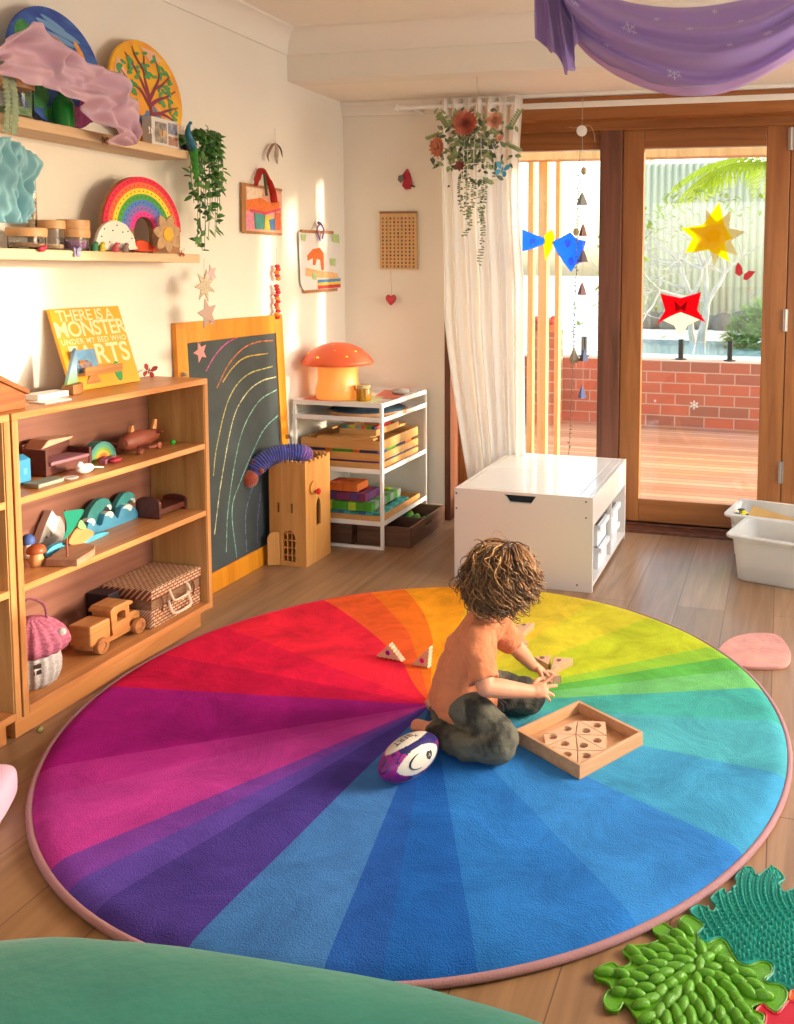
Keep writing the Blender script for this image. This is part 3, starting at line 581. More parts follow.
B_ = [bang(p) for p, c in bounds]
def aat(L, v):
    if v <= L[0][0]: return L[0][1]
    for (r0, a0), (r1, a1) in zip(L, L[1:]):
        if v <= r1:
            d = (a1-a0+PI) % (2*PI)-PI; return a0+d*(v-r0)/(r1-r0)
    return L[-1][1]
rug = thing('round_rug', (RC.x, RC.y, 0), 'large round rainbow rug with plush pile and pink bound edge', 'rug')
vs = []; fs = []; cols = []; NV = 44; nb = len(bounds)
vlist = [i/NV*.955 for i in range(NV+1)]+[.97, .982, .992, .998, 1.0]; zl = lambda v: .031 if v < .955 else .031-.017*((v-.955)/.045)**2.2
for k in range(nb):
    a_, b_b = B_[k], B_[(k+1) % nb]; w0 = abs((aat(b_b, 1)-aat(a_, 1)+PI) % (2*PI)-PI); NU = max(3, int(w0/.035)); base = len(vs)
    for j, v in enumerate(vlist):
        A0 = aat(a_, v); dA = (aat(b_b, v)-A0+PI) % (2*PI)-PI
        for i in range(NU+1):
            th = A0+dA*i/NU; x, y = RR*v*math.cos(th), RR*v*math.sin(th)
            vs.append((x, y, zl(v)+.0022*noise.noise(V((x*5, y*5, 0)))*min(1, v*5)))
    for j in range(len(vlist)-1):
        for i in range(NU): fs.append((base+j*(NU+1)+i, base+j*(NU+1)+i+1, base+(j+1)*(NU+1)+i+1, base+(j+1)*(NU+1)+i)); cols.append(bounds[k][1])
me = bpy.data.meshes.new('pile'); me.from_pydata(vs, [], fs); ca = me.color_attributes.new('dye', 'FLOAT_COLOR', 'CORNER'); ci = 0
for f_, c in zip(me.polygons, cols):
    l = lin(c)
    for q in f_.loop_indices: ca.data[q].color = l
me.polygons.foreach_set('use_smooth', [True]*len(me.polygons))
rp_ = bpy.data.objects.new('pile', me); C.objects.link(rp_); rp_.parent = rug
RM = mat('rug_plush', 'ffffff', .95, spec=.12); me.materials.append(RM); nt = RM.node_tree; N = nt.nodes; L = nt.links; b = N['Principled BSDF']
at_ = N.new('ShaderNodeAttribute'); at_.attribute_name = 'dye'; tc = [n for n in N if n.type == 'TEX_COORD'][0]
n1 = N.new('ShaderNodeTexNoise'); n1.inputs['Scale'].default_value = 5; n1.inputs['Detail'].default_value = 6; n1.inputs['Roughness'].default_value = .65; n1.inputs['Distortion'].default_value = .5; L.new(tc.outputs['Object'], n1.inputs['Vector'])
r1 = N.new('ShaderNodeValToRGB'); r1.color_ramp.elements[0].position = .35; r1.color_ramp.elements[1].position = .68; r1.color_ramp.elements[0].color = (.70, .70, .74, 1); r1.color_ramp.elements[1].color = (1.2, 1.2, 1.18, 1); L.new(n1.outputs['Fac'], r1.inputs['Fac'])
mxr = N.new('ShaderNodeMixRGB'); mxr.blend_type = 'MULTIPLY'; mxr.inputs[0].default_value = .9; L.new(at_.outputs['Color'], mxr.inputs[1]); L.new(r1.outputs['Color'], mxr.inputs[2]); L.new(mxr.outputs[0], b.inputs['Base Color'])
n2 = N.new('ShaderNodeTexNoise'); n2.inputs['Scale'].default_value = 260; n2.inputs['Detail'].default_value = 3; L.new(tc.outputs['Object'], n2.inputs['Vector'])
ad = N.new('ShaderNodeMath'); ad.operation = 'MULTIPLY_ADD'; ad.inputs[1].default_value = 4; L.new(n1.outputs['Fac'], ad.inputs[0]); L.new(n2.outputs['Fac'], ad.inputs[2])
bp = N.new('ShaderNodeBump'); bp.inputs['Strength'].default_value = .7; bp.inputs['Distance'].default_value = .004; L.new(ad.outputs[0], bp.inputs['Height']); L.new(bp.outputs[0], b.inputs['Normal'])
bd = [(( RR+.004)*math.cos(2*PI*i/180), (RR+.004)*math.sin(2*PI*i/180), .010) for i in range(180)]
MB().tube(bd, .0088, 10, closed=True).build('edge_binding', mat('binding_pink', 'a87c80', .8, bump=.3, bs=200), rug, smooth=True)['label'] = 'dusty pink binding'
MB().lathe([(0, .0), (RR-.02, 0), (RR, .006), (RR, .014), (0, .014)], 120).build('backing', mat('rug_backing', '8a7a78', .9), rug)
TOP = .0325
# ================= green velvet bolster, pink cushion
def superell(c, r, e1, e2, rz, nu=72, nv=40, wr=.0, seed=0):
    def sp(x, e): return math.copysign(abs(x)**e, x)
    def fn(u, v):
        a = 2*PI*u; b_ = -PI/2+PI*v; x = sp(math.cos(b_), e1)*sp(math.cos(a), e2); y = sp(math.cos(b_), e1)*sp(math.sin(a), e2); z = sp(math.sin(b_), e1)
        p = V((x*r[0], y*r[1], z*r[2])); d = wr*(noise.noise(V((p.x*3+seed, p.y*5, p.z*4)))+.4*noise.noise(V((p.x*9+seed, p.y*11, p.z*9)))); p += p.normalized()*d; p.z = max(p.z, -r[2]); return p
    return MB(Matrix.Translation(V(c)) @ Rz(rz)).grid(fn, nu, nv, cu=True)
VEL = mat('teal_velvet', '1f7a66', .8, sheen=.15, var=.12, vs=4, bump=.3, bs=30)
o = superell((0, 0, .15), (.70, .30, .15), .75, .6, .08, wr=.012).build('bolster_cushion', VEL, smooth=True, angle=180, weld=True); o.location = (-.755, .925, 0); tag(o, 'long teal green velvet bolster in the lower left foreground', 'cushion')
o = superell((0, 0, .048), (.12, .13, .048), .45, .35, .5, 48, 24, .004).build('floor_cushion', mat('pink_velvet', 'e0b4cc', .8, sheen=.15), smooth=True, angle=180, weld=True); o.location = (-1.905, 1.63, 0); tag(o, 'pale pink cushion at the left edge beside the rug', 'cushion')
o = MB().ball((0, 0, .008), .009, 14, 9).build('bead', mat('olive_bead', '9a8c4a', .5, var=.2, vs=80), smooth=True); o.location = onz(40, 732, 0); tag(o, 'tiny olive bead on the floor before the bookcase', 'bead')
# pink stepping mat
def flat(name, pxs, z0, th, m, label, cat, bev=.003, smooth_n=6, closed=True):
    P = [onz(x, y, z0+th) for x, y in pxs]
    if smooth_n:
        Q = []; n_ = len(P)
        for i in range(n_):
            a, b_, c, d = P[i-1], P[i], P[(i+1) % n_], P[(i+2) % n_]
            for k in range(smooth_n): t = k/smooth_n; Q.append(.5*((2*b_)+(c-a)*t+(2*a-5*b_+4*c-d)*t*t+(3*b_-a-3*c+d)*t**3))
        P = Q
    c = sum(P, V())/len(P); o = MB().prism([(p.x-c.x, p.y-c.y) for p in P], th).build(name, m, bevel=bev); o.location = (c.x, c.y, z0)
    if label: tag(o, label, cat)
    return o, P, c
flat('stepping_mat', [(715, 657), (722, 644), (735, 636), (755, 632.5), (776, 634), (787, 644), (791, 656), (785, 665), (760, 666.5), (735, 665), (722, 662)], 0, .014, mat('pink_suede', 'd89c8c', .85, col2='c88a80', vs=12, bump=.3), 'pink rounded stepping mat on the floor right of the rug', 'mat', .004)
# ================= rubber puzzle mats
def K(x, y): return (560+x/3.393, 840+y/3.393)
gpts = [(118, 465), (140, 430), (180, 418), (200, 432), (232, 425), (240, 403), (213, 380), (235, 362), (300, 355), (342, 334), (318, 312), (318, 290), (345, 280), (378, 300), (400, 298), (408, 270), (430, 257), (460, 270), (486, 292), (466, 315), (472, 340), (500, 353), (535, 337), (562, 350), (600, 413), (640, 428), (680, 414), (714, 425), (716, 452), (693, 470), (705, 487), (745, 492), (769, 515), (764, 548), (735, 580), (712, 572), (690, 553), (655, 563), (652, 577), (688, 592), (688, 618), (660, 660), (560, 720), (300, 720), (280, 640), (240, 575), (215, 552), (198, 577), (165, 575), (148, 545), (160, 518), (176, 505), (160, 482)]
GM = mat('green_rubber', '5a9a18', .35, var=.1, vs=20, bump=.25, bs=300); TMt = mat('teal_rubber', '1c9482', .35, var=.1, vs=20); RMt = mat('red_rubber', 'c01830', .4)
def inpoly(p, P):
    c = False; j = len(P)-1
    for i in range(len(P)):
        if (P[i].y > p.y) != (P[j].y > p.y) and p.x < (P[j].x-P[i].x)*(p.y-P[i].y)/(P[j].y-P[i].y)+P[i].x: c = not c
        j = i
    return c
def matthing(name, pts, m, label, th=.008):
    o, P, c = flat('mat_base', [K(*p) for p in pts], 0, th, m, None, None, .002, 3); e = thing(name, (c.x, c.y, 0), label, 'puzzle mat'); o.parent = e; o.location = (0, 0, 0)
    rim = MB(T(-c.x, -c.y, 0)).tube([(p.x, p.y, th) for p in P], .0025, 6, closed=True).build('raised_rim', m, e, smooth=True)
    return e, P, c
def dist_edge(p, P): return min((V((q.x, q.y, 0))-V((p.x, p.y, 0))).length for q in P)
eg, PG, cg = matthing('puzzle_mat', gpts, GM, 'lime green rubber puzzle mat with leafy lumps, lower right corner')
lum = MB(); cc = onz(*K(470, 420), .008)
for i in range(-12, 13):
    for j in range(-12, 13):
        p = V((cg.x+i*.031+(j % 2)*.015+rnd.uniform(-.004, .004), cg.y+j*.0215+rnd.uniform(-.003, .003), 0))
        if not inpoly(p, PG) or dist_edge(p, PG) < .013: continue
        d = p-V((cc.x, cc.y-.02, 0)); a = math.atan2(d.y*.6, d.x)+.5*math.sin(p.x*30)+rnd.uniform(-.25, .25)
        lum.ball((p.x-cg.x, p.y-cg.y, .009), (rnd.uniform(.018, .026), .0108, rnd.uniform(.009, .013)), 14, 8, Rz(a))
lum.build('leaf_relief', GM, eg, smooth=True)['kind'] = 'stuff'
tpts = [(442, 240), (465, 224), (487, 226), (515, 244), (532, 224), (512, 200), (530, 180), (556, 166), (566, 184), (600, 150), (596, 125), (630, 92), (655, 100), (668, 124), (710, 95), (735, 100), (760, 130), (740, 150), (760, 178), (800, 165), (900, 150), (960, 260), (960, 420), (860, 500), (800, 505), (782, 508), (748, 488), (700, 478), (722, 452), (722, 418), (680, 407), (642, 421), (606, 406), (570, 345), (538, 329), (500, 346), (478, 335), (470, 315), (490, 290), (470, 268)]
et, PT, ct = matthing('puzzle_mat', tpts, TMt, 'teal rubber puzzle mat with rows of nubs in arcs, right edge')
ac = onz(*K(960, 210), .008); nb_ = MB(T(-ct.x, -ct.y, 0)); rdg = MB(T(-ct.x, -ct.y, 0))
for ri in range(3, 32):
    r = .0165*ri
    nn = int(2*PI*r/.012)
    for k in range(nn):
        a = 2*PI*k/nn; p = V((ac.x+r*math.cos(a)*1.0, ac.y+r*math.sin(a), 0))
        if inpoly(p, PT) and dist_edge(p, PT) > .004 and p.x < .12: nb_.lathe([(.0042, 0), (.0036, .005), (.002, .0095), (0, .0102)], 6, T(p.x, p.y, .008))
for ri in range(3, 31):
    r = .0165*ri+.008; seg = []
    for k in range(240):
        a = 2*PI*k/240; p = V((ac.x+r*math.cos(a), ac.y+r*math.sin(a), .0075))
        if inpoly(p, PT) and dist_edge(p, PT) > .006 and p.x < .13: seg.append(p)
        else:
            if len(seg) > 3: rdg.tube(seg, .0022, 6)
            seg = []
nb_.build('nubs', TMt, et, smooth=True, angle=60)['kind'] = 'stuff'; rdg.build('arc_ridges', TMt, et, smooth=True)['kind'] = 'stuff'
rpts = [(664, 582), (688, 560), (708, 578), (738, 590), (772, 550), (790, 548), (900, 540), (900, 760), (690, 760), (690, 660), (697, 620), (697, 590)]
matthing('puzzle_mat', rpts, RMt, 'plain red rubber puzzle mat, bottom right corner beside the green one')
opts = [(782, 516), (800, 512), (890, 506), (890, 532), (800, 540), (779, 542)]
matthing('puzzle_mat', opts, mat('orange_rubber', 'e0581c', .4), 'sliver of orange rubber puzzle mat between the teal and red ones')
# ================= wooden tray of triangles
TW = wood('tray_birch', 'cfa078', 'b98a5e', 'x', 1.4, .5); TRI = wood('triangle_beech', 'e0b896', 'cfa27c', 'x', 1.5, .5)
p0, p1, p2 = onz(579.6, 779.7, TOP), onz(519, 743.4, TOP), onz(645.5, 743.4, TOP)
ex = (p2-p0); ey = (p1-p0); tx, ty = ex.length, ey.length; ang = math.atan2(ex.y, ex.x)
tr0 = thing('puzzle_tray', p0, 'square shallow birch tray of triangle blocks on the rug before the child', 'tray', rz=ang); S_ = (tx+ty)/2
tk = .010; hh = .038
MB().box((0, 0, 0), (S_, S_, .005)).build('tray_bottom', TW, tr0)
MB().box((0, 0, .005), (S_, tk, hh)).box((0, S_-tk, .005), (S_, S_, hh)).box((0, tk, .005), (tk, S_-tk, hh)).box((S_-tk, tk, .005), (S_, S_-tk, hh)).build('tray_rim', TW, tr0, bevel=.001, seg=1)
def Q(x, y): return (500+x/4.963, 690+y/4.963)
from mathutils.geometry import tessellate_polygon
def serrate(A, B, amp=.0013, n=None):
    L_ = (B-A).length; n = n or max(4, int(L_/.0055)); d = (B-A)/n; s = V((-d.y, d.x)).normalized()*amp; out = []
    for i in range(n): out.append(A+d*i); out.append(A+d*(i+.5)-s*2)
    return out
def tri_block(P2, holec, hr, h, name, m, ser=(True, True, True)):
    c = sum(P2, V((0, 0)))/3; P2 = [c+(p-c)*(1-.0012/((p-c).length)*1.2) for p in P2]
    area_ = (P2[1]-P2[0]).cross(P2[2]-P2[0]) if hasattr(V((0, 0)), 'cross') else 0
    if ((P2[1].x-P2[0].x)*(P2[2].y-P2[0].y)-(P2[1].y-P2[0].y)*(P2[2].x-P2[0].x)) < 0: P2 = [P2[0], P2[2], P2[1]]
    out = []
    for i in range(3): out += serrate(P2[i], P2[(i+1) % 3], -.0008) if ser[i] is True else (serrate(P2[i], P2[(i+1) % 3], -.0022, 6) if ser[i] else [P2[i]])
    hl = [V((holec.x+hr*math.cos(2*PI*i/20), holec.y+hr*math.sin(2*PI*i/20))) for i in range(20)]
    t_ = tessellate_polygon([[V((*p, 0)) for p in out], [V((*p, 0)) for p in hl]]); pts = out+hl; k = len(pts)
    vs = [(p.x, p.y, 0) for p in pts]+[(p.x, p.y, h) for p in pts]; fs = [tuple(r) for r in t_]+[tuple(i+k for i in r[::-1]) for r in t_]; o_ = 0
    for l in (out, hl): n_ = len(l); fs += [(o_+i, o_+(i+1) % n_, k+o_+(i+1) % n_, k+o_+i) for i in range(n_)]; o_ += n_
    return MB().add(vs, fs)
tp = dict(A=(213, 214), B=(386, 148), C=(525, 153), D=(531, 224), E=(528, 299), F=(385, 385), G=(224, 278), O=(376, 217), P=(385, 297))
tris = [('ABO', (335, 188)), ('AOG', (258, 228)), ('BDO', (425, 200)), ('BCD', (480, 172)), ('ODE', (482, 248)), ('GOP', (318, 263)), ('OEP', (410, 272)), ('GPF', (332, 315)), ('PEF', (425, 322))]
where = ['left rear in the square tray', 'leftmost in the square tray', 'rear middle in the square tray', 'rear right in the square tray', 'rightmost in the square tray', 'left of centre in the tray', 'right of centre in the tray', 'front left in the square tray', 'nearest the tray front corner']
BALLM = mat('steel_ball', '9a94a0', .2, 1)
for (nm, hc), wh in zip(tris, where):
    z = TOP+.0055+.024; P3 = [onz(*Q(*tp[k]), z) for k in nm]; h3 = onz(*Q(*hc), z); c = sum(P3, V())/3
    e = thing('triangle_block', (c.x, c.y, TOP+.0052), 'ridged triangle block with round hole, '+wh, 'wooden block', 'triangle blocks in the square tray')
    h3 = c+(h3-c)*.8
    tri_block([V((p.x-c.x, p.y-c.y)) for p in P3], V((h3.x-c.x, h3.y-c.y)), .0135, .023, '', TRI).build('block_body', TRI, e)
    MB().ball((h3.x-c.x, h3.y-c.y, .0085), .0082, 12, 8).build('inner_ball', BALLM if nm in ('ABO', 'BDO', 'OEP', 'PEF') else TRI, e, smooth=True)
# two blocks standing at the left on the red sector
for pts, hc, cl, lab in (([(50, 452), (96, 410), (140, 470)], (91, 440), 'a01a8c', 'standing ridged triangle block with purple centre on the red sector'), ([(166, 480), (232, 418), (226, 492)], (204, 466), 'd81a70', 'standing ridged triangle block with magenta centre on the orange sector')):
    px = [(360+x/3.308, 520+y/3.308) for x, y in pts]; base = onz(*px[0], TOP); b2 = onz(*px[2], TOP); d = (b2-base); d.z = 0; L_ = d.length; dx_ = d.normalized()
    Y0 = base.y; nrm = V((dx_.y, -dx_.x, 0)); M3 = Matrix((dx_, V((0, 0, 1)), nrm)).transposed().to_4x4()
    top = on_plane(*px[1], base, nrm); tl = top-base; P2 = [V((0, 0)), V((L_, 0)), V((tl.dot(dx_), tl.z))]
    hp = on_plane(360+hc[0]/3.308, 520+hc[1]/3.308, base, nrm)-base; hc2 = V((hp.dot(dx_), hp.z))
    e = thing('triangle_block', base, lab, 'wooden block'); ta = .024
    o = tri_block(P2, hc2, .0095, ta, '', TRI, (2, 2, 0)); o.v = [Matrix(((1,0,0,0),(0,1,0,0),(0,0,1,-ta),(0,0,0,1))) @ p for p in o.v]; o.v = [M3 @ p for p in o.v]; o.build('block_body', TRI, e)
    MB(M3).lathe([(0, 0), (.009, 0), (.009, .02), (.0, .02)], 20, T(hc2.x, hc2.y, -ta+.003)).build('coloured_centre', mat('acrylic_'+cl, cl, .25), e)
# blocks beside the hands
BW2 = TRI
def loose(pts, hc, z, h, lab):
    P3 = [onz(360+x/3.308, 520+y/3.308, z+h) for x, y in pts]; c = sum(P3, V())/3; h3 = onz(360+hc[0]/3.308, 520+hc[1]/3.308, z+h)
    e = thing('triangle_block', (c.x, c.y, z), lab, 'wooden block')
    tri_block([V((p.x-c.x, p.y-c.y)) for p in P3], V((h3.x-c.x, h3.y-c.y)), .0105, h, '', TRI).build('block_body', TRI, e)
    MB().ball((h3.x-c.x, h3.y-c.y, .006), .006, 12, 8).build('inner_ball', TRI, e, smooth=True)
loose([(630, 495), (640, 452), (706, 457)], (656, 463), TOP, .024, 'triangle block lying flat at the far right of the hands')
loose([(574, 452), (632, 446), (622, 478)], (600, 455), TOP, .024, 'triangle block lying flat just behind the left hand')
loose([(514, 346), (577, 338), (540, 372)], (540, 346), TOP, .024, 'triangle block lying farthest from the child on the yellow sector')
o = MB().box((-.0085, -.042, 0), (.0085, .042, .024)).build('wooden_bar', TRI, bevel=.001); o.location = onz(522, 645, TOP); o.rotation_euler = (0, 0, .62); tag(o, 'narrow wooden bar beyond the left forearm on the rug', 'wooden bar')
# ================= mini rugby ball
bc = onz(409, 757, TOP+.05); BL, BR = .096, .053
ball = thing('rugby_ball', (bc.x, bc.y, TOP+BR-.002), 'mini rugby ball, navy and magenta with cream ovals, by the bare foot', 'ball')
ad_ = (CR*1.0+V((-math.sin(YAW), math.cos(YAW), 0))*1.15); ad_.z = .12; ad_.normalize()          # long axis
vw = (V((0, 0, EYE))-V(ball.location)).normalized(); Bz = ad_; By = (vw-Bz*vw.dot(Bz)).normalized(); Bx = By.cross(Bz)
BM = Matrix((Bx, By, Bz)).transposed().to_4x4()
def ell(u, v):        # u around, v along -1..1
    r = BR*(max(0, 1-abs(v)**2.15))**.62; return V((r*math.sin(u), r*math.cos(u), BL*v))
NVY = mat('ball_navy', '1c2050', .4, col2='251860', vs=30); MAG = mat('ball_magenta', '9a1c78', .4, col2='5a1a70', vs=40); CRM = mat('ball_cream', 'c6bfb2', .45); BLU = mat('ball_blue', '2a6cae', .4, col2='28307a', vs=50)
mb = MB(BM); nu, nv = 144, 96; vs = []; fs = []; mi = []
for i in range(nu):
    for j in range(nv+1): vs.append(ell(2*PI*i/nu, -1+2*j/nv))
cu = [-.46, 0]    # oval centres (angle from the viewer), two cream panels
for i in range(nu):
    for j in range(nv):
        i2 = (i+1) % nu; fs.append((i*(nv+1)+j, i2*(nv+1)+j, i2*(nv+1)+j+1, i*(nv+1)+j+1)); u = 2*PI*(i+.5)/nu; v = -1+2*(j+.5)/nv; m_ = 0
        for cidx in (0, 1, 2, 3):
            cx_ = cu[0]+cidx*PI/2; d = (u-cx_+PI) % (2*PI)-PI
            if (d/.64)**2+((v)/.70)**2 < 1: m_ = 2
        if m_ == 0:
            nz = noise.noise(V((math.sin(u)*2.2, math.cos(u)*2.2, v*3)))
            if v < -.45 and nz > -.15: m_ = 1
            elif nz > .18: m_ = 3
            elif nz < -.3: m_ = 1
        mi.append(m_)
mb.add(vs, fs); mb.mi = mi; mb.build('ball_skin', [NVY, MAG, CRM, BLU], ball, smooth=True, angle=180, weld=True)
def wrap(o, u0, v0, sc, flip=1, rot=0):
    for p in o.data.vertices:
        x, y = p.co.x*math.cos(rot)-p.co.y*math.sin(rot), p.co.x*math.sin(rot)+p.co.y*math.cos(rot)
        v = v0+x*flip/BL; u = u0+y*flip/BR; q = ell(u, v); n_ = V((math.sin(u), math.cos(u), 0)); q = q+n_*(.0008+p.co.z); p.co = BM @ q
    o.parent = ball
INK = mat('ball_ink', '1c1c24', .5)
cB = cu[0]+PI/2-.08
wrap(text('BERT', .026, INK, Matrix(), None, 'lettering', .0002), cB, -.12, 1, -1); wrap(text('X', .017, INK, Matrix(), None, 'lettering', .0002), cB-.25, .22, 1, -1)
em = MB(); 
ringp = [(.034*math.cos(a), .0175*math.sin(a), 0) for a in [2*PI*i/40 for i in range(26, 47)]]
em.tube([(-.036*math.cos(a), .0185*math.sin(a), 0) for a in [-1.5+3.0*i/24 for i in range(25)]], [.0007+.0017*math.sin(PI*i/24) for i in range(25)], 6)
o = em.build('curved_stripe', INK, None); wrap(o, cu[0], 0, 1)
sh = [(x*1.45, y*1.45) for x, y in ((0, -.0085), (.006, -.004), (.0075, .002), (.006, .0075), (.002, .006), (-.001, .009), (-.005, .007), (-.0075, .003), (-.006, -.004))]
e2 = MB().prism(sh, .0003); o = e2.build('crest', INK, None); wrap(o, cu[0], .28, 1)
e3 = MB().ball((.001, .003, .0004), (.0018, .0018, .0004), 8, 4).ball((-.002, -.001, .0004), (.0022, .0012, .0004), 8, 4).ball((.003, -.002, .0004), (.0012, .0022, .0004), 8, 4); o = e3.build('crest_detail', CRM, None); wrap(o, cu[0], .28, 1)
# ================= outside
DY1 = 8.26
DK = mat('deck_boards', 'c48a62', .85, spec=.15); nt = DK.node_tree; N = nt.nodes; L = nt.links; b = N['Principled BSDF']; tc = [n for n in N if n.type == 'TEX_COORD'][0]
br = N.new('ShaderNodeTexBrick'); br.inputs['Scale'].default_value = 1; br.inputs['Brick Width'].default_value = 2.6; br.inputs['Row Height'].default_value = .092; br.inputs['Mortar Size'].default_value = .005
br.inputs['Color1'].default_value = lin('c8906a'); br.inputs['Color2'].default_value = lin('a86c4a'); br.inputs['Mortar'].default_value = lin('7a4e36'); L.new(tc.outputs['Object'], br.inputs['Vector']); L.new(br.outputs['Color'], b.inputs['Base Color'])
o = MB().box((-6, 4.74, -.2), (5, DY1+.05, -.08)).build('deck', DK); o['kind'] = 'structure'
BK = mat('red_brick', 'a85038', .85); nt = BK.node_tree; N = nt.nodes; L = nt.links; b = N['Principled BSDF']; tc = [n for n in N if n.type == 'TEX_COORD'][0]
sx = N.new('ShaderNodeSeparateXYZ'); cb_ = N.new('ShaderNodeCombineXYZ'); L.new(tc.outputs['Object'], sx.inputs[0]); am = N.new('ShaderNodeMath'); am.operation = 'ADD'; L.new(sx.outputs['X'], am.inputs[0]); L.new(sx.outputs['Y'], am.inputs[1]); L.new(am.outputs[0], cb_.inputs['X']); L.new(sx.outputs['Z'], cb_.inputs['Y'])
br = N.new('ShaderNodeTexBrick'); br.inputs['Scale'].default_value = 1; br.inputs['Brick Width'].default_value = .27; br.inputs['Row Height'].default_value = .102; br.inputs['Mortar Size'].default_value = .006; br.inputs['Bias'].default_value = -.2
br.inputs['Color1'].default_value = lin('bf6446'); br.inputs['Color2'].default_value = lin('94604a'); br.inputs['Mortar'].default_value = lin('c09a80'); L.new(cb_.outputs[0], br.inputs['Vector']); L.new(br.outputs['Color'], b.inputs['Base Color'])
o = MB().box((-6, 0, 0), (5, .24, .615)).build('brick_wall', BK, bevel=.004); o.location = (0, DY1, -.08); tag(o, 'low red brick garden wall beyond the timber deck', 'wall')
px0, px1 = ony(527, 340, 7.98).x, ony(556, 340, 7.98).x
o = MB().box((0, 0, 0), (px1-px0, .28, .875)).build('brick_pier', BK, bevel=.004); o.location = (px0, 7.975, -.08); tag(o, 'taller square brick pier standing before the garden wall', 'pier')
fl_ = MB()
for i in range(26): a = rnd.uniform(0, 2*PI); r = rnd.uniform(0, .13); fl_.ball((r*math.cos(a), r*.7*math.sin(a), .04+rnd.uniform(0, .08)), .032, 8, 6)
e = thing('potted_flowers', ((px0+px1)/2, 8.11, .797), 'low pot of red flowers on top of the brick pier', 'plant'); fl_.build('blooms', mat('red_petals', 'c8402c', .8), e, smooth=True); MB().lathe([(0, 0), (.11, 0), (.14, .06), (.12, .06), (0, .04)], 20).build('pot', mat('terracotta', 'a8583c', .8), e)
PV = mat('pale_paving', 'e6ded0', .7, var=.05, vs=2)
o = MB().box((-90, DY1+.24, -.2), (12, 160, .5)).build('raised_terrace', PV); o['kind'] = 'structure'
o = MB().box((-5, 9.3, .501), (5, 11.2, .506)).build('pool_water', mat('pool_water', '9cc4cc', .05, trans=.0, spec=.8)); tag(o, 'pale bright pool water beyond the brick wall', 'water', kind='stuff')
sp = mat('spigot_black', '2c3034', .35, .6)
for i, px in enumerate((584, 681, 730)):
    p = ony(px, 350, DY1+.15); e = thing('glass_clamp', (p.x, DY1+.15, .535), ('black fence spigot seen through the left window', 'black fence spigot below the red star, door pane', 'black fence spigot at the right of the door pane')[i], 'fence spigot', 'fence spigots on the brick wall')
    MB().lathe([(.055, 0), (.055, .012), (.0, .012)], 20).build('base_flange', sp, e); MB().box((-.022, -.03, .012), (.022, -.008, .19)).box((-.022, .008, .012), (.022, .03, .19)).box((-.022, -.008, .012), (.022, .008, .07)).build('clamp_body', sp, e, bevel=.004)
for i, (a, b2) in enumerate(((-3.2, -1.98), (-1.95, -.66), (-.62, .66), (.7, 2))):
    o = MB().box((a, DY1+.144, .537), (b2, DY1+.156, 1.22)).build('pool_fence_pane', GLASS); tag(o, ('clear pool fence panel at the far left', 'clear pool fence panel behind the dark door post', 'clear pool fence panel seen through the door pane', 'clear pool fence panel at the far right')[i], 'glass panel', 'glass pool fence panels')
# corrugated fence
FY = 14.6; x0, x1 = -2.26, 4.5; k = 150
vs = []; fs = []
for i in range(k*2+1):
    x = x0+(x1-x0)*i/(k*2); y = FY+.03*math.sin(i*PI/2.5); vs += [(x, y, .5), (x, y, 3.1)]
fs = [(2*i, 2*i+2, 2*i+3, 2*i+1) for i in range(k*2)]
o = MB().add(vs, fs).build('corrugated_fence', mat('fence_metal', 'cfc8a4', .6), solid=.01, smooth=True, angle=60); tag(o, 'tall pale corrugated metal fence behind the bare tree', 'fence')
ROCK = mat('garden_rock', '6e675c', .9, var=.3, vs=6)
for i in range(22):
    o = MB().ball((0, 0, 0), (rnd.uniform(.16, .28), .2, rnd.uniform(.12, .2)), 10, 7, Rz(rnd.random())).build('garden_rock', ROCK, smooth=True); o.location = (-2.2+i*.27, 13.6+rnd.uniform(-.1, .1), .60); tag(o, 'grey garden rock in the row below the corrugated fence', 'rock', 'rocks below the fence')
# bare tree with pale branches
BARK = mat('pale_bark', 'c4b8a6', .8, var=.15, vs=12)
r2 = random.Random(11)
def branch(mb, p, d, L_, r, depth, tips):
    pts = [p]; q = p; dd = d
    for i in range(5):
        dd = (dd+V((r2.uniform(-.16, .16), r2.uniform(-.16, .16), .07))).normalized(); q = q+dd*L_/5; pts.append(q)
    mb.tube(pts, [r*(1-.45*i/5) for i in range(6)], 8)
    if depth == 0: tips.append((q, dd)); return
    for k in range(2 if depth < 3 else 3):
        a = r2.uniform(.35, .75)*(1 if k % 2 else -1); ax = V((r2.uniform(-.4, .4), 1, r2.uniform(-.3, .3))).normalized(); nd = Matrix.Rotation(a+(.0 if k < 2 else -.9), 3, ax) @ dd; branch(mb, q, nd, L_*r2.uniform(.68, .9), r*.6, depth-1, tips)
e = thing('bare_tree', (-.95, 10.9, .5), 'bare tree with pale forked branches behind the door pane', 'tree'); mb = MB(); tips = []
branch(mb, V((0, 0, 0)), V((.10, 0, 1)), .50, .06, 5, tips); branch(mb, V((-.1, .1, 0)), V((-.3, 0, 1)), .55, .045, 5, tips); mb.build('branches', BARK, e, smooth=True)
lf = MB()
for q, d in tips:
    for i in range(1): dd = V((r2.uniform(-1, 1), r2.uniform(-1, 1), r2.uniform(-.3, 1))); leaf(lf, q+dd*.02, dd, V((0, 0, 1)), .12, .05)
lf.build('leaves', mat('new_leaf', '9aa83a', .6, translucent=.4), e)
PALM = mat('palm_green', 'c4d038', .5, translucent=.5, var=.25, vs=3); PALM2 = mat('palm_deep', '88a848', .6, translucent=.4, var=.3, vs=3)
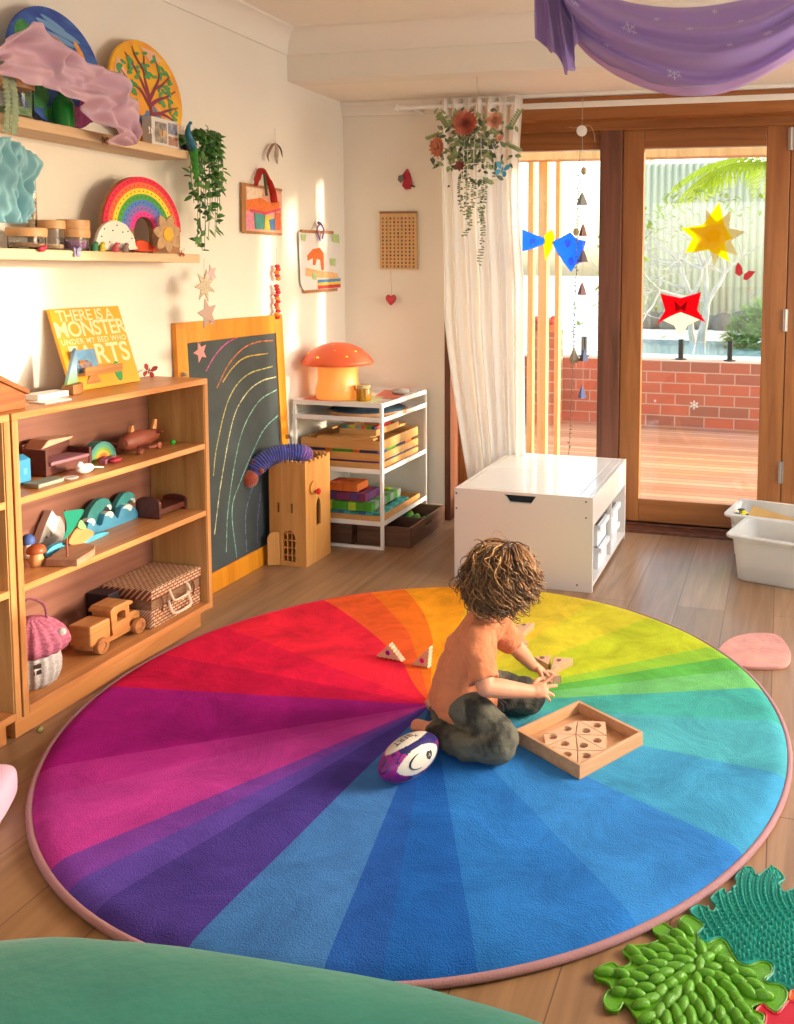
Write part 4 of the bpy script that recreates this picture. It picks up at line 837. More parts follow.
def palm(x, y, z, R_, n, lab, seed, m):
    e = thing('palm', (x, y, .5), lab, 'tree'); r = random.Random(seed)
    MB().tube([(0, 0, 0), (.05, 0, (z-.5)*.5), (0, 0, z-.5)], [.11, .09, .08], 10).build('trunk', BARK, e, smooth=True)
    f = MB()
    for k in range(n):
        a = 2*PI*k/n+r.uniform(-.2, .2); el = r.uniform(.1, 1.2); prev = V((0, 0, z-.5)); d = V((math.cos(a)*math.cos(el), math.sin(a)*math.cos(el), math.sin(el)))
        for s_ in range(16):
            nx = prev+d*R_/16; d = (d-V((0, 0, .075))).normalized(); side = d.cross(V((0, 0, 1))).normalized()
            for sg in (-1, 1): leaf(f, nx, (d*.7+side*sg+V((0, 0, -.25))), V((0, 0, 1)), R_*.34*(1-abs(s_-7)/14), .05)
            prev = nx
    f.build('fronds', m, e); return e
palm(-.15, 12.0, 2.75, 1.35, 26, 'yellow green palm at the upper right of the door pane', 5, PALM); palm(-1.0, 16.8, 4.0, 1.6, 20, 'green palm above the corrugated fence', 8, PALM); palm(3.2, 12.2, 2.2, 1.4, 16, 'deep green palm at the right behind the door', 9, PALM2)
def bush(x, y, z, R_, n, lab, seed, m):
    r = random.Random(seed); f = MB(); e = thing('garden_bush', (x, y, z), lab, 'bush')
    for i in range(n):
        d = V((r.gauss(0, 1), r.gauss(0, 1), abs(r.gauss(0, 1)))).normalized(); p = d*R_*r.uniform(.55, 1); leaf(f, p, d+V((r.uniform(-.6, .6),)*3), V((0, 0, 1)), .14, .06)
    f.build('foliage', m, e); MB().tube([(0, 0, 0), (0, 0, R_*.6)], .04, 8).build('stem', BARK, e)
bush(-.12, 10.5, .5, .5, 900, 'leafy green bush below the palms', 3, PALM2); bush(1.1, 10.9, .5, .7, 900, 'taller leafy bush at the right of the door view', 4, PALM2)
# timber screen posts and eave beam outside the left window
PT_ = wood('screen_post', 'e0b070', 'c89450', 'z', .6, .6)
for i, (a, b2, Y_) in enumerate(((527.5, 533, 6.4), (538, 547, 6.2), (555, 559.5, 6.4))):
    xa, xb = ony(a, 250, Y_).x, ony(b2, 250, Y_).x
    o = MB().box((0, 0, 0), (xb-xa, .07, 2.5)).build('timber_post', PT_, bevel=.004); o.location = (xa, Y_, -.08); tag(o, ('narrow timber post nearest the curtain outside', 'wide pale timber post outside the left window', 'slim timber post behind the chimes')[i], 'post', 'timber posts outside')
o = MB().box((0, 0, 0), (9, .12, .16)).build('eave_beam', PT_, bevel=.004); o.location = (-5, 6.0, ony(700, 155, 6.0).z-.01); tag(o, 'pale timber eave beam across the top of the panes outside', 'beam')
# ================= helpers for cut-out shapes standing in a vertical plane
def cutx(name, pxs, X, th, m, parent=None, bev=0, sm=0, smooth=False):
    P = [onx(x, y, X) for x, y in pxs]
    if sm:
        Q_ = []; n_ = len(P)
        for i in range(n_):
            a, b_, c, d = P[i-1], P[i], P[(i+1) % n_], P[(i+2) % n_]
            for k in range(sm): t = k/sm; Q_.append(.5*((2*b_)+(c-a)*t+(2*a-5*b_+4*c-d)*t*t+(3*b_-a-3*c+d)*t**3))
        P = Q_
    mb = MB(T(*(-parent.location)) if parent is not None else None)
    mb.prism([(p.y, p.z) for p in P], th, Matrix(((0, 0, 1, X-th), (1, 0, 0, 0), (0, 1, 0, 0), (0, 0, 0, 1))))
    c = sum(P, V())/len(P)
    if parent is None:
        mb.v = [p-c for p in mb.v]; o = mb.build(name, m, None, bevel=bev); o.location = c; return o
    return mb.build(name, m, parent, bevel=bev)
def cuty(name, pxs, Y, th, m, parent=None, bev=0, sm=0):
    P = [ony(x, y, Y) for x, y in pxs]
    if sm:
        Q_ = []; n_ = len(P)
        for i in range(n_):
            a, b_, c, d = P[i-1], P[i], P[(i+1) % n_], P[(i+2) % n_]
            for k in range(sm): t = k/sm; Q_.append(.5*((2*b_)+(c-a)*t+(2*a-5*b_+4*c-d)*t*t+(3*b_-a-3*c+d)*t**3))
        P = Q_
    mb = MB(T(*(-parent.location)) if parent is not None else None)
    mb.prism([(p.x, p.z) for p in P], th, Matrix(((1, 0, 0, 0), (0, 0, 1, Y), (0, 1, 0, 0), (0, 0, 0, 1))))
    c = sum(P, V())/len(P)
    if parent is None:
        mb.v = [p-c for p in mb.v]; o = mb.build(name, m, None, bevel=bev); o.location = c; return o
    return mb.build(name, m, parent, bevel=bev)
def cr(ox, oy, s): return lambda pts: [(ox+x/s, oy+y/s) for x, y in pts]
def cl(name, col, **k): return mat(name, col, k.pop('rough', .6), **k)
STR = cl('string', 'b8a890', rough=.9)
# ================= round painted discs on the upper shelf
def disc(yc, zc, r, lab, m, name='round_painting'):
    e = thing(name, (-2.235, yc, UZ), lab, 'painting', rot=(0, -.10, 0)); h = zc-UZ
    Mx = Matrix(((0, 0, 1, -.012), (1, 0, 0, 0), (0, 1, 0, r+.001), (0, 0, 0, 1)))
    MB().lathe([(0, 0), (r, 0), (r, .012), (0, .012)], 72, Mx).build('disc', m, e, bevel=.002, seg=1); return e
def dpart(e, polys, name, m, z=.0008, label=None):      # flat painted shapes on the disc face, (y, z) local
    if len(polys) < 10:
        for k, P in enumerate(polys): MB().prism(P, .0006, Matrix(((0, 0, 1, z*.5+.0003*k), (1, 0, 0, 0), (0, 1, 0, 0), (0, 0, 0, 1)))).build(name, m, e)
        return
    mb = MB()
    for k, P in enumerate(polys): mb.prism(P, .0006, Matrix(((0, 0, 1, z*.5+.00002*k), (1, 0, 0, 0), (0, 1, 0, 0), (0, 0, 0, 1))))
    return mb.build(name, m, e)
SEA = mat('blue_painting', '3f6fb4', .6, col2='2b3f96', vs=9, stretch=(1, 1, 2.4))
y1 = onx(59, 70, -2.25).y; R1 = .19
d1_ = disc(y1, 0, R1, 'round blue painting of a swirling sea sky on the upper shelf', SEA)
def blob(cy, cz, ry, rz_, n=14, rot=0, ws=0): return [(cy+ry*math.cos(a)*math.cos(rot)-rz_*math.sin(a)*math.sin(rot), cz+ry*math.cos(a)*math.sin(rot)+rz_*math.sin(a)*math.cos(rot)) for a in [2*PI*i/n for i in range(n)]]
dpart(d1_, [blob(-.12, .27, .035, .045), blob(-.1, .10, .05, .05), blob(-.03, .04, .05, .03)], 'painted_greenery', cl('paint_green', '3f8a4a', var=.3, vs=60))
dpart(d1_, [blob(.1, .22, .035, .03), blob(.13, .16, .035, .04), blob(.05, .05, .06, .035), blob(.11, .08, .04, .04)], 'painted_coral', cl('paint_magenta', 'b04a90', var=.35, vs=60), .0014)
dpart(d1_, [blob(.055, .20, .022, .03, rot=.5), blob(.10, .27, .01, .035, rot=.6)], 'painted_flower', cl('paint_orange', 'eca04a', var=.2, vs=60), .002)
dpart(d1_, [blob(.02, .315, .09, .012, rot=-.2), blob(.0, .335, .05, .008, rot=-.3), blob(.02, .29, .07, .01, rot=-.15)], 'painted_waves', cl('paint_skyblue', '6f9cc8'), .0014)
YEL = mat('yellow_painting', 'eeb424', .6, col2='e89a3c', vs=14)
y2 = onx(149, 95, -2.25).y; d2_ = disc(y2, 0, .19, 'round yellow painting of a leafy tree on the upper shelf', YEL)
dpart(d2_, [[(-.12, .05), (0.0, .10), (.0, .13), (-.15, .13), (-.155, .11)], [(0.01, .06), (.12, .05), (.02, .16)]], 'painted_hills', cl('paint_slate', '5a80a4', var=.2, vs=40))
dpart(d2_, [[(.02, .17), (.14, .06), (.165, .10), (.1, .12)], [(-.16, .25), (-.14, .30), (-.1, .25), (-.12, .17), (-.165, .16)], [(-.02, .36), (.06, .355), (.1, .33), (.03, .31)]], 'painted_sky', cl('paint_peach', 'e8b490'), .0012)
def limb(pts, w): 
    out = []; P = smoothc([V((0, a, b_)) for a, b_ in pts], 5); n_ = len(P); L_ = []; R_ = []
    for i, p in enumerate(P):
        t = (P[min(i+1, n_-1)]-P[max(i-1, 0)]).normalized(); s = V((0, -t.z, t.y))*w*(1-.8*i/n_); L_.append((p+s)); R_.append(p-s)
    return [(q.y, q.z) for q in L_]+[(q.y, q.z) for q in R_[::-1]]
limbs = [limb([(.0, .0), (-.002, .06), (.005, .13), (0, .20), (-.01, .26), (0, .33)], .013), limb([(0, .15), (-.04, .20), (-.09, .22), (-.14, .26)], .008), limb([(0, .18), (-.04, .25), (-.08, .30), (-.1, .32)], .007),
 limb([(0, .17), (.04, .22), (.07, .27), (.06, .33)], .008), limb([(0, .15), (.05, .18), (.1, .20), (.155, .23)], .008), limb([(.005, .12), (.06, .13), (.11, .12), (.15, .09)], .008), limb([(.05, .13), (.1, .15), (.16, .17)], .006), limb([(.04, .22), (.08, .24), (.13, .28)], .006), limb([(-.01, .27), (-.05, .32), (-.06, .35)], .005)]
dpart(d2_, limbs, 'painted_tree', cl('paint_plum', '8a3a4a'), .002)
r3 = random.Random(4); dpart(d2_, [(lambda a, d, r_: blob(d*math.cos(a), .19+d*math.sin(a)*.95, .0145, .0065, 8, r_))(r3.uniform(-.5, 3.7), r3.uniform(.06, .16), r3.uniform(0, 3)) for i in range(85)], 'painted_leaves', cl('paint_leafgreen', '4f9a5c'), .0026)
dpart(d2_, [blob(-.05, .135, .028, .028, 20)], 'painted_sun', cl('paint_sun', 'f0a040'), .001)
# ================= cloth surfaces
def sheetgrid(name, up, lo, X, depth, m, label, cat, seed=0, nu=70, nv=26, fold=3.0, sag=.0, fn=onx):
    U = smoothc([fn(x, y, X) for x, y in up], 12); L_ = smoothc([fn(x, y, X) for x, y in lo], 12)
    def at(P, t): f_ = t*(len(P)-1); i = min(int(f_), len(P)-2); return P[i].lerp(P[i+1], f_-i)
    c = (U[0]+L_[-1])/2
    def g(u, v):
        p = at(U, u).lerp(at(L_, u), v); q = V((u*fold*2+seed, v*fold, seed))
        d = noise.noise(q)*depth+noise.noise(q*2.3)*depth*.45+abs(noise.noise(V((u*7+v*2, v*1.5-u*2, seed+4))))*depth*.6
        p = p+((V((1, 0, 0)) if fn is onx else V((0, -1, 0)))*d); return p-c
    o = MB().grid(g, nu, nv).build(name, m, None, smooth=True, angle=180, solid=.0006, normals=False); o.location = c; return tag(o, label, cat)
PSILK = mat('pink_silk', 'ecccdc', .5, translucent=.35, alpha=.93, sheen=.2); TSILK = mat('aqua_silk', 'b0e0ea', .55, translucent=.4, alpha=.92)
c1 = cr(0, 0, 3.97)
sheetgrid('silk_scarf', c1([(-20, 200), (85, 98), (150, 92), (232, 130), (250, 190), (330, 255), (420, 275), (505, 310), (500, 370), (540, 410), (548, 470), (524, 560)]), c1([(-20, 265), (40, 300), (120, 335), (190, 345), (240, 380), (300, 400), (350, 420), (380, 480), (410, 510), (430, 545), (475, 565), (520, 580)]), -2.10, .07, PSILK, 'pale pink silk scarf draped over the upper wall shelf', 'scarf', 3)
sheetgrid('silk_scarf', [(-14, 140), (5, 137), (20, 148), (35, 155)], [(-14, 222), (6, 223), (18, 224), (31, 219)], -2.10, .045, TSILK, 'aqua blue silk hanging at the left edge below the upper shelf', 'scarf', 9)
# ================= jars and bits on the shelves
CLR = mat('clear_glass', 'ffffff', .05, trans=1, ior=1.3, spec=.4); CORK = wood('lid_wood', 'cfa070', 'b88450', 'x', 2, .5)
def jar(px, X, z0, r, hg, lh, fill, fh, label, extra=None):
    y = onx(px[0], px[1], X).y; e = thing('glass_jar', (X, y, z0+.0005), label, 'jar')
    MB().lathe([(0, 0), (r*.94, 0), (r, .004), (r, hg), (r*.94, hg), (r*.94, .006), (0, .006)], 28).build('glass_body', CLR, e, smooth=True)
    MB().lathe([(0, hg), (r*1.06, hg), (r*1.08, hg+.004), (r*1.08, hg+lh-.003), (r*1.05, hg+lh), (0, hg+lh)], 30).build('wooden_lid', CORK, e, smooth=True)
    if fill: MB().lathe([(0, .0065), (r*.9, .0065), (r*.9, fh), (0, fh+.003)], 20).build('contents', fill, e, smooth=True)
    if extra: MB().lathe([(0, hg+lh+.0005), (r*1.08, hg+lh+.0005), (r*1.08, hg+lh*2), (0, hg+lh*2)], 30).build('second_lid', CORK, e, smooth=True)
    return e
fillb, fillp, fillt = cl('brown_bits', '9a7048', var=.4, vs=120), cl('purple_bits', '8c5a80', var=.5, vs=120), cl('tan_bits', 'b89a70', var=.4, vs=120)
jar((27, 245), -2.23, LZ, .052, .038, .026, fillb, .02, 'wide squat jar with wooden lid at the left end of the lower shelf')
jar((37, 243), -2.29, LZ, .022, .068, .024, fillt, .03, 'narrow jar with wooden lid standing behind the squat jar')
jar((52, 245), -2.23, LZ, .037, .066, .026, fillt, .018, 'clear jar with wooden lid, second jar from the rainbow')
jar((74, 246), -2.23, LZ, .045, .042, .028, fillp, .032, 'jar of purple bits with a doubled wooden lid beside the rainbow', True)
jar((33, 243), -2.265, LZ, .0145, .22, .032, fillt, .16, 'tall thin glass tube jar with wooden cap behind the jars')
jar((15, 115), -2.22, UZ, .05, .085, .03, cl('green_bits', '7a9a6a', var=.4, vs=80), .03, 'glass jar with wooden lid below the pink scarf')
o = MB().lathe([(0, 0), (.03, 0), (.032, .07), (.028, .08), (.014, .1), (.014, .115), (0, .115)], 20).build('green_bottle', mat('green_glass', '1f8a34', .15, trans=.35, ior=1.4), smooth=True); o.location = (-2.205, onx(64, 118, -2.205).y, UZ+.0005); tag(o, 'bright green bottle under the pink scarf', 'bottle')
# photo box
ya, yb = onx(152, 140, -2.19).y, onx(179, 148, -2.19).y
e = thing('photo_box', (-2.23, ya, UZ+.0005), 'small white box with pictures on its face, on the upper shelf', 'box'); h_ = .1; MB().box((0, 0, 0), (.04, yb-ya, h_)).build('box_body', cl('box_white', 'd8d2cc'), e, bevel=.001)
L3 = yb-ya
for a, b_, c, d, col, nm in ((.12, .55, .12, .85, '6a6a72', 'picture'), (.6, .95, .5, .9, '5a78b0', 'picture'), (.6, .95, .1, .42, 'b06048', 'picture')): MB().box((.04, L3*a, h_*c), (.0406, L3*b_, h_*d)).build('printed_picture', mat('print_'+col, col, .5, var=.5, vs=70, col2='b8a898'), e)
e = thing('dark_cup', (-2.235, onx(183, 145, -2.235).y+.03, UZ+.0005), 'small black cup on the upper shelf behind the peacock', 'cup'); MB().lathe([(0, 0), (.026, 0), (.03, .055), (.027, .055), (.024, .004), (0, .004)], 24).build('cup_body', cl('cup_black', '202022', rough=.3), e, smooth=True); MB().tube([(.0, -.029, .045), (.0, -.045, .04), (0, -.045, .02), (0, -.027, .012)], .003, 8).build('handle', cl('cup_black', '202022'), e, smooth=True)
# peacock
c5 = cr(160, 100, 4.267); pk = thing('peacock_ornament', onx(191, 150, -2.15), 'blue and green peacock ornament clipped on the upper shelf end', 'ornament'); pkT = T(*(-pk.location))
def px_(x, y, X): return onx(160+x/4.267, 100+y/4.267, X)
MB(pkT).tube(smoothc([px_(128, 98, -2.14), px_(120, 120, -2.14), px_(122, 150, -2.14), px_(134, 185, -2.145), px_(142, 205, -2.15)], 5), [.004+.010*min(1, i/12) for i in range(21)], 12).ball(px_(130, 98, -2.138), .0065, 12, 8).build('body', cl('peacock_blue', '1f6a86', rough=.4, var=.3, vs=50), pk, smooth=True)
MB(pkT).tube(smoothc([px_(142, 200, -2.15), px_(146, 250, -2.145), px_(152, 300, -2.145), px_(154, 345, -2.145)], 6), [.012, .015, .017, .018, .018, .018, .017, .016, .016, .015, .014, .013, .012, .011, .010, .008, .006, .004, .003], 10, flat=.4).build('tail', cl('peacock_green', '3f9a34', rough=.5, var=.4, vs=90), pk, smooth=True)['label'] = 'bright green tail'
# trailing plant
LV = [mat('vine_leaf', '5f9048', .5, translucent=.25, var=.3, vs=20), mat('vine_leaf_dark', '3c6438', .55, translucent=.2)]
tp_ = thing('trailing_vine', (-2.24, uy-.02, UZ+.001), 'trailing green vine spilling off the right end of the upper shelf', 'plant'); rv = random.Random(21); tT = T(*(-tp_.location))
MB().lathe([(0, 0), (.022, 0), (.03, .04), (.026, .04), (.02, .006), (0, .006)], 18).build('pot', cl('cup_black', '202022'), tp_, smooth=True)
lvA = MB(tT); lvB = MB(tT); st = MB(tT)
ends = [(190, 640), (205, 600), (160, 600), (240, 560), (170, 520), (215, 500), (255, 450), (160, 420), (230, 400), (195, 560), (250, 330), (180, 640), (235, 590), (145, 440), (265, 380), (200, 460)]
for k, (ex_, ey_) in enumerate(ends):
    p0_ = V(tp_.location)+V((0, 0, .035)); p1_ = px_(rv.uniform(170, 240), rv.uniform(130, 170), -2.2); p3_ = px_(ex_, ey_, -2.2+rv.uniform(-.05, .04)); p2_ = px_(ex_+rv.uniform(-15, 15), 250, -2.2+rv.uniform(-.04, .04))
    P = smoothc([p0_, p1_, p2_, p2_.lerp(p3_, .5)+V((0, rv.uniform(-.01, .01), 0)), p3_], 14); st.tube(P, .0011, 5)
    for i in range(3, len(P), 1):
        if rv.random() < (.75 if i < 30 else .42):
            d = V((rv.uniform(-.9, 1), rv.uniform(-1, 1), rv.uniform(-.9, .35))); leaf(lvA if rv.random() < .62 else lvB, P[i], d, V((1, 0, .6)), rv.uniform(.026, .044), rv.uniform(.014, .023))
st.build('stems', cl('vine_stem', '4a6a34'), tp_); lvA.build('leaves', LV[0], tp_); lvB.build('dark_green_leaves', LV[1], tp_).name = 'darker_leaves'  # second leaf set is a darker green, mixed in at random
# eucalyptus sprig at far left of the upper shelf
sp_ = thing('leaf_sprig', onx(10, 130, -2.14), 'grey green leaf sprig hanging at the far left of the upper shelf', 'sprig'); mb = MB(T(*(-sp_.location))); P = smoothc([onx(8, 78, -2.14), onx(11, 105, -2.14), onx(9, 130, -2.14)], 6); mb.tube(P, .0012, 5)
for i, p in enumerate(P):
    for s in (-1, 1): leaf(mb, p, V((.3, s, -.2)), V((1, 0, 0)), .028, .018)
mb.build('sprig', mat('sage_leaf', '8a9a7c', .6), sp_)
# ================= rainbow board, cloud, flower
c4 = cr(90, 160, 6.1); XR = -2.235
rb_ = thing('rainbow_board', onx(*c4([(300, 548)])[0], XR), 'wooden peg board rainbow standing on the lower wall shelf', 'toy rainbow'); rb_.location.z = LZ+.0005
ctr = onx(*c4([(312, 425)])[0], XR); lft = onx(*c4([(75, 395)])[0], XR); topp = onx(*c4([(245, 93)])[0], XR); Rw = (onx(*c4([(550, 415)])[0], XR).y-lft.y)/2; cy_ = lft.y+Rw; Rh = topp.z-ctr.z; loc = V((XR, cy_, ctr.z))
def ringp_(r0, r1, a0=0, a1=PI, n=48): return [(r1*math.cos(a0+(a1-a0)*i/n)*Rw, r1*math.sin(a0+(a1-a0)*i/n)*Rh) for i in range(n+1)]+[(r0*math.cos(a0+(a1-a0)*i/n)*Rw, r0*math.sin(a0+(a1-a0)*i/n)*Rh) for i in range(n, -1, -1)]
RM3 = T(*(loc-rb_.location)) @ Matrix(((0, 0, 1, 0), (1, 0, 0, 0), (0, 1, 0, 0), (0, 0, 0, 1)))
base_z = LZ-ctr.z
bp_ = ringp_(.24, 1.0); bp_ = [(Rw, base_z)]+ringp_(.24, 1)[:49]+[(-Rw, base_z), (-Rw*.24, base_z)]+ringp_(.24, 1)[49:]+[(Rw*.24, base_z)]
MB(RM3).prism(bp_, .016, T(0, 0, -.018)).build('backing_board', wood('rainbow_ply', 'b8845a', '94653e', 'y', 2, .6), rb_)
for i, (c, n_) in enumerate((('e01c44', 'red'), ('f0683c', 'orange'), ('f6d22c', 'yellow'), ('44a040', 'green'), ('4c7cc8', 'blue'), ('8a6ab8', 'lilac'), ('f03a94', 'pink'))):
    r1_ = 1-.108*i; MB(RM3).prism(ringp_(r1_-.104, r1_), .005, T(0, 0, -.002)).build(n_+'_band', cl('rainbow_'+n_, c), rb_)['label'] = n_+' painted band'
pg = MB(RM3)
for i in range(7):
    r = 1-.108*i-.052
    for k in range(int(26*r)+2): a = PI*(k+.5)/(int(26*r)+2); pg.lathe([(0, 0), (.0024, 0), (.0024, .0006), (0, .0006)], 8, T(r*Rw*math.cos(a), r*Rh*math.sin(a), .0031))
pg.build('peg_holes', cl('peg_dark', '4a2c34'), rb_)['kind'] = 'stuff'
cld = cutx('cloud_board', c4([(48, 545), (45, 480), (62, 430), (95, 390), (140, 370), (185, 378), (225, 400), (245, 430), (270, 470), (280, 520), (278, 548)]), XR+.045, .012, cl('cloud_white', 'e6dfd2'), None, .002, 4)
ce = thing('cloud_board', (XR+.045, cld.location.y, LZ+.0005), 'white spotted wooden cloud leaning on the left foot of the rainbow', 'toy cloud'); off = V(cld.location)-V(ce.location); cld.name = 'cloud_face'; cld.parent = ce; cld.location = off; cld.location.z += .001
cd = MB(T(*(-ce.location)))
for x, y in ((88, 420), (165, 398), (72, 465), (140, 430), (200, 440), (232, 435), (255, 478), (120, 500), (180, 510)): cd.ball(onx(*c4([(x, y)])[0], XR+.046), .0024, 8, 5)
cd.build('cloud_spots', cl('peg_dark', '4a2c34'), ce)['kind'] = 'stuff'
fo = onx(*c4([(465, 455)])[0], XR+.06); fw = thing('wooden_flower', (fo.x, fo.y, LZ+.0005), 'wooden flower with yellow centre leaning on the rainbow', 'toy flower'); FT = T(0, 0, fo.z-LZ) @ Matrix(((0, 0, 1, 0), (1, 0, 0, 0), (0, 1, 0, 0), (0, 0, 0, 1)))
PET = mat('flower_wood', 'b8946c', .7, var=.2, vs=60)
fr_ = .078
for k in range(7):
    a = 2*PI*k/7+.3; mb = MB(FT @ Rz(a)); sc_ = min(1, (fo.z-LZ)/fr_/max(.15, -math.sin(a))) if math.sin(a) < 0 else 1
    mb.prism([(.016, -.008), (.03, -.019), (.05*sc_, -.021), (.066*sc_, -.012), (fr_*sc_, 0), (.066*sc_, .012), (.05*sc_, .021), (.03, .019), (.016, .008)], .006, T(0, 0, .0004*k)).build('petal', PET, fw, bevel=.002)
MB(FT).lathe([(0, .0), (.026, 0), (.026, .010), (.02, .013), (0, .014)], 24).build('centre', cl('flower_yellow', 'e8a828'), fw, smooth=True)['label'] = 'yellow centre'
o = cutx('orange_disc', c4([(278, 555), (285, 500), (310, 488), (360, 500), (400, 530), (415, 555)]), XR+.03, .02, cl('disc_orange', 'd84a20'), None, .004, 3); o.location.z = max(o.location.z, LZ+.02); tag(o, 'orange red half disc on the lower shelf inside the rainbow', 'toy')
for px, c, lab in (((93, 247), '2f7a50', 'small green toy figure left of the cloud board'), ((100, 245), 'c8b430', 'small yellow toy figure in front of the cloud board'), ((114, 245), 'd85a68', 'small pink toy figure in front of the cloud board'), ((124, 247), 'a08078', 'small brown toy figure beside the orange disc')):
    p = onx(*px, XR+.055); e = thing('toy_figure', (p.x+.006, p.y, LZ+.0005), lab, 'toy figure'); m_ = cl('fig_'+c, c, var=.3, vs=60); MB().lathe([(0, 0), (.011, 0), (.012, .01), (.007, .022), (0, .024)], 12).build('body', m_, e, smooth=True); MB().ball((0, .006, .0245), .0075, 10, 6).build('head', m_, e, smooth=True)
# little butterflies clipped on the shelf edges
def bfly(loc, s, m, label, rot=(0, 0, 0), name='butterfly_clip', m2=None, g=None):
    e = thing(name, loc, label, 'butterfly', g, rot=rot)
    up = [(.08, .05), (.35, .75), (.75, .95), (1.0, .8), (.9, .35), (.45, .02)]; lo = [(.08, -.05), (.5, -.02), (.8, -.3), (.75, -.7), (.45, -.85), (.2, -.5)]
    for sg in (-1, 1):
        w = MB(Ry(-.35*sg)).prism([(x*s*sg, y*s) for x, y in up], .001).build('upper_wing', m, e); w = MB(Ry(-.35*sg)).prism([(x*s*sg, y*s) for x, y in lo], .001).build('lower_wing', m2 or m, e)
    MB().tube([(0, -.5*s, .001), (0, .1*s, .002), (0, .5*s, .001)], [.04*s, .08*s, .04*s], 8).build('body', cl('insect_dark', '3a2a28'), e, smooth=True); return e
fx = (PI/2, 0, PI/2)
bfly(onx(104, 141, UX+.001), .016, cl('wing_brown', '8c6038'), 'brown butterfly clip on the upper shelf edge below the scarf', fx)
bfly(onx(150, 131, UX+.001), .016, cl('wing_clear', 'd8cfc8'), 'pale see through butterfly clip beneath the photo box', fx)
bfly(onx(162, 134, UX+.001), .016, cl('wing_gold', 'd8a868'), 'gold butterfly clip beneath the photo box', fx)
bfly(onx(76, 252.5, UX+.001), .018, cl('wing_lilac', '8c8cb8'), 'lilac blue butterfly clip on the lower shelf edge below the jars', fx)
bfly(onx(181, 252.5, UX+.001), .018, cl('wing_white', 'd8cabc'), 'white and rust butterfly clip at the right of the lower shelf edge', fx, m2=cl('wing_rust', 'b0502c'))
o = MB().ball((0, 0, 0), (.008, .014, .009), 12, 8).ball((0, .013, .007), (.006, .007, .006), 10, 6).build('bird_clip', cl('bird_red', 'a82c3c'), smooth=True); o.location = onx(42, 249, UX+.009); tag(o, 'tiny red bird clip on the lower shelf edge below the jars', 'bird clip')
# ================= hanging stars off the lower shelf end
SIL = mat('silver_mirror', 'b4a898', .25, .85); PKS = cl('star_pink', 'd8b0b0', rough=.3)
hs = thing('star_mobile', onx(204, 258, -2.19), 'string of mirror stars hanging off the lower wall shelf end', 'mobile'); hT = T(*(-hs.location))
def starx(px, py, rpx, n_, m, X=-2.19, rot=PI/2, th=.004, inner=.45, name='mirror_star'):
    c = onx(px, py, X); r = abs(onx(px, py-rpx, X).z-c.z); return MB(hT @ Matrix.Translation(c) @ Matrix(((0, 0, 1, 0), (1, 0, 0, 0), (0, 1, 0, 0), (0, 0, 0, 1)))).prism(star_poly(n_, r, r*inner, rot), th).build(name, m, hs, bevel=.0008, seg=1)
starx(211, 273, 9, 5, PKS, -2.21, 1.9); starx(204.5, 286, 17, 7, SIL, -2.19, 1.4); starx(207, 313.5, 16, 5, mat('rose_mirror', 'b89c94', .28, .75), -2.185, 1.8); starx(211, 322, 4, 5, PKS, -2.2); starx(200, 352, 11, 5, cl('star_coral', 'd88a84', rough=.35), -2.18, 1.9)
MB(hT).tube([onx(204, 258, -2.19), onx(204, 276, -2.19)], .0008, 5).tube([onx(204, 300, -2.187), onx(205, 305, -2.187)], .0008, 5).tube([onx(203, 322, -2.187), onx(200, 345, -2.18)], .0008, 5).build('hanging_string', STR, hs)
# ================= pictures on the left wall
c6 = cr(160, 100, 4.179); XA = XW+.012
def onwall(pts, X=XA): return [onx(*p, X) for p in c6(pts)]
a1 = thing('hanging_picture', onwall([(425, 285)])[0], 'colourful hand painted picture with red ribbon on the left wall', 'picture')
def pcut(nm, pts, X, th, m, par, fn=c6): return cutx(nm, fn(pts), X, th, m, par)
pcut('canvas', [(350, 352), (508, 372), (510, 556), (352, 548)], XA, .004, cl('canvas_pink', 'e8a890', var=.2, vs=30), a1)
for nm, pts, col in (('painted_cream_patch', [(360, 362), (430, 372), (425, 420), (365, 415)], 'f0d4b8'), ('painted_orange_patch', [(360, 418), (420, 408), (460, 430), (500, 425), (500, 460), (430, 470), (362, 460)], 'ee7a34'), ('painted_pink_patch', [(360, 465), (390, 470), (395, 540), (360, 538)], 'e890a8'), ('painted_teal_patch', [(395, 470), (440, 478), (435, 540), (400, 540)], '4fa09a'), ('painted_yellow_patch', [(440, 482), (470, 490), (465, 543), (438, 541)], 'e0b838'), ('painted_blue_patch', [(455, 500), (480, 495), (480, 545), (462, 543)], '3f6fa0'), ('painted_rust_patch', [(482, 470), (504, 475), (504, 545), (482, 544)], 'd8663a'), ('painted_magenta_stroke', [(380, 455), (440, 468), (504, 452), (504, 462), (440, 480), (378, 466)], 'd84a68')):
    _k1 = globals().get('_k1', 0)+1; pcut(nm, pts, XA+.0012+.0005*_k1, .001, cl('pp_'+col, col, var=.15, vs=50), a1)
fb = wood('picture_bar', 'c08a58', '9c683c', 'z', 1, .5)
pcut('frame_bar', [(343, 345), (358, 347), (360, 552), (345, 550)], XA+.004, .010, fb, a1); pcut('frame_bar', [(352, 546), (510, 556), (510, 566), (352, 556)], XA+.005, .010, fb, a1); pcut('frame_bar', [(350, 345), (510, 372), (511, 382), (350, 357)], XA+.005, .010, fb, a1)
RIB = cl('ribbon_red', 'b8281c', rough=.6, var=.3, vs=30)
sT = T(*(-a1.location))
MB(sT).tube(smoothc(onwall([(400, 358), (412, 310), (426, 288), (450, 330), (470, 380), (478, 428)], XA+.016), 6), [.012]*3+[.018]*8+[.014]*8+[.018]*12, 8, flat=.35).build('red_ribbon', RIB, a1, smooth=True)
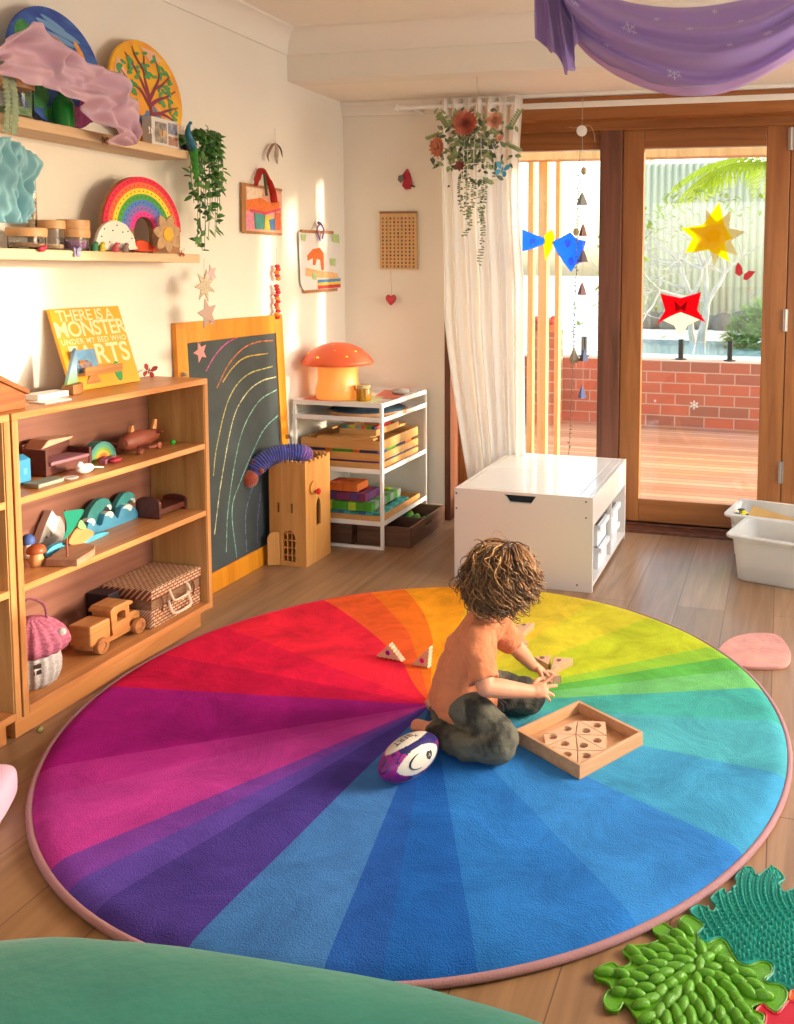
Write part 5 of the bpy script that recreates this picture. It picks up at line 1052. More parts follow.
MB(sT).tube(smoothc(onwall([(436, 310), (440, 350), (446, 400)], XA+.022), 6), .007, 6, flat=.4).build('green_ribbon', cl('ribbon_green', '4a6a44'), a1, smooth=True)
a2 = thing('hanging_picture', onwall([(662, 474)])[0], 'child drawing with orange animal and rainbow stripes near the corner', 'picture')
pcut('paper', [(580, 552), (600, 550), (752, 556), (756, 780), (742, 792), (606, 802), (588, 770)], XA, .002, cl('paper_cream', 'e6e0dc'), a2)
for nm, pts, col in (('drawn_animal', [(616, 650), (640, 622), (668, 618), (684, 640), (685, 710), (676, 712), (670, 668), (655, 664), (650, 690), (640, 690), (640, 660), (618, 672)], 'e0702c'), ('drawn_ground', [(610, 700), (680, 716), (740, 722), (750, 752), (690, 745), (610, 735)], 'ecbc84'), ('blue_stripe', [(660, 752), (755, 745), (755, 757), (660, 764)], '4a8ac0'), ('yellow_stripe', [(660, 764), (755, 757), (755, 769), (660, 776)], 'e8c850'), ('red_stripe', [(660, 776), (755, 769), (755, 783), (662, 790)], 'c8383c'), ('green_scribble', [(718, 560), (748, 562), (750, 600), (722, 592)], 'b8d08c'), ('green_scribble', [(638, 720), (655, 722), (654, 752), (640, 750)], 'b8d08c'), ('green_scribble', [(590, 560), (610, 562), (608, 590), (594, 586)], 'b8d08c'), ('green_scribble', [(712, 660), (735, 664), (734, 695), (716, 690)], 'b8d08c')):
    _k2 = globals().get('_k2', 0)+1; pcut(nm, pts, XA+.0012+.0005*_k2, .001, cl('dp_'+col, col, var=.15, vs=50), a2)
pcut('hanging_bar', [(594, 542), (726, 548), (726, 560), (594, 554)], XA+.006, .012, fb, a2); pcut('hanging_bar', [(604, 796), (742, 786), (742, 798), (606, 808)], XA+.006, .012, fb, a2)
aT = T(*(-a2.location)); MB(aT).tube(onwall([(632, 545), (662, 474), (700, 548)], XA+.004), .001, 5).build('hanging_string', STR, a2)
PUR = cl('ribbon_purple', '7a4a8c', var=.3, vs=40); MB(aT).tube(smoothc(onwall([(660, 512), (674, 520), (684, 545), (678, 580)], XA+.014), 5), .008, 6, flat=.4).tube(smoothc(onwall([(672, 515), (656, 540), (670, 588)], XA+.012), 5), .006, 6, flat=.4).build('purple_ribbon', PUR, a2, smooth=True)
h1 = thing('feather_charm', onwall([(480, 118)])[0], 'small dried feather charm hanging high on the left wall', 'charm'); mb = MB(T(*(-h1.location))); mb.tube(onwall([(480, 118), (482, 185)]), .0009, 5); mb.build('hanging_string', STR, h1)
for pts, w, c in (([(482, 180), (466, 195), (450, 230), (456, 258)], .010, '8c6a58'), ([(484, 180), (488, 210), (486, 240), (490, 268)], .012, 'c8b09c'), ([(486, 182), (504, 205), (512, 240)], .007, '5a4034')): MB(T(*(-h1.location))).tube(smoothc(onwall(pts, XA+.012), 5), [w*math.sin(PI*(i+1)/(5*(len(pts)-1)+2)) for i in range(5*(len(pts)-1)+1)], 8, flat=.35).build('feather', cl('feather_'+c, c, var=.2, vs=60), h1, smooth=True)
h2 = thing('bead_garland', onwall([(486, 615)])[0], 'string of red and orange paper beads above the chalkboard', 'garland'); MB(T(*(-h2.location))).tube(onwall([(486, 615), (490, 920)]), .0009, 5).build('hanging_string', STR, h2)
for i, y in enumerate(list(range(695, 755, 13))+list(range(778, 912, 13))):
    p = onwall([(490+4*math.sin(i*2.1), y)], XA+.014)[0]; c = ('c82c30', 'd8502c', 'e07a30', 'c83a44', 'd8902c')[i % 5] if y < 760 or i > 7 else ('c8402c', 'c82c30')[i % 2]
    MB(T(*(p-h2.location))).lathe([(0, -.010), (.011, -.006), (.015, 0), (.010, .007), (0, .010)], 6).build('paper_bead', cl('bead_'+c, c), h2)
# ================= back wall
cB_ = cr(340, 80, 3.97); YB2 = YW-.012
lb = thing('felt_butterfly', ony(404, 179, YB2), 'red and grey felt butterfly on the back wall above the board', 'butterfly'); 
cuty('red_wing', cB_([(265, 352), (275, 372), (285, 415), (276, 432), (258, 434), (246, 420), (252, 395), (246, 378)]), YB2-.001, .012, cl('felt_red', 'b8283c', var=.2, vs=40), lb); cuty('grey_wing', cB_([(232, 380), (250, 376), (254, 398), (240, 408), (229, 398)]), YB2-.010, .004, cl('felt_grey', '6c6460'), lb); cuty('antennae', cB_([(282, 415), (296, 420), (297, 426), (280, 422)]), YB2-.006, .003, cl('insect_dark', '3a2a28'), lb)
pbd = thing('perpetual_calendar', ony(398, 240, YB2), 'slotted wooden calendar board with rows of small tiles, back wall', 'calendar'); 
q = [ony(*p, YB2) for p in cB_([(158, 522), (305, 522), (303, 750), (158, 750)])]; cw_ = q[1].x-q[0].x; chh = q[0].z-q[3].z; o0 = V((q[0].x, YB2, q[3].z)); bT = T(*(o0-pbd.location))
MB(bT).box((0, -.004, 0), (cw_, .008, chh)).build('board', wood('calendar_ply', 'dcb480', 'cca068', 'z', 1.2, .6), pbd, bevel=.001); MB(bT).box((0, -.006, chh-.012), (cw_, -.0042, chh)).build('top_bar', wood('calendar_bar', '9a7048', '805838', 'x', 1, .6), pbd)
tiles = {}
for i in range(9):
    for j in range(14):
        c = rnd.choice(['5a3a28', '7a4a34', '8a5a30', 'b07a40', '6a6a50', '4a5a60', 'a04a38']); mb = tiles.setdefault(c, MB(bT)); mb.cbox((cw_*(.09+.103*i), -.0047, chh*(.045+.064*j)), (.0085, .0016, .011))
for c, mb in tiles.items(): mb.build('tiles', cl('tile_'+c, c), pbd)['kind'] = 'stuff'
hr = thing('red_heart', ony(391, 270, YB2), 'glossy red heart hanging on string below the wooden calendar', 'heart'); hc = ony(391, 299.6, YB2-.02); s = .030
hp = [(0, -1.1)]+[(x*1.0, y) for x, y in ((.55, -.55), (.95, .0), (1.0, .45), (.75, .85), (.35, .9), (0, .55), (-.35, .9), (-.75, .85), (-1.0, .45), (-.95, 0), (-.55, -.55))]
MB(T(*(hc-hr.location))).prism([(x*s, z*s) for x, z in hp], .018, Matrix(((1, 0, 0, 0), (0, 0, 1, -.009), (0, 1, 0, 0), (0, 0, 0, 1)))).build('heart', cl('heart_red', 'b8142c', rough=.2, coat=.5), hr, bevel=.006, seg=3, smooth=True)
MB().tube([(0, -.004, 0), ((hc-hr.location).x, -.012, (hc-hr.location).z+.02)], .0009, 5).build('hanging_string', STR, hr)
# ================= curtain and rod
CUR = mat('sheer_curtain', 'fbf8f2', .85, translucent=.62, alpha=.97)
rod0, rod1 = ony(398, 108, 4.36), ony(519, 103, 4.36)
cr_ = thing('curtain_rod', rod0, 'white curtain rod above the back wall curtain', 'curtain rod'); MB().cyl((0, 0, 0), tuple(rod1-rod0), .011, n=14).build('rod', METW, cr_, smooth=True); MB().cyl((-.02, 0, 0), (0, 0, 0), .017, n=16).build('finial', METW, cr_, smooth=True, bevel=.003); MB().box((.08, -.01, -.012), (.1, YW-4.36, .012)).build('bracket', METW, cr_, bevel=.002)
def curt(u, v):
    z = rod0.z+.035-(rod0.z+.03)*v
    yy = 95+ (600-95)*v
    xl = ony(438+7*v+75*max(0, v-.5)**1.3, 250, 4.36).x; xr = ony(522+6*v-5*math.sin(PI*min(1, v*2.4)), 250, 4.36).x
    x = xl+(xr-xl)*u; ph = u*2*PI*7.5+.6*math.sin(3*v+u*5)
    amp = .022+.016*v; y = 4.365+amp*math.sin(ph)+.008*math.sin(2.3*ph+v*2)+.01*noise.noise(V((u*4, v*2.5, 1)))
    return V((x+.006*math.cos(ph), y, z))
o = MB(T(-ony(480, 250, 4.36).x, -4.36, 0)).grid(curt, 220, 40).build('curtain', CUR, None, smooth=True, angle=180, solid=.001, normals=False); o.location = (ony(480, 250, 4.36).x, 4.36, .0); tag(o, 'sheer cream curtain gathered at the left of the timber doors', 'curtain')
# ================= purple drape
def dr(x, y, d=3.0): return ony(x, y, d)
upx = [(556, -38), (580, -18), (612, -2), (650, 6), (700, 6), (750, -2), (800, -22), (860, -60)]; lox = [(556, -22), (572, 32), (605, 62), (645, 80), (692, 88), (740, 80), (800, 48), (870, -12)]
UU = smoothc([dr(*p) for p in upx], 12); LL = smoothc([dr(*p) for p in lox], 12)
def seg_at(P, t): f_ = min(t, .99999)*(len(P)-1); i = int(f_); return P[i].lerp(P[i+1], f_-i)
def drape(u, v):
    p = seg_at(UU, u).lerp(seg_at(LL, u), v**.92); b_ = math.sin(PI*v)*.10+.02*math.sin(v*22+math.sin(u*6)*1.5)*(.4+v)+.02*noise.noise(V((u*5, v*5, 2)))
    return p+V((0, -b_, 0))
LIL = mat('purple_organza', 'b79cdc', .5, translucent=.4, alpha=.84, sheen=.4)
dp_ = thing('ceiling_drape', dr(620, 20), 'purple organza drape with white snowflakes swagged under the ceiling', 'drape'); dT = T(*(-dp_.location))
MB(dT).grid(drape, 90, 46).build('swag', LIL, dp_, smooth=True, angle=180, solid=.0008, normals=False)
def drape2(u, v):
    p = seg_at(LL, u)+V((0, .03, 0)); q = seg_at(UU, u); d = (p-q).normalized(); return p-d*(.030*(1-v))+d*v*.022*math.sin(PI*u)+V((0, -.03+.03*v+.006*math.sin(u*30), 0))
MB(dT).grid(drape2, 80, 5).build('hem_fold', mat('purple_hem', 'd4b0e0', .5, translucent=.3, sheen=.4), dp_, smooth=True, angle=180, solid=.0008, normals=False)
tup = [dr(540, -34), dr(552, -40), dr(570, -34)]; tlo = [dr(541, 44), dr(548, 49), dr(555, 57), dr(562, 60), dr(567, 76), dr(573, 77), dr(577, 72), dr(577, 60), dr(584, 48)]
TL = smoothc(tlo, 8); TU = smoothc(tup, 10)
def tail(u, v): p = seg_at(TU, u).lerp(seg_at(TL, u), v); return p+V((0, -.05-.03*math.sin(u*19+v*2)-.01*math.sin(u*41), 0))
MB(dT).grid(tail, 60, 22).build('tail', LIL, dp_, smooth=True, angle=180, solid=.0008, normals=False)
sn = MB(dT)
def flake(mb, P, nrm, r, bars=6, w=.12):
    Mx = frame(P, nrm)
    for k in range(bars//2 if bars % 2 == 0 else bars): mb.add([], [], None); m_ = Mx @ Rz(PI*k/(bars//2)); mb.cbox((0, 0, 0), (2*r, r*w, .0006), m_); [mb.cbox((sg*r*.62, 0, 0), (r*w*.8, r*.5, .0006), m_) for sg in (-1, 1)]
for (u, v, r) in ((.17, .45, .020), (.08, .6, .014), (.38, .42, .028), (.52, .86, .026), (.46, .2, .010), (.56, .35, .012), (.70, .30, .013), (.68, .6, .012), (.78, .62, .016), (.83, .25, .014), (.30, .75, .012), (.62, .12, .011), (.88, .55, .018)):
    p = drape(u, v); a = drape(u+.01, v)-p; b_ = drape(u, v+.01)-p; n_ = a.cross(b_).normalized(); n_ = n_ if n_.y < 0 else -n_; flake(sn, p+n_*.003, n_, r)
sn.build('printed_snowflakes', cl('flake_white', 'd8cce4'), dp_)['kind'] = 'stuff'
# ================= hanging flower cage
YC = 4.0; cg_ = ony(478, 150, YC); hc_ = thing('flower_cage', cg_, 'white wire birdcage of peach flowers hanging before the curtain', 'hanging flowers'); gT = T(*(-cg_)); s_ = 4.15/895
def cp(x, y, dy=0): return ony(x, y, YC+dy)
sx_ = cp(478, 84).x
MB(gT).tube([V((cp(477, 82).x, YC, ZL)), cp(477, 100), cp(478, 112)], .0016, 6).tube([cp(477, 104), cp(462, 114), cp(456, 126)], .0012, 5).build('hanging_cord', STR, hc_)
wc = cp(480, 158); w = MB(gT)
for k in range(16): a = 2*PI*k/16; r = .085; w.tube([wc+V((r*.25*math.cos(a), r*.25*math.sin(a), .115)), wc+V((r*.8*math.cos(a), r*.8*math.sin(a), .085)), wc+V((r*math.cos(a), r*math.sin(a), .03)), wc+V((r*math.cos(a), r*math.sin(a), -.095))], .0013, 5)
for z in (.03, -.035, -.095): w.tube([wc+V((.086*math.cos(2*PI*i/32), .086*math.sin(2*PI*i/32), z)) for i in range(32)], .0018, 5, closed=True)
w.build('wire_cage', METW, hc_)
def bloom(c, r, m, name, layers=4, npet=11, nrm=(0, -1, .15)):
    mb = MB(gT @ frame(c, nrm)); 
    for l in range(layers):
        rr = r*(1-.2*l); el = .15+.36*l
        for k in range(npet-l): a = 2*PI*k/(npet-l)+l*.4; leaf(mb, V((0, 0, .004*l)), V((math.cos(a), math.sin(a), el)), V((0, 0, 1)), rr, r*.5, -.2)
    mb.ball((0, 0, .010), r*.22, 10, 6); return mb.build(name, m, hc_)
PE, PE2, PE3 = mat('petal_coral', 'd8826a', .7, var=.2, vs=40), mat('petal_peach', 'f0b896', .7, var=.12, vs=40), mat('petal_orange', 'e09470', .7, var=.2, vs=40)
bloom(cp(466, 124, -.1), .068, PE, 'dahlia_flower', 5, 16); bloom(cp(495, 121, -.1), .048, PE2, 'rose_flower', 5, 9); bloom(cp(439, 147, -.06), .055, PE3, 'daisy_flower', 3, 14, (-.5, -1, -.1)); bloom(cp(459, 115, -.03), .028, PE, 'flower_bud', 3, 8); bloom(cp(460, 166, -.08), .03, cl('petal_wine', '9c5a50'), 'wine_flower', 3, 8); bloom(cp(500, 138, -.08), .022, PE2, 'flower_bud', 3, 8)
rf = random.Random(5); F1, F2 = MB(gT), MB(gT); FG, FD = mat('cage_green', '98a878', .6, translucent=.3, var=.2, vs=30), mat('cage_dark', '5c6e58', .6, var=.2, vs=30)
for i in range(330):
    x, y = rf.gauss(473, 19), rf.gauss(145, 17)
    if y < 108 or y > 190 or x < 430 or x > 518: continue
    d = V((rf.uniform(-1, 1), rf.uniform(-1, .2), rf.uniform(-1, .7))); leaf(F1 if rf.random() < .6 else F2, cp(x, y, rf.uniform(-.07, .07)), d, V((0, -1, .2)), rf.uniform(.03, .05), rf.uniform(.012, .024))
for k, (a, b_) in enumerate((((510, 130), (520, 112)), ((440, 135), (428, 140)), ((505, 145), (519, 152)), ((447, 128), (440, 118)))):
    for i in range(9): p = cp(a[0]+(b_[0]-a[0])*i/8, a[1]+(b_[1]-a[1])*i/8); [leaf(F1, p, V((sg*.6, 0, .6)), V((0, -1, 0)), .024, .01) for sg in (-1, 1)]
for pts in ([(468, 178), (466, 200), (470, 222), (464, 236)], [(474, 180), (473, 200), (468, 218)], [(482, 180), (480, 205), (483, 230), (479, 264)], [(486, 180), (484, 200), (480, 222)], [(461, 172), (460, 195), (463, 215)]):
    P = smoothc([cp(*p, -.03) for p in pts], 12); F2.tube(P, .0008, 5)
    for p in P[::1]: [leaf(F2 if rf.random() < .5 else F1, p, V((sg, rf.uniform(-.5, .5), rf.uniform(-.5, .3))), V((0, -1, 0)), .016, .007) for sg in (-1, 1) if rf.random() < .75]
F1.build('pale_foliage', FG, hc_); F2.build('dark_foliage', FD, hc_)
bfly(cp(502, 170, -.12), .034, cl('wing_blue', '3a9cc0', rough=.4), 'bright blue butterfly perched on the hanging flower cage', (PI/2, .3, .3), 'paper_butterfly')
# ================= chime strings in front of the left pane
YS = 4.43
def sp2(x, y): return ony(x, y, YS)
ch = thing('bell_chime', sp2(583, 96), 'long string of little bells hanging before the left pane', 'wind chime'); cT = T(*(-ch.location))
MB(cT).tube([sp2(583, 96), sp2(582, 128), sp2(583, 160), sp2(583, 392)], .0012, 5).build('cord', STR, ch); MB(cT @ frame(sp2(582, 131), (0, -1, 0))).lathe([(0, 0), (.027, 0), (.027, .010), (.0, .012)], 24).build('white_disc', PLAST, ch, bevel=.002)
bw = MB(cT); bw.tube(smoothc([sp2(582, 126), sp2(574, 128), sp2(569, 127)], 5), .002, 5); bw.tube(smoothc([sp2(582, 126), sp2(590, 126), sp2(594, 134), sp2(595, 142)], 5), .002, 5); bw.build('twine_bow', cl('twine', 'b89868'), ch)
SH_ = cl('shell_bead', 'b8a888', rough=.4)
for x, y in ((584, 171), (576, 232)): MB(cT).ball(sp2(x, y), (.016, .012, .020), 12, 8).build('shell_bead', SH_, ch, smooth=True)
for x, y, w_, c in ((582, 200, .03, '6c6a68'), (583, 231, .022, '7a4a44'), (583, 257, .026, '5c4a58'), (582, 290, .024, '6a3c3c'), (584, 356, .026, '3a4468'), (582, 393, .022, '34447c')):
    MB(cT @ Matrix.Translation(sp2(x, y))).lathe([(0, .04), (w_*.35, .025), (w_*.7, .0), (w_, -.025), (w_*.8, -.025), (0, .01)], 4).build('bell', cl('bell_'+c, c, rough=.4), ch)
c2_ = thing('leaf_garland', sp2(577, 150), 'thin twig garland hanging left of the bell string', 'garland'); kT = T(*(-c2_.location)); P = smoothc([sp2(581, 135), sp2(578, 200), sp2(577, 260), sp2(574, 320), sp2(572, 380), sp2(569, 452)], 16); tw = MB(kT); tw.tube(P, .0016, 5)
for i in range(10, len(P)): leaf(tw, P[i], V((rf.uniform(-1, 1), -.2, rf.uniform(-.6, .6))), V((0, -1, 0)), .014, .006)
tw.build('twig', cl('twig_dark', '6a6048'), c2_); MB(kT @ Matrix.Translation(sp2(574, 356))).lathe([(0, .05), (.012, .02), (.028, -.02), (.02, -.035), (0, -.02)], 4).build('bell', cl('bell_gold', '7c6c50', rough=.4), c2_)
# ================= ornaments on the glass
YG = YD-.012; cg2 = cr(500, 90, 2.7007)
def trl(name, c, a=.5): return mat(name, c, .5, translucent=.88)
e = thing('paper_bow', ony(553, 248, YG), 'blue paper butterfly bow with yellow middle on the left pane', 'window decoration')
cuty('blue_wing', cg2([(60, 376), (88, 388), (124, 402), (124, 414), (90, 428), (60, 436)]), YG-.002, .001, trl('glass_blue', '5aa4ff'), e); cuty('blue_wing', cg2([(140, 410), (168, 396), (190, 384), (206, 402), (232, 408), (226, 430), (230, 462), (206, 470), (192, 492), (172, 466), (152, 436)]), YG-.003, .001, trl('glass_blue', '5aa4ff'), e)
cuty('yellow_middle', cg2([(120, 392), (140, 376), (148, 396), (140, 430), (122, 462), (118, 420)]), YG-.004, .001, trl('glass_yellow', 'fff028'), e)
for pts in ([(78, 405), (90, 398), (98, 408), (88, 420)], [(172, 410), (186, 402), (194, 414), (182, 428)], [(182, 458), (196, 450), (204, 466), (190, 478)]): cuty('pale_facet', cg2(pts), YG-.0055, .001, trl('glass_paleblue', 'a8ccf0'), e)
def s5(cx_, cy_, R_, r_, rot, n=5): return [(cx_+(R_ if k % 2 == 0 else r_)*math.cos(rot+PI*k/n), cy_-(R_ if k % 2 == 0 else r_)*math.sin(rot+PI*k/n)) for k in range(2*n)]
o = cuty('paper_star', cg2(s5(585, 395, 78, 40, 1.95, 7)), YG-.002, .001, trl('glass_offwhite', 'c4bc98')); tag(o, 'off white paper star behind the yellow star on the door pane', 'window decoration')
e = thing('paper_star', ony(710, 237, YG), 'bright yellow paper star on the door pane', 'window decoration'); Y1_, Y2_ = trl('glass_yellow', 'fff028'), trl('glass_amber', 'fff060')
cuty('star_points', cg2([(592, 303), (608, 370), (628, 400), (606, 410), (620, 465), (562, 432), (500, 440), (520, 400), (490, 374), (548, 364)]), YG-.005, .001, Y1_, e)
cuty('inner_facet', cg2([(560, 365), (604, 362), (610, 408), (574, 432), (530, 418), (528, 385)]), YG-.0065, .001, Y2_, e); cuty('inner_facet', cg2([(575, 375), (598, 382), (592, 410), (562, 412), (550, 390)]), YG-.008, .001, Y1_, e)
e = thing('paper_star', ony(681, 310, YG), 'red paper star with cream lower points on the door pane', 'window decoration')
cuty('red_points', cg2([(433, 550), (488, 562), (543, 546), (532, 594), (556, 628), (520, 612), (488, 600), (456, 612), (423, 633), (446, 596)]), YG-.004, .001, trl('glass_red', 'e01838'), e)
cuty('cream_points', cg2([(440, 622), (488, 598), (540, 620), (508, 634), (488, 668), (470, 636)]), YG-.0025, .001, trl('glass_white', 'e8e4d0'), e); cuty('red_facet', cg2([(470, 568), (488, 585), (508, 566), (500, 598), (488, 592), (474, 600)]), YG-.0055, .001, trl('glass_darkred', 'b80c28'), e)
e = thing('paper_butterfly', ony(744, 272, YG), 'small red butterfly sticker on the door pane right of the stars', 'butterfly'); RW = cl('sticker_red', 'c83038')
cuty('wing', cg2([(636, 478), (643, 465), (653, 478), (656, 496), (646, 503), (635, 495)]), YG-.003, .001, RW, e); cuty('wing', cg2([(659, 498), (672, 488), (690, 490), (680, 503), (668, 514), (657, 512)]), YG-.003, .001, RW, e)
for px, r, lab in (((694, 405), .024, 'white snowflake sticker low on the door pane before the bricks'), ((711, 268), .02, 'faint white snowflake sticker under the yellow star'), ((751, 292), .02, 'faint white snowflake sticker at the right of the door pane'), ((655, 401), .008, 'tiny white dot sticker on the door pane before the bricks')):
    mb = MB(); flake(mb, V((0, 0, 0)), (0, -1, 0), r, 6, .16); o = mb.build('snowflake_sticker', cl('sticker_white', 'f2eee8')); o.location = ony(*px, YG-.002); tag(o, lab, 'sticker')
# ================= toys on the bookcase top
T0 = SH[0]+.0006; c8 = cr(30, 290, 6.108)
# yellow picture book leaning on the wall
pb = onx(*c8([(657, 505)])[0], -2.225); pb.z = T0; ptl = onx(*c8([(112, 92)])[0], -2.31); ptr = onx(*c8([(527, 97)])[0], -2.31)
Wb = ptr.y-ptl.y+.01; Hb = math.hypot(ptr.z-T0, .085); tl_ = math.atan2(.085, ptr.z-T0)
bk = thing('picture_book', (-2.225, ptl.y, T0), 'big yellow picture book leaning on the wall above the bookcase', 'book', rot=(0, -tl_, 0))
MB().box((-.012, 0, 0), (0, Wb, Hb)).build('cover', mat('book_yellow', 'e8a41c', .45), bk, bevel=.001, seg=1)
MB().box((-.0095, .004, -.0002), (-.0025, Wb+.0006, Hb+.0006)).build('pages', cl('paper_white', 'efe8da'), bk)
TXM = lambda y, z: Matrix(((0, 0, 1, .0004), (1, 0, 0, y), (0, 1, 0, z), (0, 0, 0, 1)))
CT = cl('letter_cream', 'f0d8a8'); k_ = Wb/.30
join_text([('THERE IS A', .052*k_, TXM(Wb*.47, Hb*.90), .0008, .95), ('MONSTER', .070*k_, TXM(Wb*.5, Hb*.73), .0014, .93), ('UNDER MY BED WHO', .026*k_, TXM(Wb*.5, Hb*.585), .0004, 1.12), ('FARTS', .092*k_, TXM(Wb*.52, Hb*.40), .002, 1.02)], CT, bk)
MB().prism(blob(Wb*.70, Hb*.17, .018, .036, 16), .0006, TXM(0, 0)).build('printed_green_shape', cl('print_green', '3a9a50', var=.2, vs=80), bk)
# cookbook stand with a small blue card
pz = onz(98, 388, T0); st_ = thing('book_stand', (pz.x, pz.y, T0), 'wooden tabletop book stand before the yellow picture book', 'stand', rz=.0)
STW = wood('stand_beech', 'c98c50', 'a86c34', 'y', 2, .45)
MB(T(0, -.005, 0)).prism([(-.05, 0), (.045, 0), (.012, .05), (-.012, .05)], .012, Matrix(((0, 0, 1, -.02), (1, 0, 0, 0), (0, 1, 0, 0), (0, 0, 0, 1)))).build('foot', STW, st_, bevel=.002)
MB().box((-.03, -.085, .05), (.03, .085, .058)).box((.022, -.085, .058), (.03, .085, .078)).build('ledge', STW, st_, bevel=.002)
MB(T(0, -.06, 0) @ Ry(.35)).box((-.045, -.012, 0), (-.035, .012, .09)).build('back_prop', STW, st_, bevel=.002)
cdp = V((pz.x-.004, pz.y-.035, T0+.0585)); e = thing('picture_card', cdp, 'small blue picture card resting on the wooden stand', 'card', rot=(0, -.25, 0)); MB().box((0, -.045, 0), (.004, .045, .075)).build('card', cl('card_blue', '6a9ac0', var=.2, vs=30), e, bevel=.001); MB().prism(blob(-.01, .022, .03, .018, 10), .0005, TXM(0, 0) @ T(0, 0, .0038)).build('printed_figures', cl('card_print', 'a88c84', col2='4a4a60', vs=120), e)
text('BOOK', .018, cl('letter_white', 'e8e4dc'), Matrix(((0, 0, 1, .0044), (1, 0, 0, 0), (0, 1, 0, .058), (0, 0, 0, 1))), e) if False else None
# sailboat
pz = onz(72, 394, T0); e = thing('toy_sailboat', (pz.x, pz.y, T0), 'small wooden sailboat with blue green sail on the bookcase top', 'toy boat', rz=.35)
MB().prism([(-.02, -.028), (.018, -.03), (.024, 0), (.018, .045), (0, .062), (-.018, .045)], .032).build('hull', wood('boat_walnut', 'a8703c', '84522a', 'y', 2, .5), e, bevel=.003)
sail = mat('sail_gradient', '5a7c98', .6); nt = sail.node_tree; tc = [n for n in nt.nodes if n.type == 'TEX_COORD'][0]; sz = nt.nodes.new('ShaderNodeSeparateXYZ'); mrg = nt.nodes.new('ShaderNodeMapRange'); rmp = nt.nodes.new('ShaderNodeValToRGB')
nt.links.new(tc.outputs['Object'], sz.inputs[0]); nt.links.new(sz.outputs['Z'], mrg.inputs['Value']); mrg.inputs['From Min'].default_value = .03; mrg.inputs['From Max'].default_value = .14; nt.links.new(mrg.outputs[0], rmp.inputs['Fac']); nt.links.new(rmp.outputs['Color'], nt.nodes['Principled BSDF'].inputs['Base Color'])
rmp.color_ramp.elements[0].color = lin('7a9a50'); rmp.color_ramp.elements[1].color = lin('5a7490'); e_ = rmp.color_ramp.elements.new(.45); e_.color = lin('8ca8bc')
MB().prism([(-.045, .0335), (.035, .0335), (.032, .145), (.024, .140)], .010, Matrix(((0, 0, 1, -.005), (1, 0, 0, 0), (0, 1, 0, 0), (0, 0, 0, 1)))).build('sail', sail, e, bevel=.001)
# little things
pz = onz(42, 402, T0); o = MB().box((-.03, -.06, 0), (.03, .06, .018)).build('white_box', cl('box_white2', 'dcd8d4'), bevel=.002); o.location = (-2.20, 2.27, T0); tag(o, 'flat white box between the wooden block and the sailboat', 'box')
o = MB().box((-.03, -.05, 0), (.03, .05, .004)).build('glass_slide', cl('pale_acrylic', 'c8c4c0', rough=.2)); o.location = (-2.13, 2.215, T0); tag(o, 'thin pale plate in front of the flat white box', 'plate')
hw = thing('wooden_roof_block', (-2.13, 2.045, T0), 'dark wooden block with sloping roof at the left bookcase seam', 'toy house')
RW_ = wood('roof_teak', 'a8622c', '7c4018', 'y', 1.5, .4)
MB().prism([(-.10, 0), (.045, 0), (.045, .045), (-.055, .10), (-.10, .085)], .07, Matrix(((0, 0, 1, -.035), (1, 0, 0, 0), (0, 1, 0, 0), (0, 0, 0, 1)))).build('house_body', RW_, hw, bevel=.003)
MB().prism([(-.075, .104), (.052, .038), (.055, .050), (-.06, .114)], .085, Matrix(((0, 0, 1, -.0425), (1, 0, 0, 0), (0, 1, 0, 0), (0, 0, 0, 1)))).build('roof_plank', RW_, hw, bevel=.002)
MB().box((-.012, .0452, .008), (.006, .0458, .03)).build('notch', cl('dark_notch', '2c1810'), hw)
e = bfly(onz(131, 378, T0)+V((.0, 0, .012)), .042, mat('wing_scarlet', 'a83428', .45, var=.3, vs=80), 'red butterfly lying flat on the bookcase top', (0, 0, .6), 'toy_butterfly')
o = bfly(onz(149, 377, T0)+V((0, 0, .022)), .027, mat('wing_scarlet', 'a83428', .45), 'upright red butterfly at the right end of the bookcase top', (PI/2, .3, 1.0), 'toy_butterfly')
o = MB().ball((0, 0, .009), (.028, .04, .009), 16, 8).build('white_shell', cl('shell_white', 'e0d4c8', rough=.4), smooth=True); o.location = onz(114, 378, T0); o.location.z = T0; tag(o, 'flat white shell behind the red butterfly on the bookcase top', 'shell')
# ================= shelf one
S1 = SH[1]+.0006; c41 = cr(0, 360, 6.617)
def c1p(x, y, z): return onz(*c41([(x, y)])[0], z)
bb = c1p(160, 795, S1); e = thing('blue_box', (-2.19, 2.145, S1), 'bright blue block house at the left of the top inner shelf', 'toy house'); MB().prism([(-.026, 0), (.026, 0), (.026, .075), (0, .088), (-.026, .075)], .045, Matrix(((1, 0, 0, 0), (0, 0, 1, -.0225), (0, 1, 0, 0), (0, 0, 0, 1)))).build('house_body', cl('toy_blue2', '2f86b4'), e, bevel=.003)
MB().cbox((.0265, 0, .04), (.001, .014, .018)).build('window_print', cl('toy_blue3', '4f9cc4'), e)
o = MB().prism([(-.028, -.05), (.028, -.05), (.028, .04), (.02, .055), (-.028, .05)], .012).build('flat_bridge', cl('slate_green', '8c9484'), bevel=.002); o.location = (-2.115, 2.165, S1); tag(o, 'flat grey green slab in front of the blue block house', 'toy block')
WL = wood('walnut_toy', '6a3428', '4a2018', 'y', 1.5, .4)
so = thing('toy_sofa', (-2.225, 2.335, S1), 'dark walnut toy sofa with pale cushion on the top inner shelf', 'toy sofa')
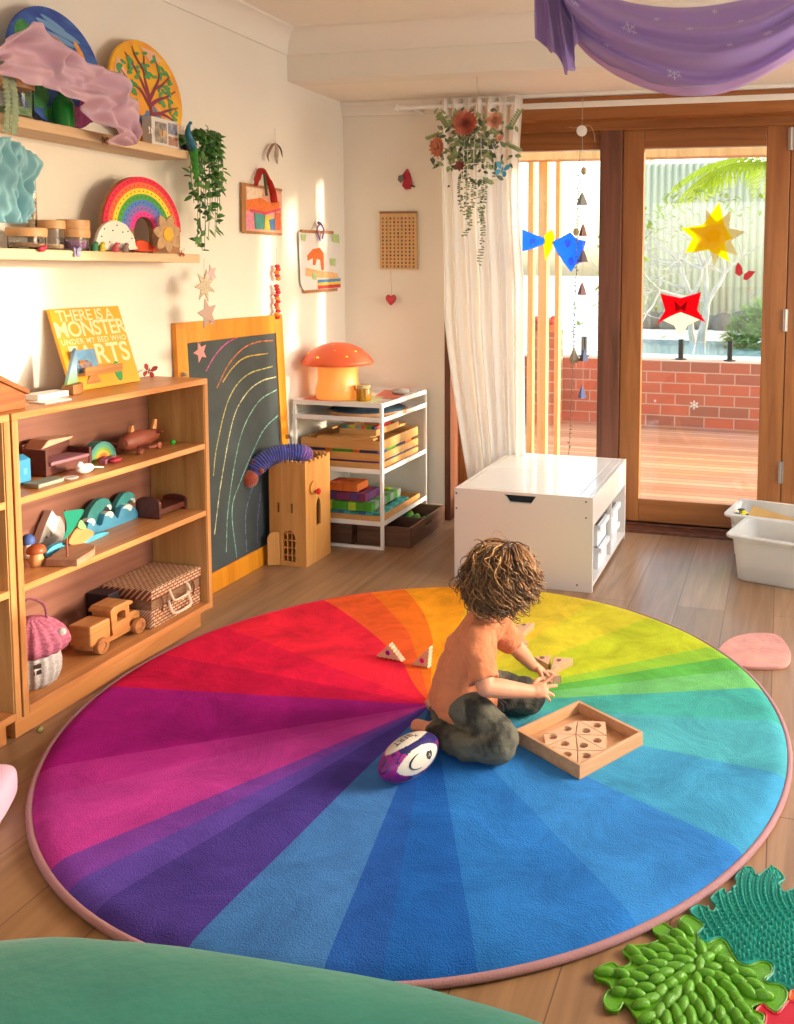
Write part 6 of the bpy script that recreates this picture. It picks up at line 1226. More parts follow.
MB().box((-.045, -.095, 0), (.045, -.083, .082)).build('arm', WL, so, bevel=.003); MB().box((-.045, .083, 0), (.045, .095, .06)).build('arm', WL, so, bevel=.003); MB().box((-.05, -.095, 0), (-.04, .095, .095)).build('back', WL, so, bevel=.003); MB().box((-.04, -.083, .0), (.042, .083, .03)).build('seat', WL, so, bevel=.003)
MB(T(0, -.0, .0)).prism([(-.09, .083), (.03, .096), (.045, .104), (-.06, .108)], .07, Matrix(((0, 0, 1, -.045), (1, 0, 0, 0), (0, 1, 0, 0), (0, 0, 0, 1)))).build('top_cushion', cl('toy_beige', 'c09478'), so, bevel=.004)['label'] = 'pale top cushion'
MB().box((-.036, -.08, .0305), (.05, .08, .042)).build('seat_cushion', cl('mauve_cloth', '9c6a74', var=.15, vs=30), so, bevel=.005)
rbw = thing('toy_rainbow', (-2.235, 2.50, S1), 'small arched rainbow toy behind the shelf sofa', 'toy rainbow')
for i, c in enumerate(('4a8c84', '5aa08a', '8ab04c', 'd8b040', 'd87a34', 'b03c38')):
    r1_ = .062-.0095*i; r0_ = r1_-.0088 if i < 5 else 0
    P = [(r1_*math.cos(a), r1_*math.sin(a)) for a in [PI*k/20 for k in range(21)]]+([(r0_*math.cos(a), r0_*math.sin(a)) for a in [PI*k/20 for k in range(20, -1, -1)]] if r0_ else [])
    MB().prism(P, .035, Matrix(((0, 0, 1, -.0), (1, 0, 0, 0), (0, 1, 0, 0), (0, 0, 0, 1)))).build('arch', cl('arch_'+c, c), rbw)
pz = c1p(565, 750, S1); bd = thing('white_bird_figure', (pz.x, pz.y, S1), 'white ceramic bird in front of the shelf sofa', 'bird figure'); CE = cl('ceramic_white', 'ddd6d0', rough=.35)
MB().ball((0, 0, .016), (.018, .032, .016), 16, 10).ball((0, -.022, .032), (.010, .012, .010), 12, 8).tube([(0, -.018, .022), (0, -.022, .032)], .009, 8).build('body', CE, bd, smooth=True); MB(T(0, .02, .014) @ Rx(-.2)).prism([(-.01, 0), (.01, 0), (.018, .04), (-.018, .04)], .004).build('tail', CE, bd, bevel=.001)
o = MB().lathe([(0, 0), (.022, 0), (.024, .002), (.022, .004), (0, .004)], 24).build('white_disc', CE, smooth=True); o.location = c1p(462, 782, S1); tag(o, 'small white disc lying at the shelf front', 'disc')
o = MB().box((-.012, -.04, 0), (.012, .04, .016)).build('mauve_block', cl('mauve_block', '9a5a6c'), bevel=.003); o.location = (-2.16, 2.475, S1); o.rotation_euler = (0, 0, .3); tag(o, 'mauve bar behind the white bird on the shelf', 'toy block')
o = MB().ball((0, 0, .009), (.016, .026, .009), 12, 8).build('red_pebble', cl('pebble_red', 'a02838'), smooth=True); o.location = (-2.13, 2.475, S1); tag(o, 'dark red pebble beside the mauve bar', 'pebble')
# wooden aeroplane
ap = thing('toy_aeroplane', (-2.185, 2.655, S1), 'reddish wooden toy aeroplane at the right of the top inner shelf', 'toy aeroplane', rz=.12); AW = wood('plane_wood', '9c5440', '7c3c2c', 'y', 1.5, .45)
MB().lathe([(0, -.095), (.018, -.09), (.03, -.07), (.035, -.04), (.034, 0), (.026, .05), (.02, .1), (.0, .112)], 20, T(0, 0, .044) @ Rx(-PI/2)).build('fuselage', AW, ap, smooth=True)
MB().prism([(-.09, -.03), (.075, -.035), (.085, -.01), (.075, .012), (-.09, .01)], .012, T(0, -.02, .02)).build('wing', AW, ap, bevel=.004)
MB().prism([(.07, .045), (.1, .045), (.112, .095), (.098, .1)], .010, Matrix(((0, 0, 1, -.005), (1, 0, 0, 0), (0, 1, 0, 0), (0, 0, 0, 1)))).build('tail_fin', cl('fin_orange', 'd8925c'), ap, bevel=.002)['label'] = 'orange tail fin'
MB().prism([(-.04, .08), (.04, .08), (.03, .108), (-.03, .108)], .008, T(0, 0, .052)).build('tail_wing', AW, ap, bevel=.002)
MB().prism([(-.055, .07), (-.03, .07), (-.035, .098), (-.045, .1)], .014, Matrix(((0, 0, 1, -.007), (1, 0, 0, 0), (0, 1, 0, 0), (0, 0, 0, 1)))).build('windscreen', cl('fin_orange', 'd8925c'), ap, bevel=.002)
for y in (-.05, .06): MB().cyl((.03, y, .012), (.044, y, .012), .012, n=16).cyl((-.044, y, .012), (-.03, y, .012), .012, n=16).build('wheel_pair', AW, ap, bevel=.002)
o = MB().ball((0, 0, .010), .010, 14, 9).build('green_ball', cl('ball_green', '3aa82c', rough=.4), smooth=True); o.location = (-2.15, 2.79, S1); tag(o, 'little bright green ball behind the toy aeroplane', 'ball')
# ================= shelf two
S2 = SH[2]+.0006; c2 = cr(0, 480, 6.617); c24 = cr(0, 400, 3.452)
def cutthing(name, cat, lab, layers, X, zb):
    e = thing(name, (X, onx(*layers[0][1][0], X).y, zb), lab, cat)
    for nm, pts, dx_, th, m, sm, bev in layers: cutx(nm, pts, X+dx_, th, m, e, bev, sm)
    return e
cutthing('toy_mountain', 'toy mountain', 'grey wooden mountain with snowy peak on the middle shelf', [
 ('rock', c2([(238, 455), (262, 405), (300, 320), (350, 230), (400, 240), (445, 330), (470, 400), (476, 470), (300, 500)]), 0, .02, cl('mountain_grey', '9c9894', var=.2, vs=20), 0, .001),
 ('snow_cap', c2([(258, 420), (300, 300), (345, 200), (392, 262), (372, 330), (352, 370), (340, 340), (322, 385), (308, 365), (285, 410)]), .006, .028, cl('mountain_snow', 'd8d0c8'), 0, .001)], -2.265, S2)
WAVA, WAVB = cl('wave_teal', '3f9490', var=.12, vs=20), cl('wave_blue', '4f9cc0', var=.2, vs=12)
wv = cutthing('wooden_waves', 'toy waves', 'teal wooden curling waves on the middle shelf', [
 ('crest', c24([(300, 412), (318, 370), (345, 342), (372, 340), (385, 360), (380, 378), (370, 366), (358, 378), (350, 405), (360, 425), (310, 430)]), 0, .022, WAVA, 2, .002),
 ('crest', c24([(395, 392), (408, 352), (430, 322), (455, 318), (467, 335), (462, 352), (452, 344), (440, 360), (446, 385), (452, 405), (410, 412)]), 0, .022, WAVA, 2, .002),
 ('swell', c24([(300, 462), (308, 420), (325, 412), (336, 430), (352, 432), (362, 396), (382, 384), (396, 396), (408, 408), (420, 372), (442, 360), (462, 366), (478, 388), (494, 408), (440, 425), (380, 445), (330, 460)]), .024, .022, WAVB, 2, .002)], -2.25, S2)
WT = cl('wave_foam', 'd8e4e0')
for _p in ([(368, 366), (374, 360), (384, 362), (386, 374), (380, 380), (376, 372)], [(450, 344), (456, 338), (466, 341), (467, 352), (461, 356), (458, 350)]): cutx('foam_tip', c24(_p), -2.2495, .023, WT, wv, .001, 2)
for _p in ([(300, 420), (310, 410), (324, 410), (330, 422), (322, 436), (316, 424)], [(362, 400), (372, 386), (386, 384), (394, 394), (386, 408), (376, 400)], [(424, 374), (436, 362), (450, 360), (458, 370), (450, 384), (440, 376)]): cutx('foam_tip', c24(_p), -2.2252, .0232, WT, wv, .001, 2)
tw_ = thing('toy_wave', (-2.2, 2.40, S2), 'low turquoise wooden wave before the grey mountain', 'toy wave'); cutx('wave', c2([(300, 510), (318, 470), (350, 440), (400, 418), (450, 412), (480, 425), (600, 372), (690, 345), (725, 352), (640, 395), (500, 450), (400, 490)]), -2.175, .02, cl('wave_turq', '4aa4c0', var=.15, vs=18), tw_, .002, 2)
fsh = thing('wooden_fish', (-2.16, 2.45, S2), 'orange and green wooden fish leaning behind the sailboat', 'toy fish'); cutx('fish_body', c2([(455, 420), (480, 360), (510, 320), (545, 305), (585, 325), (628, 350), (590, 390), (545, 425), (500, 432)]), -2.155, .02, cl('fish_orange', 'c8844a', var=.15, vs=20), fsh, .002, 2); cutx('fish_fin', c2([(515, 310), (535, 262), (560, 285), (575, 322), (545, 330)]), -2.150, .02, cl('fish_green', '7aa868'), fsh, .002, 2)
o_ = onz(*c2([(450, 535)])[0], S2); sb = thing('toy_sailboat', (o_.x, o_.y, S2), 'wooden sailboat with teal cloth sail on the middle shelf', 'toy boat', rz=0)
pp = [onz(*c2([p])[0], S2+.022) for p in ((300, 525), (420, 440), (560, 415), (628, 430), (625, 455), (510, 528))]
MB(T(-o_.x, -o_.y, -S2)).prism([(p.x, p.y) for p in pp], .0215, None, S2+.0004).build('hull', wood('driftwood', 'b8896a', '9a6c50', 'y', 2, .6), sb, bevel=.002)
mp_ = onz(*c2([(445, 505)])[0], S2+.022); zt_ = onx(*c2([(450, 190)])[0], mp_.x).z
MB(T(-o_.x, -o_.y, -S2)).cyl(tuple(mp_-V((0, 0, .01))), (mp_.x, mp_.y, zt_), .0035, n=10).build('mast', wood('mast_wood', '9c5c48', '7c4030', 'z', 2, .5), sb, smooth=True)
cutx('cloth_sail', c2([(420, 215), (452, 204), (545, 192), (553, 215), (520, 270), (478, 340), (420, 400), (440, 330), (438, 270)]), mp_.x+.006, .0015, mat('sail_teal', '0f8a6c', .8, translucent=.2), sb, 0, 2)['label'] = 'teal cloth sail'
BMU = cl('blue_cap', '3f5a9c'); p = (-2.21, 2.125)
def mush(loc, r, h, capm, stm, lab, capc):
    e = thing('toy_mushroom', loc, lab, 'toy mushroom'); MB().lathe([(0, 0), (r*.6, 0), (r*.78, h*.2), (r*.6, h*.5), (r*.5, h*.62), (0, h*.62)], 20).build('stem', stm, e, smooth=True); MB().lathe([(0, h*.58), (r*.95, h*.6), (r, h*.68), (r*.85, h*.86), (r*.4, h*.98), (0, h)], 24).build('cap', capm, e, smooth=True)['label'] = capc
STM = wood('turned_stem', 'd8a070', 'bc8450', 'z', 2, .45)
mush((-2.155, 2.165, S2), .028, .066, cl('cap_brown', 'a0522c', rough=.35), STM, 'brown capped wooden mushroom at the left of the middle shelf', 'brown cap'); mush((-2.235, 2.215, S2), .021, .075, BMU, cl('stem_cream', 'd0c4b4'), 'blue capped mushroom behind the brown one on the middle shelf', 'blue cap')
bd_ = thing('toy_bed', (-2.185, 2.775, S2), 'dark walnut toy bed at the right of the middle shelf', 'toy bed')
def hb(y, h, w_=.05): return MB(T(0, y, 0)).prism([(-w_, 0), (w_, 0), (w_, h*.7)]+[(w_*math.cos(a), h*.7+h*.3*math.sin(a)) for a in [PI*k/10 for k in range(1, 10)]]+[(-w_, h*.7)], .012, Matrix(((1, 0, 0, 0), (0, 0, 1, 0), (0, 1, 0, 0), (0, 0, 0, 1))))
hb(-.085, .078).build('headboard', WL, bd_, bevel=.002); hb(.06, .055).build('footboard', WL, bd_, bevel=.002); MB().box((-.046, -.073, .012), (.046, .06, .032)).build('bed_base', WL, bd_, bevel=.002)
# ================= bottom shelf
S3 = SH[3]+.0006
wm = thing('wicker_mushroom_basket', (-2.15, 2.13, S3), 'wicker mushroom basket with pink cap and white body, bottom shelf', 'basket')
def wick(name, c, c2): return mat(name, c, .8, col2=c2, vs=40, bump=1, bs=150, stretch=(1, 1, 5))
rib_ = lambda a, z: 1+.035*math.cos(22*a); 
MB().lathe([(0, .0), (.05, 0), (.066, .012), (.075, .04), (.076, .07), (.07, .10), (.06, .115), (0, .115)], 110, rib=lambda a, z: 1+.045*math.cos(18*a)+.006*math.sin(z*900)).build('woven_body', wick('wicker_white', 'f2ece6', 'd8ccc4'), wm, smooth=True, angle=70)
prof = [(.055, .108), (.088, .106), (.1, .118), (.1, .132), (.088, .158), (.066, .182), (.035, .2), (0, .205)]
MB().lathe(prof, 120, rib=lambda a, z: 1+.045*math.cos(18*a)).build('woven_cap', wick('wicker_pink', 'd67c94', 'b45874'), wm, smooth=True, angle=70)['label'] = 'pink woven cap'
MB().tube(smoothc([(-.03, -.03, .192), (-.02, -.03, .24), (0.0, 0, .262), (.02, .03, .235), (.03, .03, .19)], 8), .004, 8).build('handle', wick('wicker_handle', 'b06878', '8c4858'), wm, smooth=True)
for a, z in ((.35, .158), (-1.1, .15), (-2.2, .16)): MB().ball((.087*math.cos(a), .087*math.sin(a), z), (.013, .013, .012), 14, 8).build('white_spot', wick('wicker_spot', 'e8e0da', 'd0c4bc'), wm, smooth=True)
for z in (.062, .08): MB(Rz(-.62)).cbox((.072, 0, z), (.012, .02, .012)).build('window_hole', cl('hole_dark', '3a2620'), wm)
# wooden truck
wt = thing('wooden_truck', (-2.15, 2.44, S3), 'honey wooden toy truck on the bottom shelf', 'toy truck', rz=.0); TRW = wood('truck_beech', 'cd8f55', 'ae6f38', 'y', 1.6, .4)
MB().box((-.035, -.11, .02), (.035, .12, .036)).build('chassis', TRW, wt, bevel=.002)
MB().box((-.042, -.125, .037), (.042, -.035, .105)).build('cargo_box', TRW, wt, bevel=.006)
cabp = [(-.02, .037), (.058, .037), (.058, .115), (-.028, .115)]; win = [(.0, .075), (.04, .075), (.04, .1), (.03, .106), (.008, .106), (.0, .1)]
tr_ = tessellate_polygon([[V((x, y, 0)) for x, y in l] for l in (cabp, win)]); pts = cabp+win; kk = len(pts); vs = [(x, y, 0) for x, y in pts]+[(x, y, .074) for x, y in pts]; fs = [tuple(r) for r in tr_]+[tuple(i+kk for i in r[::-1]) for r in tr_]
for o__, l in ((0, cabp), (4, win)): fs += [(o__+i, o__+(i+1) % len(l), kk+o__+(i+1) % len(l), kk+o__+i) for i in range(len(l))]
MB().add(vs, fs, Matrix(((0, 0, 1, -.037), (1, 0, 0, 0), (0, 1, 0, 0), (0, 0, 0, 1)))).build('cab', TRW, wt)
MB().prism([(-.035, .1155), (.068, .1155), (.07, .123), (.05, .133), (-.02, .133), (-.036, .124)], .088, Matrix(((0, 0, 1, -.044), (1, 0, 0, 0), (0, 1, 0, 0), (0, 0, 0, 1)))).build('cab_roof', TRW, wt, bevel=.002)
MB().prism([(.058, .037), (.122, .037), (.122, .066), (.1, .078), (.058, .082)], .05, Matrix(((0, 0, 1, -.025), (1, 0, 0, 0), (0, 1, 0, 0), (0, 0, 0, 1)))).build('bonnet', TRW, wt, bevel=.003)
WHL = wood('wheel_wood', 'b87c4c', '945a30', 'x', 1.6, .4)
for y in (-.08, .092):
    for sg in (-1, 1):
        MB(T(sg*.044, y, .028) @ Ry(PI/2*sg)).lathe([(0, -.008), (.027, -.008), (.0275, 0), (.025, .008), (.014, .009), (.012, .005), (0, .005)], 28).build('wheel', WHL, wt, smooth=True, angle=35)
for x in (-.014, .014): MB().ball((x, .124, .06), .007, 12, 8).build('headlight', STR, wt, smooth=True)
# wicker suitcase
cx0, cx1, cy0, cy1 = -2.286, -2.082, 2.570, 2.838
sc_ = thing('wicker_suitcase', ((cx0+cx1)/2, (cy0+cy1)/2, S3), 'brown wicker suitcase with cream handle on the bottom shelf', 'suitcase'); wx, wy = (cx1-cx0)/2, (cy1-cy0)/2
WB = mat('woven_brown', 'c08a64', .7); nt = WB.node_tree; N = nt.nodes; L = nt.links; tc = [n for n in N if n.type == 'TEX_COORD'][0]; b = N['Principled BSDF']
ck = N.new('ShaderNodeTexBrick'); ck.inputs['Scale'].default_value = 1; ck.inputs['Brick Width'].default_value = .021; ck.inputs['Row Height'].default_value = .0115; ck.inputs['Mortar Size'].default_value = .0022; ck.inputs['Color1'].default_value = lin('dcb894'); ck.inputs['Color2'].default_value = lin('cc9c74'); ck.inputs['Mortar'].default_value = lin('7c4428')
sx = N.new('ShaderNodeSeparateXYZ'); am = N.new('ShaderNodeMath'); am.operation = 'SUBTRACT'; cb_ = N.new('ShaderNodeCombineXYZ'); L.new(tc.outputs['Object'], sx.inputs[0]); L.new(sx.outputs['Z'], am.inputs[0]); L.new(sx.outputs['X'], am.inputs[1]); L.new(sx.outputs['Y'], cb_.inputs['X']); L.new(am.outputs[0], cb_.inputs['Y']); L.new(cb_.outputs[0], ck.inputs['Vector']); L.new(ck.outputs['Color'], b.inputs['Base Color'])
bp = N.new('ShaderNodeBump'); bp.invert = True; bp.inputs['Strength'].default_value = .8; bp.inputs['Distance'].default_value = .003; L.new(ck.outputs['Fac'], bp.inputs['Height']); L.new(bp.outputs[0], b.inputs['Normal'])
BND = wick('wicker_band', 'c49a74', 'a87850')
MB().box((-wx, -wy, 0), (wx, wy, .066)).build('case_body', WB, sc_, bevel=.008, seg=3); MB().box((-wx+.002, -wy+.002, .0665), (wx-.002, wy-.002, .098)).build('middle_band', BND, sc_, bevel=.004); MB().box((-wx-.003, -wy-.003, .0985), (wx+.003, wy+.003, .14)).build('lid', WB, sc_, bevel=.008, seg=3)
HC = cl('handle_cream', 'd8c4a8')
MB().tube(smoothc([(wx+.002, -.05, .075), (wx+.012, -.052, .05), (wx+.022, -.045, .03), (wx+.026, 0, .026), (wx+.022, .045, .03), (wx+.012, .052, .05), (wx+.002, .05, .075)], 6), .0048, 8).build('handle', HC, sc_, smooth=True); MB().tube(smoothc([(wx+.004, -.045, .11), (wx+.016, -.048, .09), (wx+.022, -.04, .075), (wx+.024, 0, .073), (wx+.022, .04, .075), (wx+.016, .048, .09), (wx+.004, .045, .11)], 6), .0042, 8).build('handle', HC, sc_, smooth=True)
for y in (-.085, .085): MB().tube([(wx+.002, y, .1), (wx+.008, y, .08), (wx+.004, y, .05)], .003, 6).build('strap_loop', cl('loop_brown', '7c4428'), sc_, smooth=True)
o = MB().box((-.045, -.028, 0), (.045, .028, .135)).build('dark_box', cl('box_dark', '2c1c20'), bevel=.003); o.location = (-2.245, 2.53, S3); o.rotation_euler = (0, 0, 0); tag(o, 'dark upright box between the truck and the suitcase', 'box')
# left bookcase: lettered block
e = thing('letter_block', (-2.105, 1.925, SH[2]+.0006), 'small wooden block on the cut off bookcase shelf', 'block'); MB().cbox((0, 0, .024), (.05, .05, .048)).build('block_body', BEECH, e, bevel=.002); MB().box((.0252, -.017, .008), (.0258, .017, .04)).build('red_print', cl('print_brick', 'a8482c'), e)
# ================= the kneeling toddler
SK = mat('skin', 'd89674', .5, sss=.15, var=.06, vs=20); TEE = mat('orange_tee', 'cc7a50', .85, sheen=.1, var=.06, vs=14, bump=.25, bs=180)
PANT = mat('camo_trousers', '605e50', .85, col2='2e2e2a', vs=13, bump=.3, bs=160)
_pr = [n for n in PANT.node_tree.nodes if n.type == 'VALTORGB'][0]; _pr.color_ramp.elements[0].position = .41; _pr.color_ramp.elements[1].position = .54
HA = mat('hair_brown', '835a38', .55, translucent=.22, var=.25, vs=30); HB = mat('hair_gold', 'b08454', .5, translucent=.3); HD = mat('hair_dark', '503828', .45, translucent=.12)
kid = thing('toddler', (-.86, 2.35, TOP), 'toddler with curly brown hair, orange tee and camo trousers kneeling on the rug', 'person')
KT = T(*(-kid.location))
def chain(mb, pts, rad, n=16):
    P = [V(p) for p in pts]; R = []; Q_ = []
    for i in range(len(P)-1):
        for k in range(6): t = k/6; Q_.append(P[i].lerp(P[i+1], t)); R.append(rad[i]+(rad[i+1]-rad[i])*t)
    Q_.append(P[-1]); R.append(rad[-1]); mb.tube(Q_, R, n)
    for p, r in zip(P, rad): mb.ball(p, r, n, 10)
def finish(o, disp=None, st=.006, size=.05, smooth=4, sub=0):
    s = o.modifiers.new('sm', 'SMOOTH'); s.iterations = smooth; s.factor = .5
    if disp:
        t = bpy.data.textures.new(disp, 'CLOUDS'); t.noise_scale = size; t.noise_depth = 2; d = o.modifiers.new('d', 'DISPLACE'); d.texture = t; d.strength = st; d.mid_level = .5; d.texture_coords = 'LOCAL'
        s2_ = o.modifiers.new('sm2', 'SMOOTH'); s2_.iterations = 2
    return o
HC_ = V((-.746, 2.388, .472)); FD = V((.70, .62, -.36)).normalized(); FU = (V((0, 0, 1))-FD*FD.z).normalized(); FR = FD.cross(FU)
HM = Matrix.Translation(HC_) @ Matrix((FR, FD, FU)).transposed().to_4x4()       # local: x = child's right, y = face forward, z = up
b = MB(KT)
b.ball((0, 0, 0), (.067, .078, .080), 28, 20, None) if False else None
hb_ = MB(KT @ HM); hb_.ball((0, -.004, .006), (.068, .080, .078), 30, 20).ball((0, .022, -.034), (.052, .050, .045), 24, 16).ball((0, .048, -.062), (.020, .018, .016), 14, 10)
for sg in (-1, 1): hb_.ball((.030*sg, .045, -.034), (.022, .022, .022), 14, 10).ball((.068*sg, -.004, -.014), (.009, .014, .020), 12, 10).ball((.071*sg, .002, -.014), (.006, .009, .014), 10, 8)
hb_.ball((0, .076, -.020), (.009, .010, .010), 12, 8).ball((0, .071, -.010), (.006, .008, .016), 10, 8).ball((0, .068, -.043), (.016, .007, .006), 12, 6)
b.v += hb_.v; b.f += [tuple(i for i in f) for f in hb_.f]; b.mi += hb_.mi
b2 = MB(KT)
chain(b2, [(-.772, 2.378, .43), (-.800, 2.367, .36)], [.030, .034])
chain(b2, [(-.86, 2.36, .12), (-.855, 2.36, .19), (-.835, 2.362, .27), (-.812, 2.365, .33)], [.066, .070, .056, .034])
# right arm (near the camera)
rs, re, rw = V((-.803, 2.287, .322)), V((-.752, 2.232, .222)), V((-.648, 2.318, .182))
chain(b2, [rs, re], [.031, .026]); chain(b2, [re, re.lerp(rw, .35), rw], [.0265, .026, .0175])
ls, le, lw = V((-.795, 2.445, .318)), V((-.752, 2.515, .215)), V((-.712, 2.565, .140))
chain(b2, [ls, le], [.031, .025]); chain(b2, [le, le.lerp(lw, .3), lw], [.025, .0245, .0165])
# feet (soles up behind)
def foot(ank, toe, up):
    a, t = V(ank), V(toe); d = (t-a).normalized(); s = d.cross(V(up)).normalized(); chain(b2, [a, a+d*.03, a+d*.06], [.021, .020, .019]); b2.ball(a-d*.004+V(up)*.006, (.021, .021, .021))
    for k, r in enumerate((.0085, .007, .0066, .006, .0055)): p = a+d*(.068-.004*k)+s*(.014-.0078*k); b2.tube([p-d*.012, p, p+d*.012], [r, r, r*.7], 10); b2.ball(p+d*.012, r*.75, 10, 6)
foot((-.925, 2.262, TOP+.027), (-1.0, 2.30, TOP+.016), (0, 0, 1)); foot((-.93, 2.43, TOP+.027), (-1.01, 2.42, TOP+.016), (0, 0, 1))
def hand(w, d, pn, side, curls, spread, tcurl, sc=1.0):
    # w wrist, d finger direction, pn palm normal, side = direction towards the thumb
    d = V(d).normalized(); pn = V(pn); pn = (pn-d*pn.dot(d)).normalized(); s = V(side); s = (s-d*s.dot(d)-pn*s.dot(pn)).normalized(); w = V(w)
    m_ = Matrix((s, d, pn)).transposed().to_4x4()
    b2.ball(w+d*.022*sc, (.0215*sc, .025*sc, .0105*sc), 18, 12, m_); chain(b2, [w-d*.006, w+d*.014*sc], [.0165*sc, .0145*sc], 14)
    for k in range(4):
        off = (.0155-.0103*k)*sc; L = (.0155, .017, .016, .0125)[k]*sc; r = (.0054, .0056, .0053, .0047)[k]*sc; base = w+d*(.038-.002*abs(k-1.2))*sc+s*off
        a = 0; p = base; pts = [base-d*.01*sc, base]; fd = (d+s*spread*(1.2-k)*.5).normalized()
        for j, f_ in enumerate((1, .8, .62)):
            a += curls[k]*(1, 1.1, .8)[j]; q = fd*math.cos(a)+pn*math.sin(a); p = p+q*L*f_; pts.append(p)
        chain(b2, pts, [r*1.08, r*1.05, r, r*.93, r*.85], 12)
    tb_ = w+d*.010*sc+s*.015*sc; t1 = (s*.75+d*.6+pn*tcurl).normalized(); t2 = (s*.35+d*.85+pn*(tcurl+.25)).normalized(); chain(b2, [tb_, tb_+t1*.017*sc, tb_+t1*.017*sc+t2*.014*sc, tb_+t1*.017*sc+t2*.025*sc], [.0085*sc, .0072*sc, .0062*sc, .005*sc], 12)
hand(rw, (.80, .42, .05), (-.1, .75, -.55), (.05, .35, 1), (-.02, .22, .38, .45), .9, .35, 1.02)
hand(lw, (.62, .38, -.42), (.1, -.1, -1), (.35, -1, .1), (.32, .38, .42, .5), .35, .45, 1.0)
o_n = len(b.v); b.v += b2.v; b.f += [tuple(i+o_n for i in f) for f in b2.f]; b.mi += b2.mi
finish(b.build('body', SK, kid, smooth=True, angle=180, remesh=.0026), smooth=3)
# face details
f_ = MB(KT @ HM)
for sg in (-1, 1): f_.ball((.026*sg, .066, -.006), (.0095, .006, .0075), 14, 10)
f_.build('eyes', cl('eye_white', 'e8e4e0', rough=.2), kid, smooth=True); f_ = MB(KT @ HM)
for sg in (-1, 1): f_.ball((.026*sg, .0712, -.006), (.0045, .0018, .0045), 12, 8)
f_.build('irises', cl('iris_blue', '3c4a58', rough=.2), kid, smooth=True)
MB(KT @ HM).ball((0, .0745, -.043), (.013, .0035, .0042), 14, 8).build('lips', cl('lip_pink', 'c4706a'), kid, smooth=True)
# tee
t = MB(KT)
def ering(mb, secs, n=40):        # loft of ellipses: (centre, rx, ry, yaw, tilt vector up)
    vs = []; 
    for c, rx, ry, up in secs:
        up = V(up).normalized(); x = (V((1, 0, 0))-up*up.x).normalized(); y = up.cross(x)
        for i in range(n): a = 2*PI*i/n; vs.append(V(c)+x*rx*math.cos(a)+y*ry*math.sin(a))
    k = len(secs); fs = [(j*n+i, j*n+(i+1) % n, (j+1)*n+(i+1) % n, (j+1)*n+i) for j in range(k-1) for i in range(n)]+[tuple(range(n))[::-1], tuple((k-1)*n+i for i in range(n))]
    mb.add(vs, fs)
ering(t, [((-.862, 2.352, .098), .098, .116, (.28, 0, 1)), ((-.862, 2.354, .13), .097, .114, (.2, 0, 1)), ((-.858, 2.358, .18), .090, .106, (.1, 0, 1)), ((-.850, 2.36, .23), .079, .097, (.1, 0, 1)), ((-.838, 2.362, .28), .069, .093, (.2, 0, 1)), ((-.825, 2.364, .32), .056, .086, (.3, 0, 1)), ((-.812, 2.366, .348), .040, .060, (.4, 0, 1)), ((-.800, 2.368, .366), .034, .040, (.45, 0, 1))])
def sleeve(s, e, k0, k1): 
    s, e = V(s), V(e); chain(t, [s.lerp(V((-.83, 2.365, .29)), .35), s], [.045, .042], 20); d = (e-s); t.tube([s, s+d*.45, s+d*k0], [.042, .041, .043], 22)
sleeve(rs, re, .86, 0); sleeve(ls, le, .80, 0)
finish(t.build('tee_shirt', TEE, kid, smooth=True, angle=180, remesh=.0042), 'tee_folds', .018, .04, 2)
MB(KT).tube([V((-.797, 2.368, .371))+V((.034*math.cos(a), .038*math.sin(a), -.016*math.cos(a))) for a in [2*PI*i/32 for i in range(32)]], .0045, 8, closed=True).build('neck_rib', TEE, kid, smooth=True)
# trousers
p = MB(KT)
ering(p, [((-.872, 2.352, .058), .075, .10, (0, 0, 1)), ((-.868, 2.352, .085), .088, .102, (0, 0, 1)), ((-.862, 2.354, .12), .088, .106, (0, 0, 1)), ((-.86, 2.356, .142), .075, .09, (0, 0, 1))])
Z0 = TOP
chain(p, [(-.855, 2.30, .130), (-.78, 2.255, .128), (-.700, 2.212, Z0+.058)], [.056, .050, .047], 22)
chain(p, [(-.702, 2.196, Z0+.046), (-.79, 2.186, Z0+.037), (-.87, 2.225, Z0+.034), (-.905, 2.252, Z0+.031)], [.046, .036, .033, .031], 22)
chain(p, [(-.855, 2.412, .118), (-.775, 2.452, .105), (-.700, 2.478, Z0+.054)], [.062, .056, .050], 22)
chain(p, [(-.700, 2.480, Z0+.05), (-.79, 2.470, Z0+.043), (-.88, 2.44, Z0+.036), (-.91, 2.435, Z0+.031)], [.049, .042, .036, .031], 22)
finish(p.build('camo_trousers', PANT, kid, smooth=True, angle=180, remesh=.0045), 'trouser_folds', .012, .03, 1)
MB(KT).tube([(-.762, 2.37, .118), (-.745, 2.362, .108), (-.742, 2.358, .092)], .0028, 8).tube([(-.762, 2.38, .118), (-.742, 2.382, .105), (-.738, 2.385, .085)], .0028, 8).build('drawstring', cl('cord_black', '1c1a1c'), kid, smooth=True)
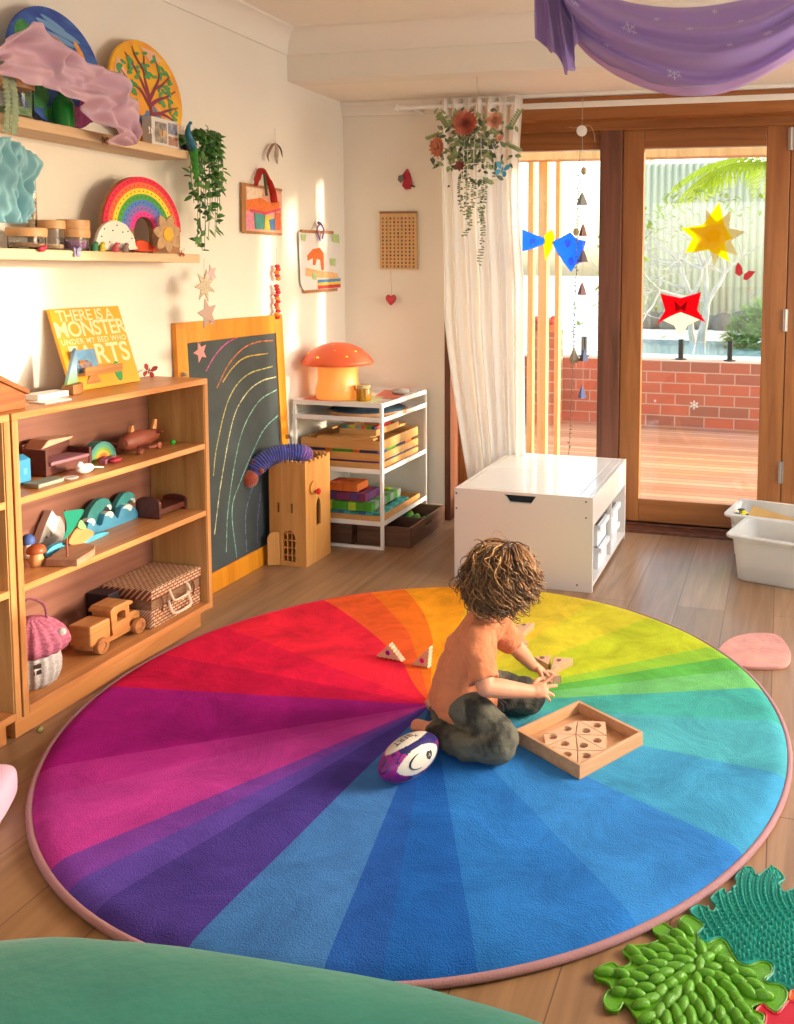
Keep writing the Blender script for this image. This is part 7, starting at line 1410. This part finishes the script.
# hair: scalp cap and locks
hr_ = random.Random(31)
cap = MB(KT @ HM)
def capf(u, v):
    a = 2*PI*u; e = PI/2-v*PI*.70; d = V((math.cos(e)*math.cos(a), math.cos(e)*math.sin(a), math.sin(e)))
    if d.y > .35: d = V((d.x, d.y, max(d.z, .62*min(1, (d.y-.35)/.3)+d.z*(1-min(1, (d.y-.35)/.3))))).normalized()
    return V((d.x*.078, d.y*.088-.006, d.z*.088+.006))*(1+.03*noise.noise(d*9))
cap.grid(capf, 60, 24, cu=True); scalp = cap.build('hair', HD, kid, smooth=True, angle=180, weld=True)
def lock(mb, root, n, L, r, curl, seed):
    # root, outward normal in head space; flows down and round the skull
    q = random.Random(seed); p = root.copy(); pts = []; k = 26; _g = (HM.to_3x3().inverted() @ V((0, 0, -1))).normalized(); d = (n*.25+_g-n*_g.dot(n)+V((0, -.3, 0))).normalized(); ph = q.uniform(0, 6.3); fr = q.uniform(.7, 1.15)
    gl = (HM.to_3x3().inverted() @ V((0, 0, -1))).normalized()
    ax = V((q.uniform(-1, 1), q.uniform(-1, 1), q.uniform(-1, 1)))*.25
    for i in range(k):
        s = i/(k-1); c = V((0, -.005, .004)); rel = p-c; nn = V((rel.x/.078**2, rel.y/.086**2, rel.z/.086**2)).normalized()
        tang = (gl-nn*gl.dot(nn)+V((0, -.25, 0))*(1-s)+ax*.3); tang = tang.normalized() if tang.length > 1e-4 else gl
        d = (d*.55+tang*.62+nn*(-.02+.22*s*(curl*40))+gl*.10*s).normalized(); p = p+d*L/k
        rel = p-c; sc_ = math.sqrt((rel.x/.082)**2+(rel.y/.092)**2+(rel.z/.092)**2)
        if sc_ < 1: p = c+rel/sc_
        lim = 1.04+.72*s**1.3
        if sc_ > lim: p = c+rel*lim/sc_
        side = d.cross(nn); side = side.normalized() if side.length > 1e-4 else V((1, 0, 0)); amp = curl*max(0, s-.35)**1.3*1.7
        pts.append(p+(side*math.cos(ph+s*14*fr)+nn*math.sin(ph+s*14*fr))*amp)
    mb.tube(pts, [r*(.55+.75*math.sin(PI*min(1, .12+.95*i/(k-1)))) if i < k-1 else r*.15 for i in range(k)], 5)
HS = Matrix.Diagonal((1.07, 1.07, 1.05, 1)); L1, L2, L3_ = MB(KT @ HM @ HS), MB(KT @ HM @ HS), MB(KT @ HM @ HS)
for i in range(2000):
    z = hr_.uniform(-.42, 1); a = hr_.uniform(0, 2*PI); rr = math.sqrt(1-z*z); n_ = V((rr*math.cos(a), rr*math.sin(a), z))
    if n_.y > .30 and n_.z < .50: continue
    if n_.y > .0 and n_.z < -.05 : continue
    if n_.z > .95 and i % 2: continue
    root = V((n_.x*.078, n_.y*.086-.005, n_.z*.086+.005)); down = z < .25
    q = hr_.random(); mb = L1 if q < .52 else (L2 if q < .76 else L3_)
    lock(mb, root, n_, hr_.uniform(.075, .135) if z > .1 else hr_.uniform(.055, .095), hr_.uniform(.0013, .0025), hr_.uniform(.008, .016) if hr_.random() < .7 else hr_.uniform(.016, .026), i)
for mb, m_, nm in ((L1, HA, 'brown_locks'), (L2, HB, 'golden_locks'), (L3_, HD, 'dark_locks')): mb.build(nm, m_, scalp, smooth=True, angle=180)
fz = MB(KT @ HM)
for i in range(300):
    z = hr_.uniform(-.3, 1); a = hr_.uniform(0, 2*PI); rr = math.sqrt(1-z*z); n_ = V((rr*math.cos(a), rr*math.sin(a), z))
    if n_.y > .35 and n_.z < .5: continue
    lock(fz, V((n_.x*.08, n_.y*.088-.005, n_.z*.088+.005)), n_, hr_.uniform(.08, .15), .0006, hr_.uniform(.012, .028), 5000+i)
fz.build('flyaway_strands', HB, scalp, smooth=True, angle=180)
# the block held in the left hand
hbk = thing('triangle_block', lw+V((.045, .022, -.052)), 'triangle block gripped in the left hand of the toddler', 'wooden block', rz=.4)
tri_block([V((-.034, -.022)), V((.036, -.02)), V((.0, .034))], V((0, -.004)), .0105, .024, '', TRI).build('block_body', TRI, hbk)
# ================= camera
cam = bpy.data.cameras.new('camera'); co = bpy.data.objects.new('camera', cam); C.objects.link(co)
cam.sensor_fit = 'HORIZONTAL'; cam.sensor_width = 36; cam.lens = F*36/794; cam.shift_x = (397-CX)/794; cam.shift_y = (CY-512)/794; cam.clip_start = .02; cam.clip_end = 200
co.matrix_world = Matrix.Translation((0, 0, EYE)) @ Matrix((CR, CU, -_f)).transposed().to_4x4()
bpy.context.scene.camera = co
# ================= light
S = bpy.context.scene
w = bpy.data.worlds.new('world'); S.world = w; w.use_nodes = True; nt = w.node_tree; bg = nt.nodes['Background']
sk = nt.nodes.new('ShaderNodeTexSky'); sk.sky_type = 'NISHITA'; sk.sun_disc = False; sk.sun_elevation = math.radians(24); sk.sun_rotation = math.radians(70); sk.air_density = 1.2; sk.dust_density = 2.5
nt.links.new(sk.outputs[0], bg.inputs[0]); bg.inputs[1].default_value = .72
def sun(name, dirv, e, col, ang):
    l = bpy.data.lights.new(name, 'SUN'); l.energy = e; l.color = col; l.angle = math.radians(ang); o = bpy.data.objects.new(name, l); C.objects.link(o)
    o.rotation_euler = V(dirv).to_track_quat('-Z', 'Y').to_euler(); o.location = (1, 6, 4)
sun('sun', (-1, -.34, -.15), 4.2, (1, .87, .68), 2.5)
def area(name, loc, tgt, sx, sy, e, col):
    l = bpy.data.lights.new(name, 'AREA'); l.shape = 'RECTANGLE'; l.size = sx; l.size_y = sy; l.energy = e; l.color = col; o = bpy.data.objects.new(name, l); C.objects.link(o)
    o.location = loc; o.rotation_euler = (V(tgt)-V(loc)).to_track_quat('-Z', 'Y').to_euler()
area('rear_fill_lamp', (-.1, -1.78, 1.4), (-.4, 3, .9), 2.8, 1.6, 12, (1, .97, .95))  # fill lamp added behind the camera, unseen, to light the room
area('side_fill_lamp', (1.98, 3.0, 1.45), (-2.3, 2.7, .9), 1.7, 1.25, 37, (1, .97, .94))  # added fill lamp, out of view, brightening the left wall and bookcases
S.view_settings.view_transform = 'Standard'; S.view_settings.look = 'None'; S.view_settings.gamma = 1; S.view_settings.use_curve_mapping = False; S.view_settings.exposure = .43
